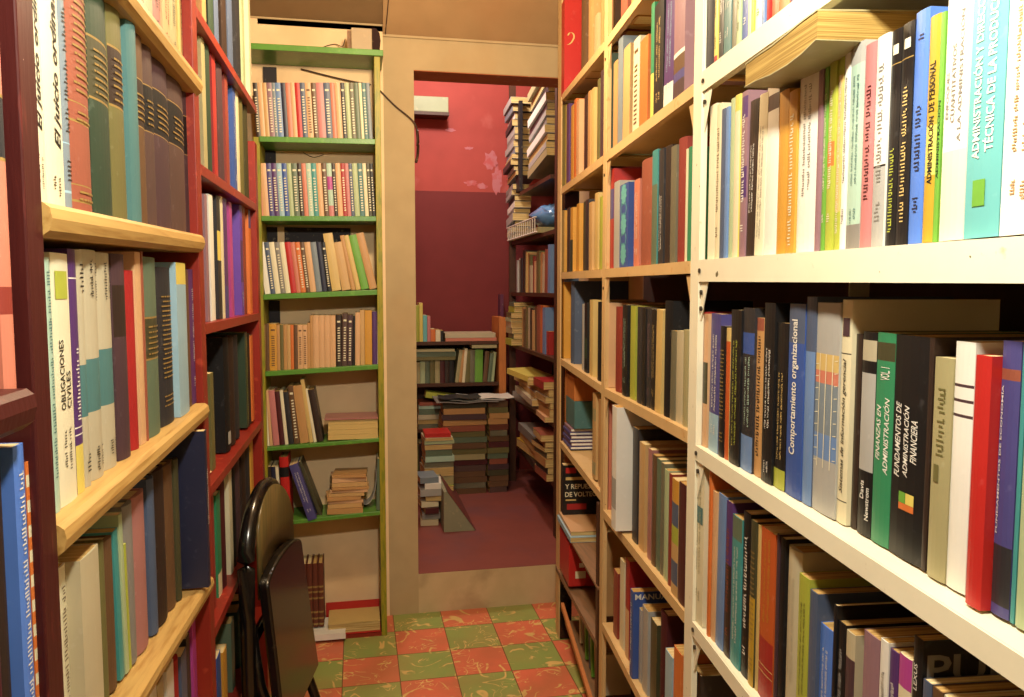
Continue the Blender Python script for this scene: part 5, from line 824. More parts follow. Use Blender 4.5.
BOOKS += [
 dict(f='R',x=-2.9952,y=0,z=1.4388,t=.0494,h=.2368,D=.1705,lean=0,c='amber',hd='s',dec='',row=ROW,label='thick amber paperback, leftmost on third left orange-lit shelf'),
 dict(f='R',x=-2.8661,y=.014,z=1.4385,t=.0494,h=.2354,D=.1695,lean=0,c='dark brown',hd='s',dec='',row=ROW,label='thick dark brown paperback on third left orange-lit shelf'),
 dict(f='R',x=-2.7837,y=.0112,z=1.438,t=.0494,h=.2283,D=.1644,lean=0,c='amber',hd='s',dec='',row=ROW,label='thick amber paperback just right of the dark brown one, third left orange-lit shelf',bands=[(0, 0.5, 'dark green')]),
 dict(f='R',x=-2.6774,y=.0136,z=1.4375,t=.0494,h=.2314,D=.1666,lean=0,c='amber',hd='s',dec='',row=ROW,label='thick amber paperback just right of the amber one, third left orange-lit shelf'),
 dict(f='R',x=-2.5614,y=.0128,z=1.4371,t=.0338,h=.2263,D=.1629,lean=0,c='dark olive',hd='s',dec='',row=ROW,label='dark olive paperback on third left orange-lit shelf'),
 dict(f='R',x=-2.5174,y=.0129,z=1.4369,t=.0493,h=.2282,D=.1643,lean=0,c='charcoal',hd='s',dec='',row=ROW,label='thick charcoal paperback on third left orange-lit shelf'),
 dict(f='R',x=-2.4613,y=.0126,z=1.4366,t=.0494,h=.214,D=.1541,lean=0,c='sand',hd='s',dec='',row=ROW,label='thick sand paperback on third left orange-lit shelf'),
 dict(f='R',x=-2.3795,y=.0138,z=1.4363,t=.0494,h=.2337,D=.1683,lean=0,c='straw',hd='s',dec='',row=ROW,label='thick straw paperback on third left orange-lit shelf'),
 dict(f='R',x=-2.3125,y=.0135,z=1.436,t=.0376,h=.2153,D=.155,lean=0,c='yellow-green',hd='s',dec='',row=ROW,label='yellow-green paperback on third left orange-lit shelf'),
]
ROW = 'third orange-lit shelf beside white post'
BOOKS += [
 dict(f='R',x=-2.2236,y=.0129,z=1.4356,t=.0479,h=.2883,D=.2,lean=0,c='dark red',hd='s',dec='',row=ROW,label='thick dark red paperback on third orange-lit shelf beside white post'),
 dict(f='R',x=-2.1707,y=.0122,z=1.4353,t=.0475,h=.275,D=.198,lean=0,c='red',hd='s',dec='',row=ROW,label='thick red paperback on third orange-lit shelf beside white post',bands=[(0.5, 0.8, 'violet-blue')]),
 dict(f='R',x=-2.115,y=.0128,z=1.4351,t=.0603,h=.2344,D=.1688,lean=0,c='silver-grey',hd='s',dec='',row=ROW,label='thick silver-grey paperback on third orange-lit shelf beside white post'),
 dict(f='R',x=-2.0335,y=.0129,z=1.4346,t=.0894,h=.2177,D=.1568,lean=0,c='blue',hd='s',dec='b',row=ROW,label='blue book patterned with turquoise suns on third orange-lit shelf beside white post'),
 dict(f='R',x=-1.9049,y=.0122,z=1.4341,t=.0491,h=.2123,D=.1528,lean=0,c='salmon',hd='s',dec='l',row=ROW,label='thick salmon paperback on third orange-lit shelf beside white post',ink='white'),
 dict(f='R',x=-1.8316,y=.012,z=1.4338,t=.0894,h=.2488,D=.1792,lean=0,c='rust red',hd='h',dec='',row=ROW,label='thick rust red hardback on third orange-lit shelf beside white post'),
 dict(f='R',x=-1.7466,y=.0106,z=1.4334,t=.0415,h=.2566,D=.1848,lean=0,c='teal',hd='s',dec='',row=ROW,label='teal paperback on third orange-lit shelf beside white post',bands=[(0, 0.7, 'grey-green')]),
 dict(f='R',x=-1.7057,y=.0134,z=1.4332,t=.0395,h=.2526,D=.1819,lean=0,c='charcoal',hd='s',dec='l',row=ROW,label='charcoal paperback on third orange-lit shelf beside white post',lv=[(0.1, 0.6)],ink='white'),
 dict(f='R',x=-1.6572,y=.0119,z=1.433,t=.0447,h=.2505,D=.1804,lean=0,c='dark brown',hd='h',dec='',row=ROW,label='dark brown hardback on third orange-lit shelf beside white post'),
 dict(f='R',x=-1.6082,y=.0103,z=1.4328,t=.0373,h=.2421,D=.1743,lean=0,c='olive-grey',hd='s',dec='',row=ROW,label='olive-grey paperback on third orange-lit shelf beside white post'),
 dict(f='R',x=-1.5629,y=.0107,z=1.4326,t=.0505,h=.2499,D=.18,lean=0,c='brick red',hd='h',dec='',row=ROW,label='thick brick red hardback on third orange-lit shelf beside white post'),
 dict(f='R',x=-1.5318,y=.0135,z=1.4324,t=.0109,h=.2232,D=.1607,lean=0,c='cream',hd='s',dec='',row=ROW,label='thin cream paperback on third orange-lit shelf beside white post'),
 dict(f='R',x=-1.5064,y=.011,z=1.4323,t=.0205,h=.2226,D=.1603,lean=0,c='green',hd='s',dec='',row=ROW,label='green paperback on third orange-lit shelf beside white post'),
]
ROW = 'fourth left orange-lit shelf'
BOOKS += [
 dict(f='R',x=-2.9562,y=.0116,z=1.1116,t=.0494,h=.2911,D=.2,lean=0,c='amber',hd='s',dec='',row=ROW,label='thick amber paperback on fourth left orange-lit shelf'),
 dict(f='R',x=-2.7786,y=.0127,z=1.1072,t=.0694,h=.2975,D=.2,lean=0,c='slate blue',hd='h',dec='',row=ROW,label='broad slate-blue hardback on fourth left orange-lit shelf'),
 dict(f='R',x=-2.5751,y=.0134,z=1.1043,t=.032,h=.2224,D=.1602,lean=0,c='silver-grey',hd='s',dec='',row=ROW,label='silver-grey paperback on fourth left orange-lit shelf'),
 dict(f='R',x=-2.5182,y=.0113,z=1.1026,t=.0494,h=.2288,D=.1647,lean=0,c='black',hd='s',dec='',row=ROW,label='thick black paperback on fourth left orange-lit shelf',bands=[(0.2, 0.5, 'dark green')]),
 dict(f='R',x=-2.4315,y=.0115,z=1.1005,t=.0494,h=.2422,D=.1744,lean=0,c='straw',hd='s',dec='',row=ROW,label='thick straw paperback on fourth left orange-lit shelf'),
 dict(f='R',x=-2.3187,y=.0117,z=1.0984,t=.0694,h=.2396,D=.1725,lean=0,c='black',hd='h',dec='',row=ROW,label='thick black hardback on fourth left orange-lit shelf'),
]
ROW = 'fourth orange-lit shelf beside white post'
BOOKS += [
 dict(f='R',x=-2.2052,y=.0101,z=1.095,t=.0494,h=.2427,D=.1747,lean=0,c='peach',hd='s',dec='',row=ROW,label='thick peach paperback on fourth orange-lit shelf beside white post'),
 dict(f='R',x=-2.0935,y=.0135,z=1.0958,t=.0694,h=.2327,D=.1675,lean=0,c='brick red',hd='h',dec='',row=ROW,label='thick brick red hardback on fourth orange-lit shelf beside white post'),
 dict(f='R',x=-2.0003,y=.0101,z=1.0967,t=.0494,h=.2394,D=.1724,lean=0,c='black',hd='s',dec='l',row=ROW,label='thick black paperback on fourth orange-lit shelf beside white post',ink='mint'),
 dict(f='R',x=-1.9313,y=.0138,z=1.0972,t=.0494,h=.2376,D=.1711,lean=0,c='yellow-green',hd='s',dec='',row=ROW,label='thick yellow-green paperback on fourth orange-lit shelf beside white post'),
 dict(f='R',x=-1.8578,y=.0106,z=1.0978,t=.0394,h=.2361,D=.17,lean=0,c='charcoal',hd='s',dec='',row=ROW,label='charcoal paperback just right of the yellow-green one, fourth orange-lit shelf beside white post'),
 dict(f='R',x=-1.8199,y=.0106,z=1.0982,t=.0325,h=.2343,D=.1687,lean=0,c='black',hd='s',dec='',row=ROW,label='black paperback just left of the charcoal one, fourth orange-lit shelf beside white post'),
 dict(f='R',x=-1.7854,y=.0134,z=1.0985,t=.0357,h=.2325,D=.1674,lean=0,c='charcoal',hd='s',dec='l',row=ROW,label='charcoal paperback just right of the black one, fourth orange-lit shelf beside white post',ink='mauve'),
 dict(f='R',x=-1.7475,y=.0133,z=1.0988,t=.0359,h=.2309,D=.1662,lean=0,c='black',hd='s',dec='l',row=ROW,label='black paperback just left of the straw one, fourth orange-lit shelf beside white post',ink='straw'),
 dict(f='R',x=-1.7005,y=.0109,z=1.0993,t=.0463,h=.232,D=.167,lean=2,c='straw',hd='s',dec='',row=ROW,label='thick straw paperback on fourth orange-lit shelf beside white post'),
 dict(f='R',x=-1.6436,y=.0122,z=1.0998,t=.056,h=.2523,D=.1817,lean=0,c='black',hd='h',dec='',row=ROW,label='thick black hardback on fourth orange-lit shelf beside white post'),
 dict(f='R',x=-1.5971,y=.0119,z=1.1002,t=.035,h=.1896,D=.1365,lean=1,c='olive-grey',hd='s',dec='',row=ROW,label='olive-grey paperback on fourth orange-lit shelf beside white post'),
 dict(f='R',x=-1.5565,y=.0129,z=1.1005,t=.0418,h=.1913,D=.1378,lean=0,c='beige',hd='s',dec='',row=ROW,label='beige paperback on fourth orange-lit shelf beside white post'),
 dict(f='R',x=-1.5123,y=.0107,z=1.1009,t=.0289,h=.1954,D=.1407,lean=0,c='khaki',hd='s',dec='',row=ROW,label='khaki paperback on fourth orange-lit shelf beside white post'),
]
ROW = 'fifth orange-lit shelf beside white post'
BOOKS += [
 dict(f='R',x=-2.2047,y=.0133,z=.7375,t=.0494,h=.3111,D=.2,lean=0,c='salmon',hd='s',dec='l',row=ROW,label='thick salmon paperback on fifth orange-lit shelf beside white post',ink='brown'),
 dict(f='R',x=-1.9806,y=-.02,z=.7457,t=.0494,h=.3262,D=.2,lean=0,c='white',hd='s',dec='',row=ROW,label='large white book sticking out past the others on fifth orange-lit shelf beside white post',bands=[(0.17, 0.42, 'silver-grey')]),
 dict(f='R',x=-1.8916,y=.0128,z=.7378,t=.0494,h=.2924,D=.2,lean=0,c='charcoal',hd='s',dec='',row=ROW,label='thick charcoal paperback on fifth orange-lit shelf beside white post'),
 dict(f='R',x=-1.8312,y=.0137,z=.7382,t=.0494,h=.2654,D=.1911,lean=0,c='sand',hd='s',dec='',row=ROW,label='thick sand paperback on fifth orange-lit shelf beside white post'),
 dict(f='R',x=-1.7634,y=.0137,z=.7384,t=.0309,h=.2643,D=.1903,lean=0,c='dusty pink',hd='s',dec='',row=ROW,label='dusty pink paperback on fifth orange-lit shelf beside white post'),
 dict(f='R',x=-1.7224,y=.0115,z=.7386,t=.03,h=.259,D=.1865,lean=0,c='brown',hd='s',dec='',row=ROW,label='brown paperback on fifth orange-lit shelf beside white post'),
 dict(f='R',x=-1.6925,y=.0134,z=.7388,t=.029,h=.2558,D=.1842,lean=0,c='grey-green',hd='s',dec='',row=ROW,label='grey-green paperback on fifth orange-lit shelf beside white post'),
 dict(f='R',x=-1.6623,y=.0133,z=.7389,t=.0254,h=.2536,D=.1826,lean=0,c='olive-grey',hd='s',dec='',row=ROW,label='olive-grey paperback on fifth orange-lit shelf beside white post'),
 dict(f='R',x=-1.6294,y=.0123,z=.7391,t=.0286,h=.2455,D=.1768,lean=0,c='pale green',hd='s',dec='',row=ROW,label='pale green paperback on fifth orange-lit shelf beside white post'),
 dict(f='R',x=-1.5967,y=.0104,z=.7393,t=.0195,h=.2445,D=.1761,lean=0,c='brick red',hd='s',dec='',row=ROW,label='brick red paperback on fifth orange-lit shelf beside white post'),
 dict(f='R',x=-1.5427,y=.004,z=.7396,t=.0432,h=.245,D=.1764,lean=0,c='sand',hd='s',dec='',row=ROW,label='sand paperback on fifth orange-lit shelf beside white post',bands=[(0.1, 0.3, 'slate blue'), (0.45, 0.6, 'yellow-green'), (0.6, 0.8, 'slate blue'), (0.8, 1, 'amber')]),
 dict(f='R',x=-1.4965,y=.004,z=.7398,t=.0443,h=.2482,D=.1787,lean=0,c='maroon',hd='s',dec='',row=ROW,label='maroon paperback on fifth orange-lit shelf beside white post'),
]
ROW = 'lowest orange-lit shelf beside white post'
BOOKS += [
 dict(f='R',x=-2.2469,y=.0142,z=.4,t=.0494,h=.2544,D=.1832,lean=0,c='tan',hd='s',dec='',row=ROW,label='tall tan box file beside the thin divider on lowest orange-lit shelf beside white post'),
 dict(f='R',x=-2.0935,y=.0156,z=.4,t=.0494,h=.1873,D=.1349,lean=0,c='brick red',hd='s',dec='',row=ROW,label='thick brick red paperback on lowest orange-lit shelf beside white post'),
 dict(f='R',x=-2.0242,y=.0166,z=.4,t=.0473,h=.2425,D=.1746,lean=0,c='cream',hd='s',dec='',row=ROW,label='thick cream paperback on lowest orange-lit shelf beside white post'),
 dict(f='R',x=-1.9636,y=.0154,z=.4,t=.0386,h=.2666,D=.192,lean=0,c='red',hd='s',dec='',row=ROW,label='red paperback on lowest orange-lit shelf beside white post',bands=[(0, 0.5, 'peach')]),
 dict(f='R',x=-1.8615,y=0,z=.4,t=.0286,h=.2241,D=.1613,lean=0,c='blue',hd='s',dec='l',row=ROW,label='blue manual with white title on lowest orange-lit shelf beside white post',ink='white',side=[('*MANUAL', 0.006, 0.1, 0.91, 0.975, 'white')]),
 dict(f='R',x=-1.8337,y=.0155,z=.4,t=.0261,h=.1859,D=.1338,lean=0,c='silver-grey',hd='s',dec='',row=ROW,label='silver-grey paperback on lowest orange-lit shelf beside white post'),
 dict(f='R',x=-1.7875,y=.014,z=.4,t=.0494,h=.2087,D=.1503,lean=0,c='silver-grey',hd='s',dec='',row=ROW,label='thick silver-grey paperback on lowest orange-lit shelf beside white post'),
 dict(f='R',x=-1.723,y=.0164,z=.4,t=.0494,h=.2033,D=.1464,lean=0,c='dark olive',hd='s',dec='',row=ROW,label='thick dark olive paperback on lowest orange-lit shelf beside white post'),
 dict(f='R',x=-1.6551,y=.0156,z=.4,t=.0451,h=.2531,D=.1822,lean=0,c='maroon',hd='h',dec='',row=ROW,label='thick maroon hardback on lowest orange-lit shelf beside white post'),
 dict(f='R',x=-1.5557,y=0,z=.4,t=.0494,h=.2076,D=.1495,lean=0,c='pale blue',hd='s',dec='',row=ROW,label='thick pale blue paperback on lowest orange-lit shelf beside white post'),
 dict(f='R',x=-1.4983,y=0,z=.4,t=.0494,h=.2415,D=.1739,lean=0,c='orange',hd='s',dec='',row=ROW,label='thick orange paperback on lowest orange-lit shelf beside white post'),
]
for r in BOOKS: make_book(r)

# ---------------------------------------------------------------- lying books and loose papers
def flat_book(f, x0, x1, y, z0, t, D, c, label, row, yaw=0, fore=False, name=None, hard=False, tilt=0, old=True, pages=True, group=None):
    """a closed book lying flat, long side x0..x1 along the shelf; fore=True turns the page edges to the front"""
    h = x1-x0; ct = min(.0028 if hard else .0009, t*.2); cm = cover(c, hard)
    mb = MB()
    for s in (0, 1):
        z = 0 if s == 0 else t-ct; mb.box(-h/2, h/2, 0, D, z, z+ct, cm)
    ys = D-ct if fore else 0; mb.box(-h/2, h/2, ys, ys+ct, ct, t-ct, cm)
    o = mb.build(name or ('old_book' if f in 'BS' else 'paperback_book')); o.matrix_world = fmat(f) @ Matrix.Translation(((x0+x1)/2, y, z0+.0004)) @ Matrix.Rotation(R(yaw), 4, 'Z') @ Matrix.Rotation(R(tilt), 4, 'Y')
    tag(o, label, 'book', group or 'books on the '+row)
    if pages:
        p = MB(); i = .002 if hard else .0008
        p.box(-h/2+i, h/2-i, i if fore else ct*1.05, D-ct*1.05 if fore else D-i, ct*1.02, t-ct*1.02, PAGES_FLAT)
        p.build('pages', o)
    return o

# ---------------------------------------------------------------- the room
YW = 3.24; XL = -.66; CEIL = 2.78
mb = MB(); mb.box(XL-.2, 1.6, -1.6, YW+.02, -.05, 0, M['tiles']); struct('floor', mb)
mb = MB(); mb.box(XL-.2, 1.6, -1.6, YW+.2, CEIL, CEIL+.05, M['cove']); struct('ceiling', mb)
mb = MB(); mb.box(XL-.08, XL, -1.6, YW, 0, CEIL, M['plaster']); struct('wall_left', mb)
mb = MB(); mb.box(XL-.2, 1.6, -1.68, -1.6, 0, CEIL, M['plaster']); struct('wall_front', mb)
F = fmat('R')
mb = MB(); a = F @ Vector((1.9, .36, 0)); b = F @ Vector((-3.3, .36, 0)); n = (F.to_3x3() @ Vector((0, .08, 0)))
mb.hexa([a, b, b+n, a+n]+[p+Vector((0,0,CEIL)) for p in (a, b, b+n, a+n)], M['plaster']); struct('wall_right', mb)
# back wall with the doorway (opening x .24-.98, z .17-2.256), .15 thick
DX0, DX1, DZ0, DZ1 = .240, .98, .17, 2.258
mb = MB()
mb.box(.118, DX0, YW, YW+.15, 0, 2.39, M['plaster'])
mb.box(DX1, 1.6, YW, YW+.15, 0, 2.39, M['plaster'])
mb.box(DX0, DX1, YW, YW+.15, DZ1, 2.39, M['plaster'])
mb.box(DX0, DX1, YW, YW+.15, 0, DZ0, M['plaster_low'])
mb.box(XL-.1, .118, YW, YW+.15, 0, 2.43, M['nook'])
struct('wall_back', mb)
mb = MB()
for xa, xb, zc in ((XL-.1, .118, 2.428), (.118, 1.6, 2.388)):
    mb.hexa([(xa, YW, zc), (xb, YW, zc), (xb, YW+.15, zc), (xa, YW+.15, zc), (xa, YW-.40, CEIL), (xb, YW-.40, CEIL), (xb, YW+.15, CEIL), (xa, YW+.15, CEIL)], M['cove']); struct('trim_1', mb)
mb = MB(); mb.box(XL, .118, YW-.004, YW, 2.420, 2.427, M['plaster']); mb.box(.118, 1.5, YW-.008, YW, 2.380, 2.389, M['plaster']); struct('trim_2', mb)
# soffit of the doorway is painted brown-red
mb = MB(); mb.box(DX0, DX1, YW+.002, YW+.152, DZ1-.003, DZ1, worn('brown_soffit', (178, 104, 64), .8)); struct('trim_3', mb)

# the far room
FY = 5.02
mb = MB(); mb.box(-.3, 2.2, YW+.15, FY, .1, DZ0+.002, M['farfloor']); mb.box(DX0+.001, DX1-.001, YW+.0015, YW+.15, DZ0+.0002, DZ0+.002, M['farfloor']); struct('floor_far', mb)
mb = MB(); mb.box(-.3, 2.2, FY, FY+.06, .1, 1.995, M['maroonwall']); struct('wall_far_lower', mb)
mb = MB(); mb.box(-.3, 2.2, FY, FY+.06, 1.995, 3.2, M['redwall'])
rs = random.Random(3)
for (cx, cz, rx, rz) in ((.86, 2.20, .05, .07), (.90, 2.08, .035, .10), (.80, 2.035, .04, .02), (.73, 2.05, .05, .018), (.72, 2.27, .03, .012), (.60, 2.38, .04, .012)):
    pts = []
    for i in range(18):
        an = 2*math.pi*i/18; q = .6+.5*rs.random(); pts.append((cx+rx*q*math.cos(an), FY-.0015, cz+rz*q*math.sin(an)))
    mb.face(pts, M['scuff'])
struct('wall_far_upper', mb)
mb = MB(); mb.box(-.36, -.3, YW+.15, FY, .1, 3.2, M['redwall']); struct('wall_far_left', mb)
mb = MB(); mb.box(1.32, 1.38, YW+.15, FY, .1, 3.2, M['purplewall']); struct('wall_far_right', mb)
mb = MB(); mb.box(-.36, 1.38, YW, FY+.06, 3.2, 3.26, M['plaster']); struct('ceiling_far', mb)
mb = MB(); mb.box(-.36, 1.38, YW+.0, YW+.15, 2.40, 3.2, M['plaster']); struct('wall_above_door', mb)
mb = MB(); mb.box(.905, .925, FY-.09, FY, .17, 1.34, M['purplewall']); struct('trim_4', mb)
# cement wedge (ramp side) beside the stacked books
mb = MB(); mb.prism([(.408, .172), (.565, .172), (.425, .375), (.408, .375)], 3.78, 4.62, M['cement'])
o = mb.build('ramp'); tag(o, 'grey cement ramp side with red top in the far room', 'ramp')
mb = MB(); mb.hexa([(.566, 3.775, .173), (.427, 3.775, .376), (.427, 4.62, .376), (.566, 4.62, .173), (.566, 3.775, .177), (.427, 3.775, .380), (.427, 4.62, .380), (.566, 4.62, .177)], M['farfloor'])
mb.build('ramp_surface', o)

# ---------------------------------------------------------------- left bookcases
def slab(mb, f, x0, x1, z0, z1, y0, y1, th0, th1, mat, lip=None):
    """board from (x0,z0) to (x1,z1), top heights given; may tilt along its length"""
    F = fmat(f)
    mb.hexa([F @ Vector(p) for p in ((x0,y0,z0-th0),(x1,y0,z1-th1),(x1,y1,z1-th1),(x0,y1,z0-th0),(x0,y0,z0),(x1,y0,z1),(x1,y1,z1),(x0,y1,z0))], mat)
def nosed(mb, f, x0, x1, z0, z1, y0, y1, th, mat):
    """board with a rounded front nosing"""
    F = fmat(f); prof = [(y0+.008, 0), (y0+.002, -.005), (y0, -th*.45), (y0+.003, -th*.8), (y0+.012, -th), (y1, -th), (y1, 0)]
    i = len(mb.v); n = len(prof); k = mb.m(mat)
    mb.v += [tuple(F @ Vector((x0, a, z0+b))) for a, b in prof]+[tuple(F @ Vector((x1, a, z1+b))) for a, b in prof]
    mb.f.append(tuple(range(i, i+n))); mb.mi.append(k); mb.f.append(tuple(range(i+n, i+2*n))[::-1]); mb.mi.append(k)
    for q in range(n): b = (q+1) % n; mb.f.append((i+q, i+n+q, i+n+b, i+b)); mb.mi.append(k)
def fpost(mb, f, x0, x1, y0, y1, z0, z1, mat):
    F = fmat(f); mb.hexa([F @ Vector(p) for p in ((x0,y0,z0),(x1,y0,z0),(x1,y1,z0),(x0,y1,z0),(x0,y0,z1),(x1,y0,z1),(x1,y1,z1),(x0,y1,z1))], mat)
def case(name, f, x, label, cat='bookcase', group=None):
    e = fempty(f, name, x, 0, 0, label, cat, group); return e
def part(mb, name, e, **k):
    o = mb.build(name, **k); o.parent = e; o.matrix_parent_inverse = e.matrix_world_inv if False else (Matrix.Translation(e.location) @ Matrix.Rotation(e.rotation_euler.z, 4, 'Z')).inverted(); return o

e = case('bookcase', 'L', 1.2, 'dark red bookcase with rounded yellow pine shelves, left of the aisle', group='painted bookcases on the left')
mb = MB(); fpost(mb, 'L', .795, .835, -.004, .30, 0, 2.6, M['redpost']); part(mb, 'upright', e, bevel=.002)
for (z0, z1, x0, x1) in ((1.787, 1.788, .836, 1.648), (1.463, 1.483, .836, 1.622), (1.144, 1.154, .836, 1.614), (.862, .806, .836, 1.610), (.53, .53, .836, 1.61), (.2, .2, .836, 1.61)):
    mb = MB(); nosed(mb, 'L', x0, x1, z0, z1, -.012, .29, .034, M['pine']); part(mb, 'shelf', e)
mb = MB(); fpost(mb, 'L', .836, 1.655, .295, .305, .15, 2.5, M['brownback']); part(mb, 'back_panel', e)

e = case('bookcase', 'L', 2.1, 'bright red painted bookcase beyond the pine-shelved one', group='painted bookcases on the left')
mb = MB(); fpost(mb, 'L', 1.622, 1.668, .000, .30, 0, 2.6, M['red']); part(mb, 'upright', e, bevel=.002)
mb = MB(); fpost(mb, 'L', 2.545, 2.60, .000, .30, 0, 1.83, M['red']); part(mb, 'upright', e, bevel=.002)
for (z0, z1) in ((1.933, 1.950), (1.627, 1.640), (1.308, 1.302), (.973, .962), (.672, .64), (.36, .36)):
    x1 = 2.545 if z0 < 1.9 else 2.62
    mb = MB(); slab(mb, 'L', 1.669, x1, z0, z0+(z1-z0)*1.0, .0, .29, .022, .022, M['red']); part(mb, 'shelf', e, bevel=.001)
mb = MB(); fpost(mb, 'L', 1.66, 2.6, .292, .302, .15, 2.4, M['brownback']); part(mb, 'back_panel', e)

e = case('bookcase', 'L', .4, 'dark maroon bookcase cut off by the left edge of the view', group='painted bookcases on the left')
for z in (1.292, .93):
    mb = MB(); nosed(mb, 'L', .15, .752 if z > 1 else .793, z, z, -.022, .29, .036, M['redpost']); part(mb, 'shelf', e)
mb = MB(); fpost(mb, 'L', .15, .793, .295, .305, .15, 2.5, M['brownback']); part(mb, 'back_panel', e)
mb = MB(); fpost(mb, 'L', .11, .149, 0, .30, 0, 2.6, M['redpost']); part(mb, 'upright', e)

# ---------------------------------------------------------------- green bookcase on the back wall
e = case('bookcase', 'G', -.12, 'narrow bookcase with bright green shelves against the back wall')
for nme, x0, x1 in (('upright', -.364, -.342), ('upright', .078, .100)):
    mb = MB(); F0 = x0; mb.hexa([(x0, 3.05, 0), (x1, 3.05, 0), (x1, YW-.004, 0), (x0, YW-.004, 0)]+[(x0+(0 if x0 < 0 else -.0), 3.05, 1.935 if x0 < 0 else 2.25)]+[(x1, 3.05, 1.935 if x0 < 0 else 2.25), (x1, YW-.004, 1.935 if x0 < 0 else 2.25), (x0, YW-.004, 1.935 if x0 < 0 else 2.25)], M['olive']); part(mb, nme, e, bevel=.0015)
for (z0, z1, th, xx0, xx1, ov) in ((2.268, 2.270, .022, -.385, .112, .012), (1.937, 1.942, .020, -.342, .078, .006), (1.647, 1.653, .019, -.342, .078, .004), (1.356, 1.374, .020, -.342, .078, .004), (1.066, 1.085, .018, -.342, .078, .004), (.776, .796, .014, -.342, .078, .0), (.484, .506, .016, -.342, .078, .0)):
    mb = MB(); slab(mb, 'G', xx0, xx1, z0, z1, -ov, .185, th, th, M['green']); part(mb, 'shelf', e, bevel=.0015)
mb = MB(); mb.box(-.342, .078, 3.052, YW-.006, 0, .014, M['red']); part(mb, 'base_board', e)
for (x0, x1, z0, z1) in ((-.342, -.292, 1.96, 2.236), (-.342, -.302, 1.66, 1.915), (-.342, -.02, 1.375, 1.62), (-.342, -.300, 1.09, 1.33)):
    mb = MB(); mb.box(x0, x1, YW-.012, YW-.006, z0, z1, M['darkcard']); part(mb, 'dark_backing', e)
mb = MB(); mb.box(-.302, -.276, YW-.018, YW-.0125, 1.375, 1.62, M['nook']); part(mb, 'batten', e)

# stacks and loose things in the green bookcase
top_r = 'fifth green shelf'
names = ['lowest of four straw-yellow booklets stacked on fifth green shelf', 'second booklet up in the yellow stack on fifth green shelf', 'third booklet up in the yellow stack on fifth green shelf', 'uppermost yellow booklet in stack, under the pinkish cover, fifth green shelf']
zb = .793
for i in range(4):
    flat_book('G', -.116+.0006*i, .0745-.001*(i % 2), .012, zb+i*.0196, .0190, .13, 'straw', names[i], top_r, fore=False)
flat_book('G', -.128, .0755, .004, zb+.0790, .006, .14, 'dusty pink', 'pinkish worn booklet topping the yellow stack on fifth green shelf', top_r)
# pamphlet stack on the sixth shelf
z = .499; spec = [(-.125, .012, .022), (-.122, .008, .016), (-.120, .014, .012), (-.124, .006, .014), (-.118, .018, .012), (-.112, .032, .012), (-.104, .036, .010), (-.106, .030, .016), (-.104, .028, .018), (-.103, .026, .012)]
wd = ['bottom pamphlet', 'second pamphlet from the bottom', 'third pamphlet from the bottom', 'fourth pamphlet from the bottom', 'fifth pamphlet from the bottom', 'fifth pamphlet from the top', 'fourth pamphlet from the top', 'third pamphlet from the top', 'second pamphlet from the top', 'topmost pamphlet']
for i, (x0, x1, t) in enumerate(spec):
    flat_book('G', x0, x1, .01+.004*(i % 3), z, t, .12, ('tan', 'sand', 'peach')[i % 3], wd[i]+' in the tan stack on the sixth green shelf', 'sixth green shelf', yaw=(-3, 2, -1, 4, -4)[i % 5], name='pamphlet', group='tan pamphlets stacked on the sixth green shelf'); z += t+.0012
mb = MB()
for i in range(10):
    a0 = R(-10+i*11); a1 = R(-10+(i+1)*11); cx, cz, rr = -.035, .64, .085
    mb.hexa([(cx+.06+rr*math.sin(a0)*.5, 3.10, cz-rr*math.cos(a0)*1.4), (cx+.06+rr*math.sin(a1)*.5, 3.10, cz-rr*math.cos(a1)*1.4), (cx+.06+rr*math.sin(a1)*.5, 3.17, cz-rr*math.cos(a1)*1.4), (cx+.06+rr*math.sin(a0)*.5, 3.17, cz-rr*math.cos(a0)*1.4),
             (cx+.058+rr*math.sin(a0)*.5, 3.10, cz-rr*math.cos(a0)*1.4+.002), (cx+.058+rr*math.sin(a1)*.5, 3.10, cz-rr*math.cos(a1)*1.4+.002), (cx+.058+rr*math.sin(a1)*.5, 3.17, cz-rr*math.cos(a1)*1.4+.002), (cx+.058+rr*math.sin(a0)*.5, 3.17, cz-rr*math.cos(a0)*1.4+.002)], cover('silver-grey'))
o = mb.build('plastic_sleeve'); tag(o, 'curled translucent grey sleeve standing beside the tan pamphlet stack', 'sleeve')
# lowest compartment
for i in range(9):
    x0 = -.335+i*.0212; t = .0205
    hh = .255
    r = dict(f='G', x=x0+t/2, y=.028, z=.046, t=t-.0008, h=hh, D=.12, lean=0, c='red-brown', hd='h', dec='', row='bottom of the green bookcase',
             bands=[(v, v+.028, 'gold') for v in (.03, .12, .22, .44, .54, .62)], label='red-brown volume with rows of gilt bands, one of the matching set at the bottom')
    make_book(r)['group'] = 'matching gilt-banded volumes at the bottom of the green bookcase'
flat_book('G', -.339, -.062, -.03, .0146, .024, .16, 'white', 'flat white paper bundle under the gilt-banded volumes', 'bottom of the green bookcase', name='paper_bundle', old=False)
mb = MB(); mb.box(-.142, .074, 3.055, 3.202, .016, .021, cover('bright red')); mb.box(-.142, .074, 3.196, 3.202, .0212, .092, cover('bright red'))
o = mb.build('large_red_book'); tag(o, 'large flat red-covered book with pale top at the bottom of the green bookcase', 'book')
p = MB(); p.box(-.128, .072, 3.060, 3.194, .0215, .058, PAGES_FLAT); p.build('pages', o)
p = MB(); p.box(-.129, .073, 3.058, 3.195, .0585, .062, cover('straw')); p.build('cover_sheet', o)

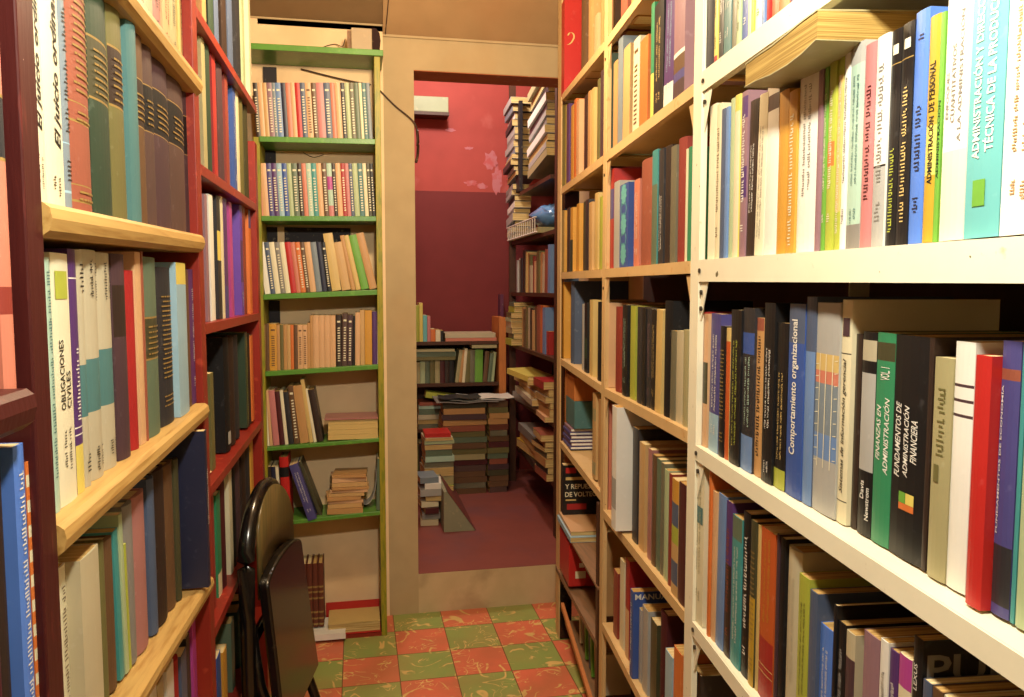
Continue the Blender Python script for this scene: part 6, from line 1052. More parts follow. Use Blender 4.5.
# speaker and cables on top
mb = MB()
F = fmat('G')
mb.box(-.005, .072, 3.062, 3.16, .0, .082, M['speaker'])
o = mb.build('loudspeaker', bevel=.003); o.location = (0, 0, 2.2775); tag(o, 'small grey speaker box with dark curved side on top of the green bookcase', 'speaker')
mb = MB(); poly = [(.0725, .002), (.090, .000), (.100, .012), (.104, .04), (.100, .068), (.088, .084), (.0725, .086)]; mb.prism(poly, 3.064, 3.158, M['speaker_dark']); mb.build('grille', o, bevel=.001)
mb = MB(); mb.box(-.020, -.0055, 3.08, 3.155, .002, .076, M['plank']); mb.build('side_cheek', o)
o.location.z = 2.2712
def cable(name, pts, r, label):
    mb = MB(); P = [Vector(p) for p in pts]; out = []
    for i in range(len(P)-1):
        p0 = P[max(0, i-1)]; p1 = P[i]; p2 = P[i+1]; p3 = P[min(len(P)-1, i+2)]
        for k in range(6):
            t = k/6; out.append(.5*((2*p1)+(-p0+p2)*t+(2*p0-5*p1+4*p2-p3)*t*t+(-p0+3*p1-3*p2+p3)*t**3))
    out.append(P[-1]); mb.tube(out, r, M['cable'], 6); return tag(mb.build(name, smooth=True), label, 'cable')
cable('cable', [(-.20, 3.228, 2.235), (-.09, 3.226, 2.212), (.0, 3.225, 2.196), (.068, 3.226, 2.188)], .0028, 'brown cable sagging under the topmost green board')
cable('cable', [(.104, 3.232, 2.168), (.162, 3.232, 2.112), (.243, 3.225, 2.040), (.250, 3.235, 1.955)], .0032, 'brown cable crossing the wall to the doorway edge')
cable('wire', [(-.155, 3.232, 2.281), (-.12, 3.232, 2.32), (-.07, 3.232, 2.338), (-.04, 3.20, 2.322), (-.028, 3.12, 2.326)], .0016, 'thin wire looping up to the small speaker')
cable('wire', [(-.20, 3.233, 1.915), (-.16, 3.233, 1.897), (-.12, 3.233, 1.908)], .0014, 'thin wire hanging below the top green shelf')
cable('wire', [(.128, 3.236, 2.385), (.14, 3.1, 2.515), (.15, 2.9, 2.70)], .002, 'thin dark wire running up from the wall to the ceiling')
cable('cable', [(.256, 3.30, 2.03), (.262, 3.33, 1.985), (.258, 3.31, 1.93), (.25, 3.30, 1.90)], .006, 'dark cable end dangling inside the doorway edge')

# ---------------------------------------------------------------- right metal shelving
def angle_post(e, x0, x1, z1, mat, flange=.012):
    """slotted angle: face flange x0..x1 on the front plane and an inward flange on the side nearer the viewer (larger local x)"""
    mb = MB(); fpost(mb, 'R', x0, x1, 0, .003, 0, z1, mat); fpost(mb, 'R', x1-.003, x1, .003, flange, 0, z1, mat)
    o = part(mb, 'upright', e, bevel=.0008)
    return o
def bolts(e, pts):
    F = fmat('R')
    for (x, z, y) in pts:
        mb = MB(); k = mb.m(M['bolt']); P = [(x+.0045*math.cos(i*math.pi/4), z+.0045*math.sin(i*math.pi/4)) for i in range(8)]
        i0 = len(mb.v); mb.v += [tuple(F @ Vector((a, y-.002, b))) for a, b in P]+[tuple(F @ Vector((a, y+.002, b))) for a, b in P]
        mb.f.append(tuple(range(i0, i0+8))); mb.mi.append(k); mb.f.append(tuple(range(i0+8, i0+16))[::-1]); mb.mi.append(k)
        for q in range(8): mb.f.append((i0+q, i0+8+q, i0+8+(q+1) % 8, i0+(q+1) % 8)); mb.mi.append(k)
        part(mb, 'bolt', e)
def mshelf(e, x0, x1, z0, z1, mat, lip=.036, depth=.33, gus=True):
    mb = MB(); slab(mb, 'R', x0, x1, z0, z1, 0.003, depth, .003, .003, mat); slab(mb, 'R', x0, x1, z0, z1, -.0005, .0025, lip, lip, mat)
    slab(mb, 'R', x0, x1, z0-lip+.003, z1-lip+.003, .003, .014, .003, .003, mat)
    part(mb, 'shelf', e)
def gusset(e, x, z, mat, sgn, size=.07):
    """triangular plate under a shelf at the post, lying in the front plane"""
    F = fmat('R'); mb = MB(); k = mb.m(mat); P = [(x, z), (x+sgn*size*.5, z), (x, z-size)]
    i0 = len(mb.v); mb.v += [tuple(F @ Vector((a, .0035, b))) for a, b in P]+[tuple(F @ Vector((a, .0055, b))) for a, b in P]
    mb.f += [(i0, i0+1, i0+2), (i0+5, i0+4, i0+3), (i0, i0+3, i0+4, i0+1), (i0+1, i0+4, i0+5, i0+2), (i0+2, i0+5, i0+3, i0)]; mb.mi += [k]*5
    part(mb, 'gusset', e)
e = case('metal_shelving', 'R', -1.0, 'white chipped metal shelving unit nearest on the right', 'shelving', 'metal shelving units along the right side')
up1 = angle_post(e, -1.458, -1.412, 2.6, M['metal']); angle_post(e, -.46, -.42, 2.6, M['metal'])
mb = MB(); fpost(mb, 'R', -1.4115, -1.409, .295, .335, 0, 2.6, M['metal']); part(mb, 'upright', e)
NZ = ((1.773, 1.771, .036), (1.432, 1.424, .040), (1.084, 1.068, .028), (.741, .729, .028), (.40, .39, .028), (2.10, 2.10, .036))
for z0, z1, lip in NZ: mshelf(e, -1.41, -.462, z0, z0+(z1-z0)*1.2, M['metal'], lip)
for z0, z1, lip in NZ[:4]:
    gusset(e, -1.408, z0-lip-.001, M['metal'], 1); gusset(e, -.464, z1-lip-.003, M['metal'], -1)
bolts(up1, [(-1.404, z0-lip*.5, -.001) for z0, z1, lip in NZ[:4]]+[(-1.402, z0-lip-.02, .002) for z0, z1, lip in NZ[:4]]+[(-1.402, z0-lip-.05, .002) for z0, z1, lip in NZ[1:2]])
mb = MB(); fpost(mb, 'R', -1.46, -.42, .340, .35, .1, 2.5, M['brownback']); part(mb, 'back_panel', e)

e = case('metal_shelving', 'R', -2.2, 'tan-painted two-bay shelving unit reaching back to the doorway', 'shelving', 'metal shelving units along the right side')
angle_post(e, -3.02, -2.945, 2.6, M['orange'], .005); up2 = angle_post(e, -2.225, -2.185, 2.6, M['orange'])
mb = MB(); fpost(mb, 'R', -2.184, -2.182, .003, .012, 0, 2.6, M['orange']); part(mb, 'upright', e)
for (x0, x1, z0, z1) in ((-2.93, -2.226, 2.098, 2.075), (-2.182, -1.46, 2.074, 2.072), (-2.93, -2.226, 1.756, 1.758), (-2.182, -1.46, 1.759, 1.764), (-2.93, -2.226, 1.439, 1.434), (-2.182, -1.46, 1.434, 1.432), (-2.93, -2.226, 1.112, 1.097), (-2.182, -1.46, 1.094, 1.102), (-2.93, -2.226, .794, .778), (-2.182, -1.46, .738, .740), (-2.182, -1.46, .40, .40), (-2.182, -1.46, .10, .10)):
    mshelf(e, x0, x1, z0, z1, M['orange'], .024)
for (x, z, s) in ((-2.18, 2.05, 1), (-2.18, 1.735, 1), (-2.18, 1.41, 1), (-2.18, 1.07, 1), (-1.462, 1.73, -1), (-1.462, 1.405, -1)): gusset(e, x, z-.001, M['orange'], s, .06)
bolts(up2, [(-2.205, 2.02, 0), (-2.205, 1.70, 0), (-2.205, 1.38, 0)])
mb = MB(); fpost(mb, 'R', -3.0, -1.462, .340, .35, .1, 2.5, M['brownback']); part(mb, 'back_panel', e)
mb = MB(); fpost(mb, 'R', -2.95, -2.93, .02, .33, .45, 1.1, M['tanwood']); part(mb, 'end_panel', e)

# weathered low rack under the far bay
e = case('low_rack', 'R', -2.6, 'weathered plank rack on the floor under the far shelving bay', 'rack')
mb = MB(); slab(mb, 'R', -3.0, -2.24, .275, .315, -.004, .13, .018, .018, M['plank']); part(mb, 'plank', e)
mb = MB(); slab(mb, 'R', -3.0, -2.24, .275, .315, .14, .30, .018, .018, M['plank']); part(mb, 'plank', e)
mb = MB(); slab(mb, 'R', -2.90, -2.24, .165, .055, .0, .012, .018, .018, M['tanwood']); part(mb, 'rail', e)
mb = MB(); slab(mb, 'R', -2.88, -2.24, .10, .02, .013, .30, .012, .012, M['plank']); part(mb, 'lower_board', e)
mb = MB(); fpost(mb, 'R', -2.995, -2.94, .004, .05, 0, .255, M['black']); part(mb, 'leg', e)
mb = MB(); fpost(mb, 'R', -2.29, -2.265, .004, .03, 0, .295, M['tanwood']); part(mb, 'leg', e)
mb = MB(); fpost(mb, 'R', -2.262, -2.236, -.003, .012, .0, .74, M['darkwood']); part(mb, 'dark_slat', e)
mb = MB(); slab(mb, 'R', -2.60, -2.30, .26, .21, .03, .04, .012, .012, M['tanwood']); part(mb, 'rail', e)
rr = random.Random(5)
for i, c in enumerate(('cream', 'brown', 'bright green', 'slate blue', 'bright green', 'tan', 'cream')):
    x0 = -2.72+i*.05
    make_book(dict(f='R', x=x0, y=.04+.004*(i % 2), z=.105-.125*(x0+2.88)+.0+.0, t=.022, h=.13, D=.11, lean=-8, c=c, hd='s', dec='', row='low rack', label=f"{c} booklet leaning in the low rack, "+('far end', 'next to the far end', 'left green one', 'blue, between two green ones', 'right green one', 'near side', 'nearest end')[i]))

# far bay, lower compartments
make_book(dict(f='R', x=-2.885, y=.0, z=.5225, t=.045, h=.19, D=.2, lean=0, c='black', hd='s', dec='', row='lower far bay', patch=[(.01, .05, .84, .95, 'bright red'), (.01, .11, .70, .76, 'straw'), (.015, .09, .10, .22, 'red'), (.01, .05, .28, .31, 'straw')],
    side=[('*Y REPUESTOS', .008, .15, .52, .62, 'ivory'), ('*DE VOLTEO', .008, .13, .36, .46, 'ivory')], label='black book facing the aisle with cream capital lines and red marks, lower far bay'))
flat_book('R', -2.92, -2.64, -.012, .4885, .018, .20, 'pale blue', 'pale blue magazine bundle beneath the black lettered book', 'pile', name='magazine', group='loose papers in the far bay')
flat_book('R', -2.91, -2.66, -.006, .5071, .014, .20, 'peach', 'peach-coloured magazine directly beneath the black lettered book', 'pile', name='magazine', group='loose papers in the far bay')
e2 = MB(); e2.box(0, .20, 0, .10, 0, .158, cover('bright red'))
o = e2.build('red_box', bevel=.002); o.matrix_world = fmat('R') @ Matrix.Translation((-2.90, -.006, .306)); tag(o, 'red box with two small white labels in the lower far bay', 'box')
p = MB(); p.box(.2001, .2008, .038, .056, .070, .086, ink('white')); p.build('paper_label', o)
p = MB(); p.box(.2001, .2008, .024, .062, .030, .056, ink('cream')); p.build('paper_label', o)
# support shelf for that compartment
mb = MB(); slab(mb, 'R', -2.925, -2.228, .488, .488, -.005, .30, .008, .008, M['plank']); o = mb.build('loose_board'); tag(o, 'thin loose board under the papers in the far bay', 'board')
# magazines, teal box and tan box on the shelf above
for i in range(6):
    mb = MB(); mb.box(0, .17-.006*i, 0, .2, 0, .0105, cover('mauve' if i % 2 else 'violet-blue'))
    o = mb.build('magazine'); o.matrix_world = fmat('R') @ Matrix.Translation((-2.925+.003*i, .008+.004*(i % 2), .7955+i*.0125)); tag(o, ['lowest violet magazine in the pile under the teal box', 'second magazine up, mauve, under the teal box', 'third magazine up, violet, under the teal box', 'third magazine down, mauve, under the teal box', 'violet magazine second from top under the teal box', 'topmost mauve magazine directly under the teal box'][i], 'magazine', 'magazines under the teal box')
    p = MB(); p.box(.168-.006*i, .1706-.006*i, .001, .199, .002, .0085, ink('white')); p.build('page_edges', o)
mb = MB(); mb.box(0, .18, 0, .22, 0, .10, cover('blue-green')); o = mb.build('teal_box', bevel=.002); o.matrix_world = fmat('R') @ Matrix.Translation((-2.925, .02, .872)); tag(o, 'teal box between the tan wooden box and the violet magazines', 'box')
mb = MB(); mb.box(0, .17, 0, .24, 0, .085, M['tanwood']); o = mb.build('wooden_box', bevel=.002); o.matrix_world = fmat('R') @ Matrix.Translation((-2.922, .02, .9725)); tag(o, 'tan wooden box on top of the teal box in the far bay', 'box')
make_book(dict(f='R', x=-2.36, y=.008, z=.787, t=.05, h=.268, D=.18, lean=0, c='sand', hd='s', dec='', bands=[(.05,.2,'khaki'),(.68,.82,'khaki')], row='fifth', label='thick sand-coloured book with two khaki bands near the divider'))
make_book(dict(f='R', x=-2.285, y=.01, z=.784, t=.045, h=.262, D=.18, lean=0, c='tan', hd='s', dec='', row='fifth', label='plain tan book tight against the thin divider, fifth shelf of far bay'))
# blue MANUAL cover title, black PUBLI cover
F = fmat('R')

# ---------------------------------------------------------------- old thick book lying across the row
def bent_block():
    F = fmat('R'); st = [(-1.128, 1.6735, .034), (-1.09, 1.6725, .036), (-1.04, 1.668, .040), (-.99, 1.667, .043), (-.95, 1.670, .042), (-.915, 1.676, .036)]
    y0, y1 = -.035, .11
    def prism_between(za, zb, mat, yy0, yy1):
        mb = MB(); k = mb.m(mat); i0 = 0
        for (x, z, t) in st:
            for (y, zz) in ((yy0, z+t*za), (yy1, z+t*za), (yy1, z+t*zb+.004), (yy0, z+t*zb)): mb.v.append(tuple(F @ Vector((x, y, zz))))
        for j in range(len(st)-1):
            a = j*4; b = a+4
            for q in range(4): mb.f.append((a+q, a+(q+1) % 4, b+(q+1) % 4, b+q)); mb.mi.append(k)
        mb.f += [(3, 2, 1, 0), tuple(len(mb.v)-4+q for q in range(4))]; mb.mi += [k, k]
        return mb
    o = prism_between(0, .03, cover('khaki'), y0-.002, y1).build('old_thick_book')
    tag(o, 'thick yellowed old book lying bent on top of the upright row', 'book')
    prism_between(.03, .95, PAGES_OLDFLAT, y0, y1-.004).build('pages', o)
    prism_between(.95, 1.0, cover('khaki'), y0-.001, y1).build('upper_cover', o)
bent_block()

# ---------------------------------------------------------------- chair
ch = empty('folding_chair', (-.16, 2.02, 0), 0, 'glossy black folded chair with rounded brown backrest leaning against the left shelves', 'chair')
def cpart(mb, name, **k):
    o = mb.build(name, **k); o.parent = ch; o.matrix_parent_inverse = Matrix.Translation((.16, -2.02, 0)); return o
P0 = Vector((-.272, 1.93, 0)); P1 = Vector((-.216, 2.27, 0)); dv = (P1-P0).normalized(); W_ = (P1-P0).length
def cp(u, z, q=0):  # point in the plane of the back; q = out towards the aisle
    nn = Vector((dv.y, -dv.x, 0)); return P0+dv*(u*W_)+nn*q+Vector((0, 0, z))
hoop = []
for i in range(25):
    a = math.pi*i/24; hoop.append(cp(.5-.5*math.cos(a), .70+.165*math.sin(a)))
legn = [cp(-.0, .0, .02), cp(-.0, .25, .0), cp(0, .45, 0), cp(0, .58, 0)]
legf = [cp(1, .58, 0), cp(1, .45, 0), cp(1, .25, 0), cp(1, 0, .02)]
mb = MB(); mb.tube(legn+hoop+legf, [.018]*4+[.021-.009*i/24 for i in range(25)]+[.012]*4, M['black'], 14); cpart(mb, 'back_frame', smooth=True)
# veneer panel filling the hoop, gently dished
mb = MB(); k = mb.m(M['veneer']); cols = 12
top = []; bot = []
for i in range(cols+1):
    u = .07+.93*i/cols; a = math.acos(max(-1, min(1, (.5-u)/.515))); zt = .70+.162*math.sin(a); dd = .014+.012*(2*u-1)**2
    top.append((cp(u, zt, dd-.004), cp(u, zt, dd+.004))); bot.append((cp(u, .615, dd-.004), cp(u, .615, dd+.004)))
for lst in (bot, top):
    for a, b in lst: mb.v += [tuple(a), tuple(b)]
n2 = 2*(cols+1)
for i in range(cols):
    a = 2*i; b = a+2
    for f in ((a, b, n2+b, n2+a), (a+1, n2+a+1, n2+b+1, b+1), (a, a+1, b+1, b), (n2+a, n2+b, n2+b+1, n2+a+1)): mb.f.append(f); mb.mi.append(k)
for a in (0, 2*cols): mb.f.append((a, a+1, n2+a+1, n2+a)); mb.mi.append(k)
cpart(mb, 'backrest', smooth=True)
mb = MB(); mb.tube([cp(0, .50, .0), cp(.5, .50, -.01), cp(1, .50, 0)], .013, M['black'], 10); cpart(mb, 'rail', smooth=True)
# seat panel folded up against the back, D-shaped
mb = MB(); k = mb.m(M['black']); prof = []
for i in range(21):
    a = math.pi*i/20; prof.append((.5-.50*math.cos(a), .655+.035*math.sin(a)))
prof += [(1.02, .45), (1.05, .28), (-.05, .28), (-.02, .45)]; n = len(prof)
for s in (0, 1):
    for u, z in prof: mb.v.append(tuple(cp(u, z, .024+.10*(.69-z)+s*.026)))
mb.f += [tuple(range(n)), tuple(range(n, 2*n))[::-1]]; mb.mi += [k, k]
for i in range(n): j = (i+1) % n; mb.f.append((i, n+i, n+j, j)); mb.mi.append(k)
cpart(mb, 'seat', bevel=.006)
# rear legs, folded close to the frame
for u in (.04, .96):
    mb = MB(); mb.tube([cp(u, .60, -.004), cp(u, .40, .022), cp(u, .20, .085), cp(u, .012, .125)], .014, M['black'], 12); cpart(mb, 'leg', smooth=True)
mb = MB(); mb.tube([cp(.04, .16, .091), cp(.5, .16, .091), cp(.96, .16, .091)], .010, M['black'], 10); cpart(mb, 'rail', smooth=True)

# ---------------------------------------------------------------- far room furniture
e = case('bookcase', 'B', .4, 'low brown bookcase at the far wall beyond the doorway')
for z in (1.055, .80, .52, .26):
    mb = MB(); mb.box(-.1, .855, 4.72, 4.98, z-.02, z, M['darkwood']); part(mb, 'shelf', e)
mb = MB(); mb.box(.857, .900, 4.715, 4.98, .171, 1.20, M['tanwood']); part(mb, 'upright', e)
mb = MB(); mb.box(-.13, -.102, 4.72, 4.98, .171, 1.055, M['tanwood']); part(mb, 'upright', e)
mb = MB(); mb.box(-.1, .855, 4.985, 5.0, .171, 1.04, M['darkwood']); part(mb, 'back_panel', e)
rr = random.Random(11)
far = []
def run(f, x0, spec, z, y, rowname, hd='s'):
    x = x0
    for (t, h, ln, c) in spec:
        r = dict(f=f, x=x+t/2, y=y+rr.random()*.01, z=z, t=t-.001, h=h, D=.15, lean=ln, c=c, hd=hd, dec='', row=rowname); far.append((rowname, r)); x += t+abs(math.tan(R(ln)))*.0+.0005
run('B', .345, [(.028,.13,0,'khaki'),(.03,.135,0,'pale green'),(.028,.14,0,'grey-green'),(.03,.14,0,'olive'),(.03,.145,0,'khaki'),(.03,.14,0,'maroon'),(.028,.14,0,'dark brown'),(.03,.14,0,'black')], .80, .015, 'upper shelf of the far bookcase')
run('B', .585, [(.022,.20,8,'khaki'),(.02,.20,7,'tan'),(.018,.21,5,'cream'),(.03,.20,3,'olive'),(.03,.20,1,'olive-grey'),(.05,.20,1,'bright green'),(.028,.19,5,'brown'),(.022,.18,6,'grey-green'),(.02,.185,5,'pale green')], .80, .012, 'upper shelf of the far bookcase, right part')
run('B', .33, [(.03,.16,0,'olive'),(.03,.17,0,'dark brown'),(.03,.15,0,'grey-green'),(.028,.17,0,'khaki'),(.03,.16,0,'olive-grey'),(.03,.17,0,'brown')], .26, .02, 'lower shelf of the far bookcase')
run('B', .345, [(.025,.22,0,'yellow-green'),(.022,.235,0,'yellow'),(.025,.16,0,'turquoise'),(.02,.155,0,'pink'),(.03,.075,0,'orange'),(.03,.07,0,'cream'),(.02,.065,0,'black')], 1.055, .02, 'top of the far bookcase')
byrow = {}
for k, r in far: byrow.setdefault(k, []).append(r)
for k, v in byrow.items():
    for i, r in enumerate(v):
        cs = [q['c'] for q in v]
        r['label'] = f"{r['c']} book on the {k}" if cs.count(r['c']) == 1 else f"{r['c']} book between {v[i-1]['c']} and {v[(i+1)%len(v)]['c']} ones, {k}"
        make_book(r)
def pile(f, x0, x1, y, z, spec, where, D=.15, jit=.012, yawj=3, grp=None):
    n = len(spec); ords = ['lowest','second','third','fourth','fifth','sixth','seventh','eighth','ninth','tenth','eleventh','twelfth','thirteenth','fourteenth','fifteenth','sixteenth','seventeenth','eighteenth','nineteenth','twentieth','top']
    for i, (t, c) in enumerate(spec):
        a = (rr.random()-.5)*jit; b = (rr.random()-.5)*jit
        lab = (f"lowest {c} book in the {where}" if i == 0 else f"topmost {c} book in the {where}" if i == n-1 else f"{c} book, {ords[i]} from the bottom of the {where}")
        flat_book(f, x0+a, x1+b, y+(rr.random()-.5)*jit, z, t-.0012, D, c, lab, where, yaw=(rr.random()-.5)*yawj, fore=rr.random() < .12, group='books in the '+where); z += t
pile('B', .345, .585, .0, .80+.142, [(.022,'olive'),(.03,'grey-green'),(.016,'khaki')], 'flat layer on the upright books, far bookcase', D=.18)
pile('B', .69, .84, .0, .80+.212, [(.02,'khaki'),(.018,'olive')], 'short flat layer by the tan upright, far bookcase', D=.12)
pile('B', .36, .62, .005, .52, [(.03,'olive-grey'),(.03,'khaki'),(.03,'beige'),(.035,'grey-green'),(.02,'mint'),(.02,'rust red')], 'flat pile on the middle far shelf', D=.18)
flat_book('B', .40, .60, .0, .52+.18, .035, .12, 'yellow-green', 'yellow-green book tilted atop the middle far shelf pile', 'far', tilt=9)
pile('B', .53, .84, .01, 1.0555, [(.02,'salmon'),(.03,'beige')], 'long flat pair on top of the far bookcase', D=.2, yawj=1)
# floor stacks near the ramp
pile('B', .315, .405, -.82, .172, [(.03,'beige'),(.035,'grey'),(.03,'maroon'),(.03,'cream'),(.03,'plum'),(.035,'silver-grey'),(.03,'white'),(.03,'grey-blue')], 'outer floor stack by the doorway', D=.15, jit=.03, yawj=14)
pile('B', .345, .50, -.56, .172, [(.04,'grey-green'),(.035,'pale green'),(.035,'olive'),(.03,'yellow-green'),(.05,'khaki'),(.05,'beige'),(.03,'olive-grey'),(.03,'mint'),(.035,'grey-green'),(.03,'purple'),(.02,'pale green'),(.018,'cream'),(.022,'bright red')], 'tall floor stack topped in red', D=.17, jit=.02, yawj=8)
# the two big columns of stacked books carrying papers
cc = ['brown','olive','tan','purple-brown','rust red','olive-grey','brown','dark olive','maroon','tan','brown','grey-green','red-brown','khaki','plum','brown','olive']
pile('B', .48, .735, -.25, .172, [(.034, cc[(i*5) % 17]) for i in range(16)], 'left column of the great paper-topped stack', D=.2, jit=.022, yawj=4)
pile('B', .75, .865, -.25, .172, [(.034, cc[(i*7+3) % 17]) for i in range(16)], 'right column of the great paper-topped stack', D=.2, jit=.016, yawj=3)
mb = MB(); zt = .172+.034*16
for i, (x0, x1, y0, y1, c, yw) in enumerate(((.44, .80, 4.42, 4.70, 'grey', 4), (.52, .84, 4.44, 4.68, 'silver-grey', -6), (.58, .90, 4.46, 4.66, 'white', 5), (.46, .70, 4.43, 4.6, 'charcoal', -3))):
    mb = MB(); nseg = 8; k = mb.m(cover(c))
    for j in range(nseg+1):
        x = x0+(x1-x0)*j/nseg; zz = zt+.004+i*.008+.010*math.sin(j*1.3+i)*.4+.015*max(0, abs(j/nseg-.5)-.3)
        for y in (y0, y1):
            for d in (0, .003): mb.v.append((x, y, zz+d))
    for j in range(nseg):
        a = 4*j; b = a+4
        for f in ((a, a+2, b+2, b), (a+1, b+1, b+3, a+3), (a, b, b+1, a+1), (a+2, a+3, b+3, b+2)): mb.f.append(f); mb.mi.append(k)
    mb.f += [(0, 1, 3, 2), tuple(4*nseg+q for q in (0, 2, 3, 1))]; mb.mi += [k, k]
    o = mb.build('newspaper'); tag(o, ['grey newspaper at the bottom of the papers on the great stack', 'pale grey newspaper on the great stack, slightly turned', 'white newspaper overhanging the right of the great stack', 'charcoal folded sheet on the left of the great stack'][i], 'newspaper', 'papers on the great stack')
# side unit of the far room
e = case('bookcase', 'S', -4.2, 'dark crowded bookcase on the right side of the far room')
for z, y0, y1 in ((1.93, 3.72, 4.45), (1.66, 3.62, 4.68), (1.355, 3.62, 4.72), (1.04, 3.62, 4.66), (.725, 3.62, 4.6), (.43, 3.62, 4.5)):
    mb = MB(); mb.box(.93, 1.2, y0, y1, z-.02, z, M['darkwood']); part(mb, 'shelf', e)
for y in (3.60, 4.75):
    mb = MB(); mb.box(.925, .965, y-.02, y+.02 if y < 4 else y, .171, 2.62 if y > 4 else 2.62, M['darkwood']); part(mb, 'upright', e)
mb = MB(); mb.box(1.205, 1.22, 3.6, 4.76, .171, 2.6, M['darkcard']); part(mb, 'back_panel', e)
mb = MB(); mb.box(.93, .95, 4.46, 4.56, 1.94, 2.45, M['darkcard']); part(mb, 'dark_panel', e)
pal_ = ['silver-grey','white','grey','khaki','beige','charcoal','grey-blue','plum','cream','olive-grey']
def piles(x0, x1, y, z, n, t, cols, where, D=.2, tilt=0, jit=.03):
    zz = z
    for i in range(n):
        c = cols[i % len(cols)]; tt = t*(.7+.6*rr.random())
        lab = f"{c} book, number {'one two three four five six seven eight nine ten eleven twelve thirteen fourteen'.split()[i]} from the bottom, {where}"
        flat_book('S', x0+(rr.random()-.5)*jit, x1+(rr.random()-.5)*jit, y+(rr.random()-.5)*jit, zz, tt-.001, D, c, lab, where, yaw=(rr.random()-.5)*(3 if tilt else 8), fore=rr.random() < .3, group='books in the '+where, tilt=tilt)
        zz += tt*(1 if not tilt else 1.1)
# upper levels: sloping heaps (far end near the red wall = small local x)
piles(-4.10, -3.72, -.02, 1.99, 14, .034, ['khaki','silver-grey','charcoal','white','grey','silver-grey','plum','white','charcoal','beige'], 'near slanting heap on the highest far-room shelf', tilt=-9)
piles(-4.72, -4.50, -.03, 2.02, 12, .034, ['grey','silver-grey','charcoal','white','grey-blue','silver-grey'], 'slanting heap by the red wall, highest far-room shelf', tilt=-7, D=.13)
piles(-4.74, -4.55, -.01, 1.70, 8, .034, ['white','charcoal','silver-grey','grey'], 'middle heap beside the red wall, far room', D=.1, tilt=-8)
run2 = [(.03,.19,0,'silver-grey'),(.03,.2,0,'white'),(.03,.19,0,'olive-grey'),(.04,.2,0,'charcoal'),(.03,.23,0,'brown'),(.05,.24,2,'dark brown'),(.03,.23,2,'straw'),(.04,.22,0,'tan'),(.03,.21,0,'olive'),(.05,.15,0,'beige'),(.04,.2,0,'brick red'),(.04,.17,0,'peach')]
far2 = []
def run_s(x0, spec, z, y, rown):
    x = x0; v = []
    for (t, h, ln, c) in spec:
        v.append(dict(f='S', x=x+t/2, y=y+rr.random()*.012, z=z, t=t-.001, h=h, D=.16, lean=ln, c=c, hd='s', dec='', row=rown)); x += t+.001+.012*(ln != 0)
    cs = [q['c'] for q in v]
    for i, r in enumerate(v):
        r['label'] = f"{r['c']} book on the {rown}" if cs.count(r['c']) == 1 else f"{r['c']} book beside the {v[i-1]['c']} one, {rown}"; make_book(r)
run_s(-4.60, run2, 1.355, .01, 'third far-room side shelf')
run_s(-4.10, [(.04,.2,0,'brown'),(.05,.22,0,'olive'),(.05,.21,0,'tan'),(.05,.2,2,'beige'),(.06,.22,2,'rust red'),(.05,.24,2,'light blue')], 1.355, .01, 'near end of third far-room side shelf')
run_s(-4.46, [(.05,.23,0,'tan'),(.05,.22,0,'brown'),(.05,.24,0,'olive'),(.06,.23,0,'beige'),(.06,.23,0,'dark brown'),(.05,.22,0,'sand'),(.06,.24,0,'brown'),(.06,.25,0,'rust red'),(.06,.25,0,'orange'),(.06,.24,0,'light blue'),(.06,.12,0,'red')], 1.04, .01, 'fourth far-room side shelf')
piles(-4.66, -4.50, -.03, 1.041, 8, .03, ['yellow-green','grey-green','khaki','beige','pale green','olive'], 'outer heap of the fourth far-room side shelf', D=.12)
piles(-4.50, -3.9, -.02, .727, 4, .035, ['grey','beige','silver-grey','khaki'], 'low heap on the fifth far-room side shelf', D=.2)
piles(-3.9, -3.66, -.03, .727, 6, .034, ['peach','tan','brown','beige','plum','red'], 'near heap on the fifth far-room side shelf', D=.2)
flat_book('S', -4.40, -4.16, -.05, .727+.15, .03, .16, 'yellow', 'yellow paper bag-like booklet splayed over the fifth far-room shelf heap', 'x', yaw=18, tilt=6)
flat_book('S', -4.14, -3.92, -.04, .727+.145, .026, .15, 'straw', 'straw booklet sliding off the fifth far-room shelf heap', 'x', yaw=-14, tilt=-3)
piles(-4.35, -3.9, -.03, .432, 4, .04, ['dark brown','mustard','brown','grey'], 'heap on the lowest far-room side shelf', D=.2)
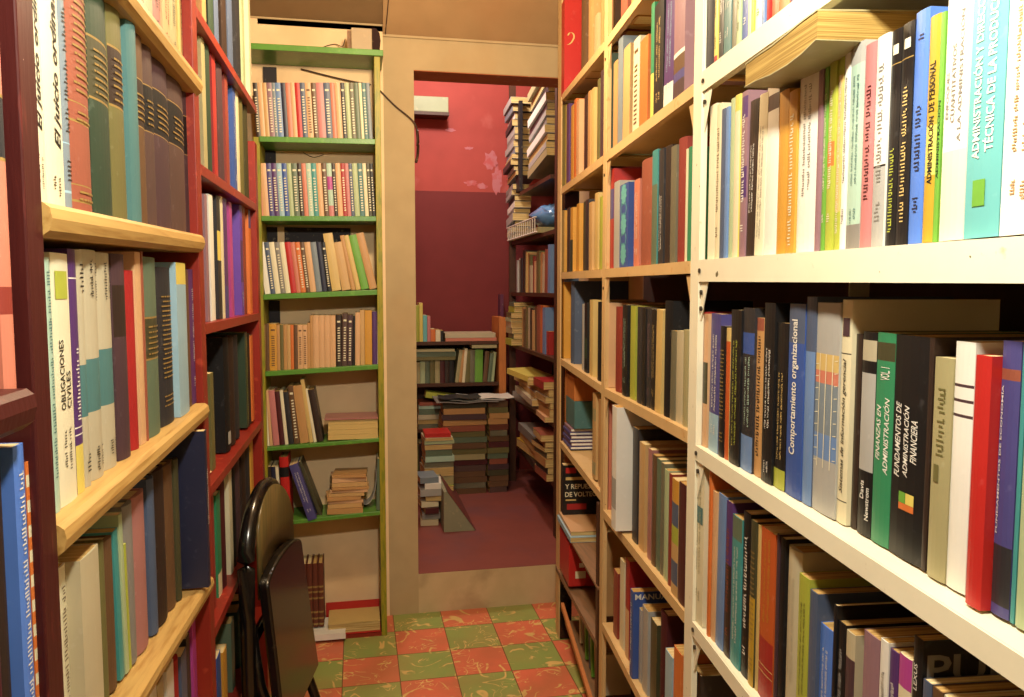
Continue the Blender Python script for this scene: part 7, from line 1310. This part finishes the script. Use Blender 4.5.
piles(-3.88, -3.66, -.04, .432, 7, .034, ['rust red','charcoal','tan','olive-grey','dark brown','peach'], 'near heap on the lowest far-room side shelf', D=.2)
# wire tray with blue bag
e3 = fempty('S', 'wire_tray', -4.2, 0, 1.661, 'white wire tray of papers on the second far-room side shelf', 'tray')
mb = MB()
for i in range(14):
    x = -.44+i*.055; mb.tube([(x, -.03, .004), (x+.02, -.035, .075)], .003, cover('white'), 6)
mb.tube([(-.46, -.035, .078), (.32, -.035, .078)], .004, cover('white'), 6); mb.tube([(-.46, -.03, .004), (.32, -.03, .004)], .004, cover('white'), 6); mb.tube([(-.46, -.035, .078), (-.46, .15, .078)], .004, cover('white'), 6)
mb.build('wire_frame', e3)
mb = MB(); mb.box(-.44, .3, -.02, .16, .001, .03, cover('khaki')); mb.build('papers', e3)
mb = MB(); k = mb.m(M['glass_blue']); nb = 10; ns_ = 14
for i in range(nb+1):
    ph = math.pi*i/nb
    for j in range(ns_):
        th = 2*math.pi*j/ns_; q = 1+.12*math.sin(3*th+i)
        q *= 1+.22*math.sin(5*th+1.7*i)*math.sin(ph)+.12*math.sin(9*th-2.3*i); mb.v.append((.17*q*math.sin(ph)*math.cos(th), .08*q*math.sin(ph)*math.sin(th), .06-.06*math.cos(ph)+.012*math.sin(4*th+i)*math.sin(ph)))
for i in range(nb):
    for j in range(ns_): a = i*ns_+j; b = i*ns_+(j+1) % ns_; mb.f.append((a, b, b+ns_, a+ns_)); mb.mi.append(k)
o = mb.build('plastic_bag', smooth=True); o.matrix_world = fmat('S') @ Matrix.Translation((-4.02, .07, 1.695)); tag(o, 'crumpled blue plastic bag on the wire tray in the far room', 'bag')
# pale board fixed to the red wall
mb = MB(); mb.box(.30, .575, 4.90, 5.018, 2.462, 2.555, M['ceramic']); o = mb.build('wall_box', bevel=.004); tag(o, 'pale greenish box fixed high on the red wall', 'box')
mb = MB(); mb.box(.30, .578, 4.89, 5.018, 2.442, 2.461, M['darkwood']); mb.build('ledge', o)
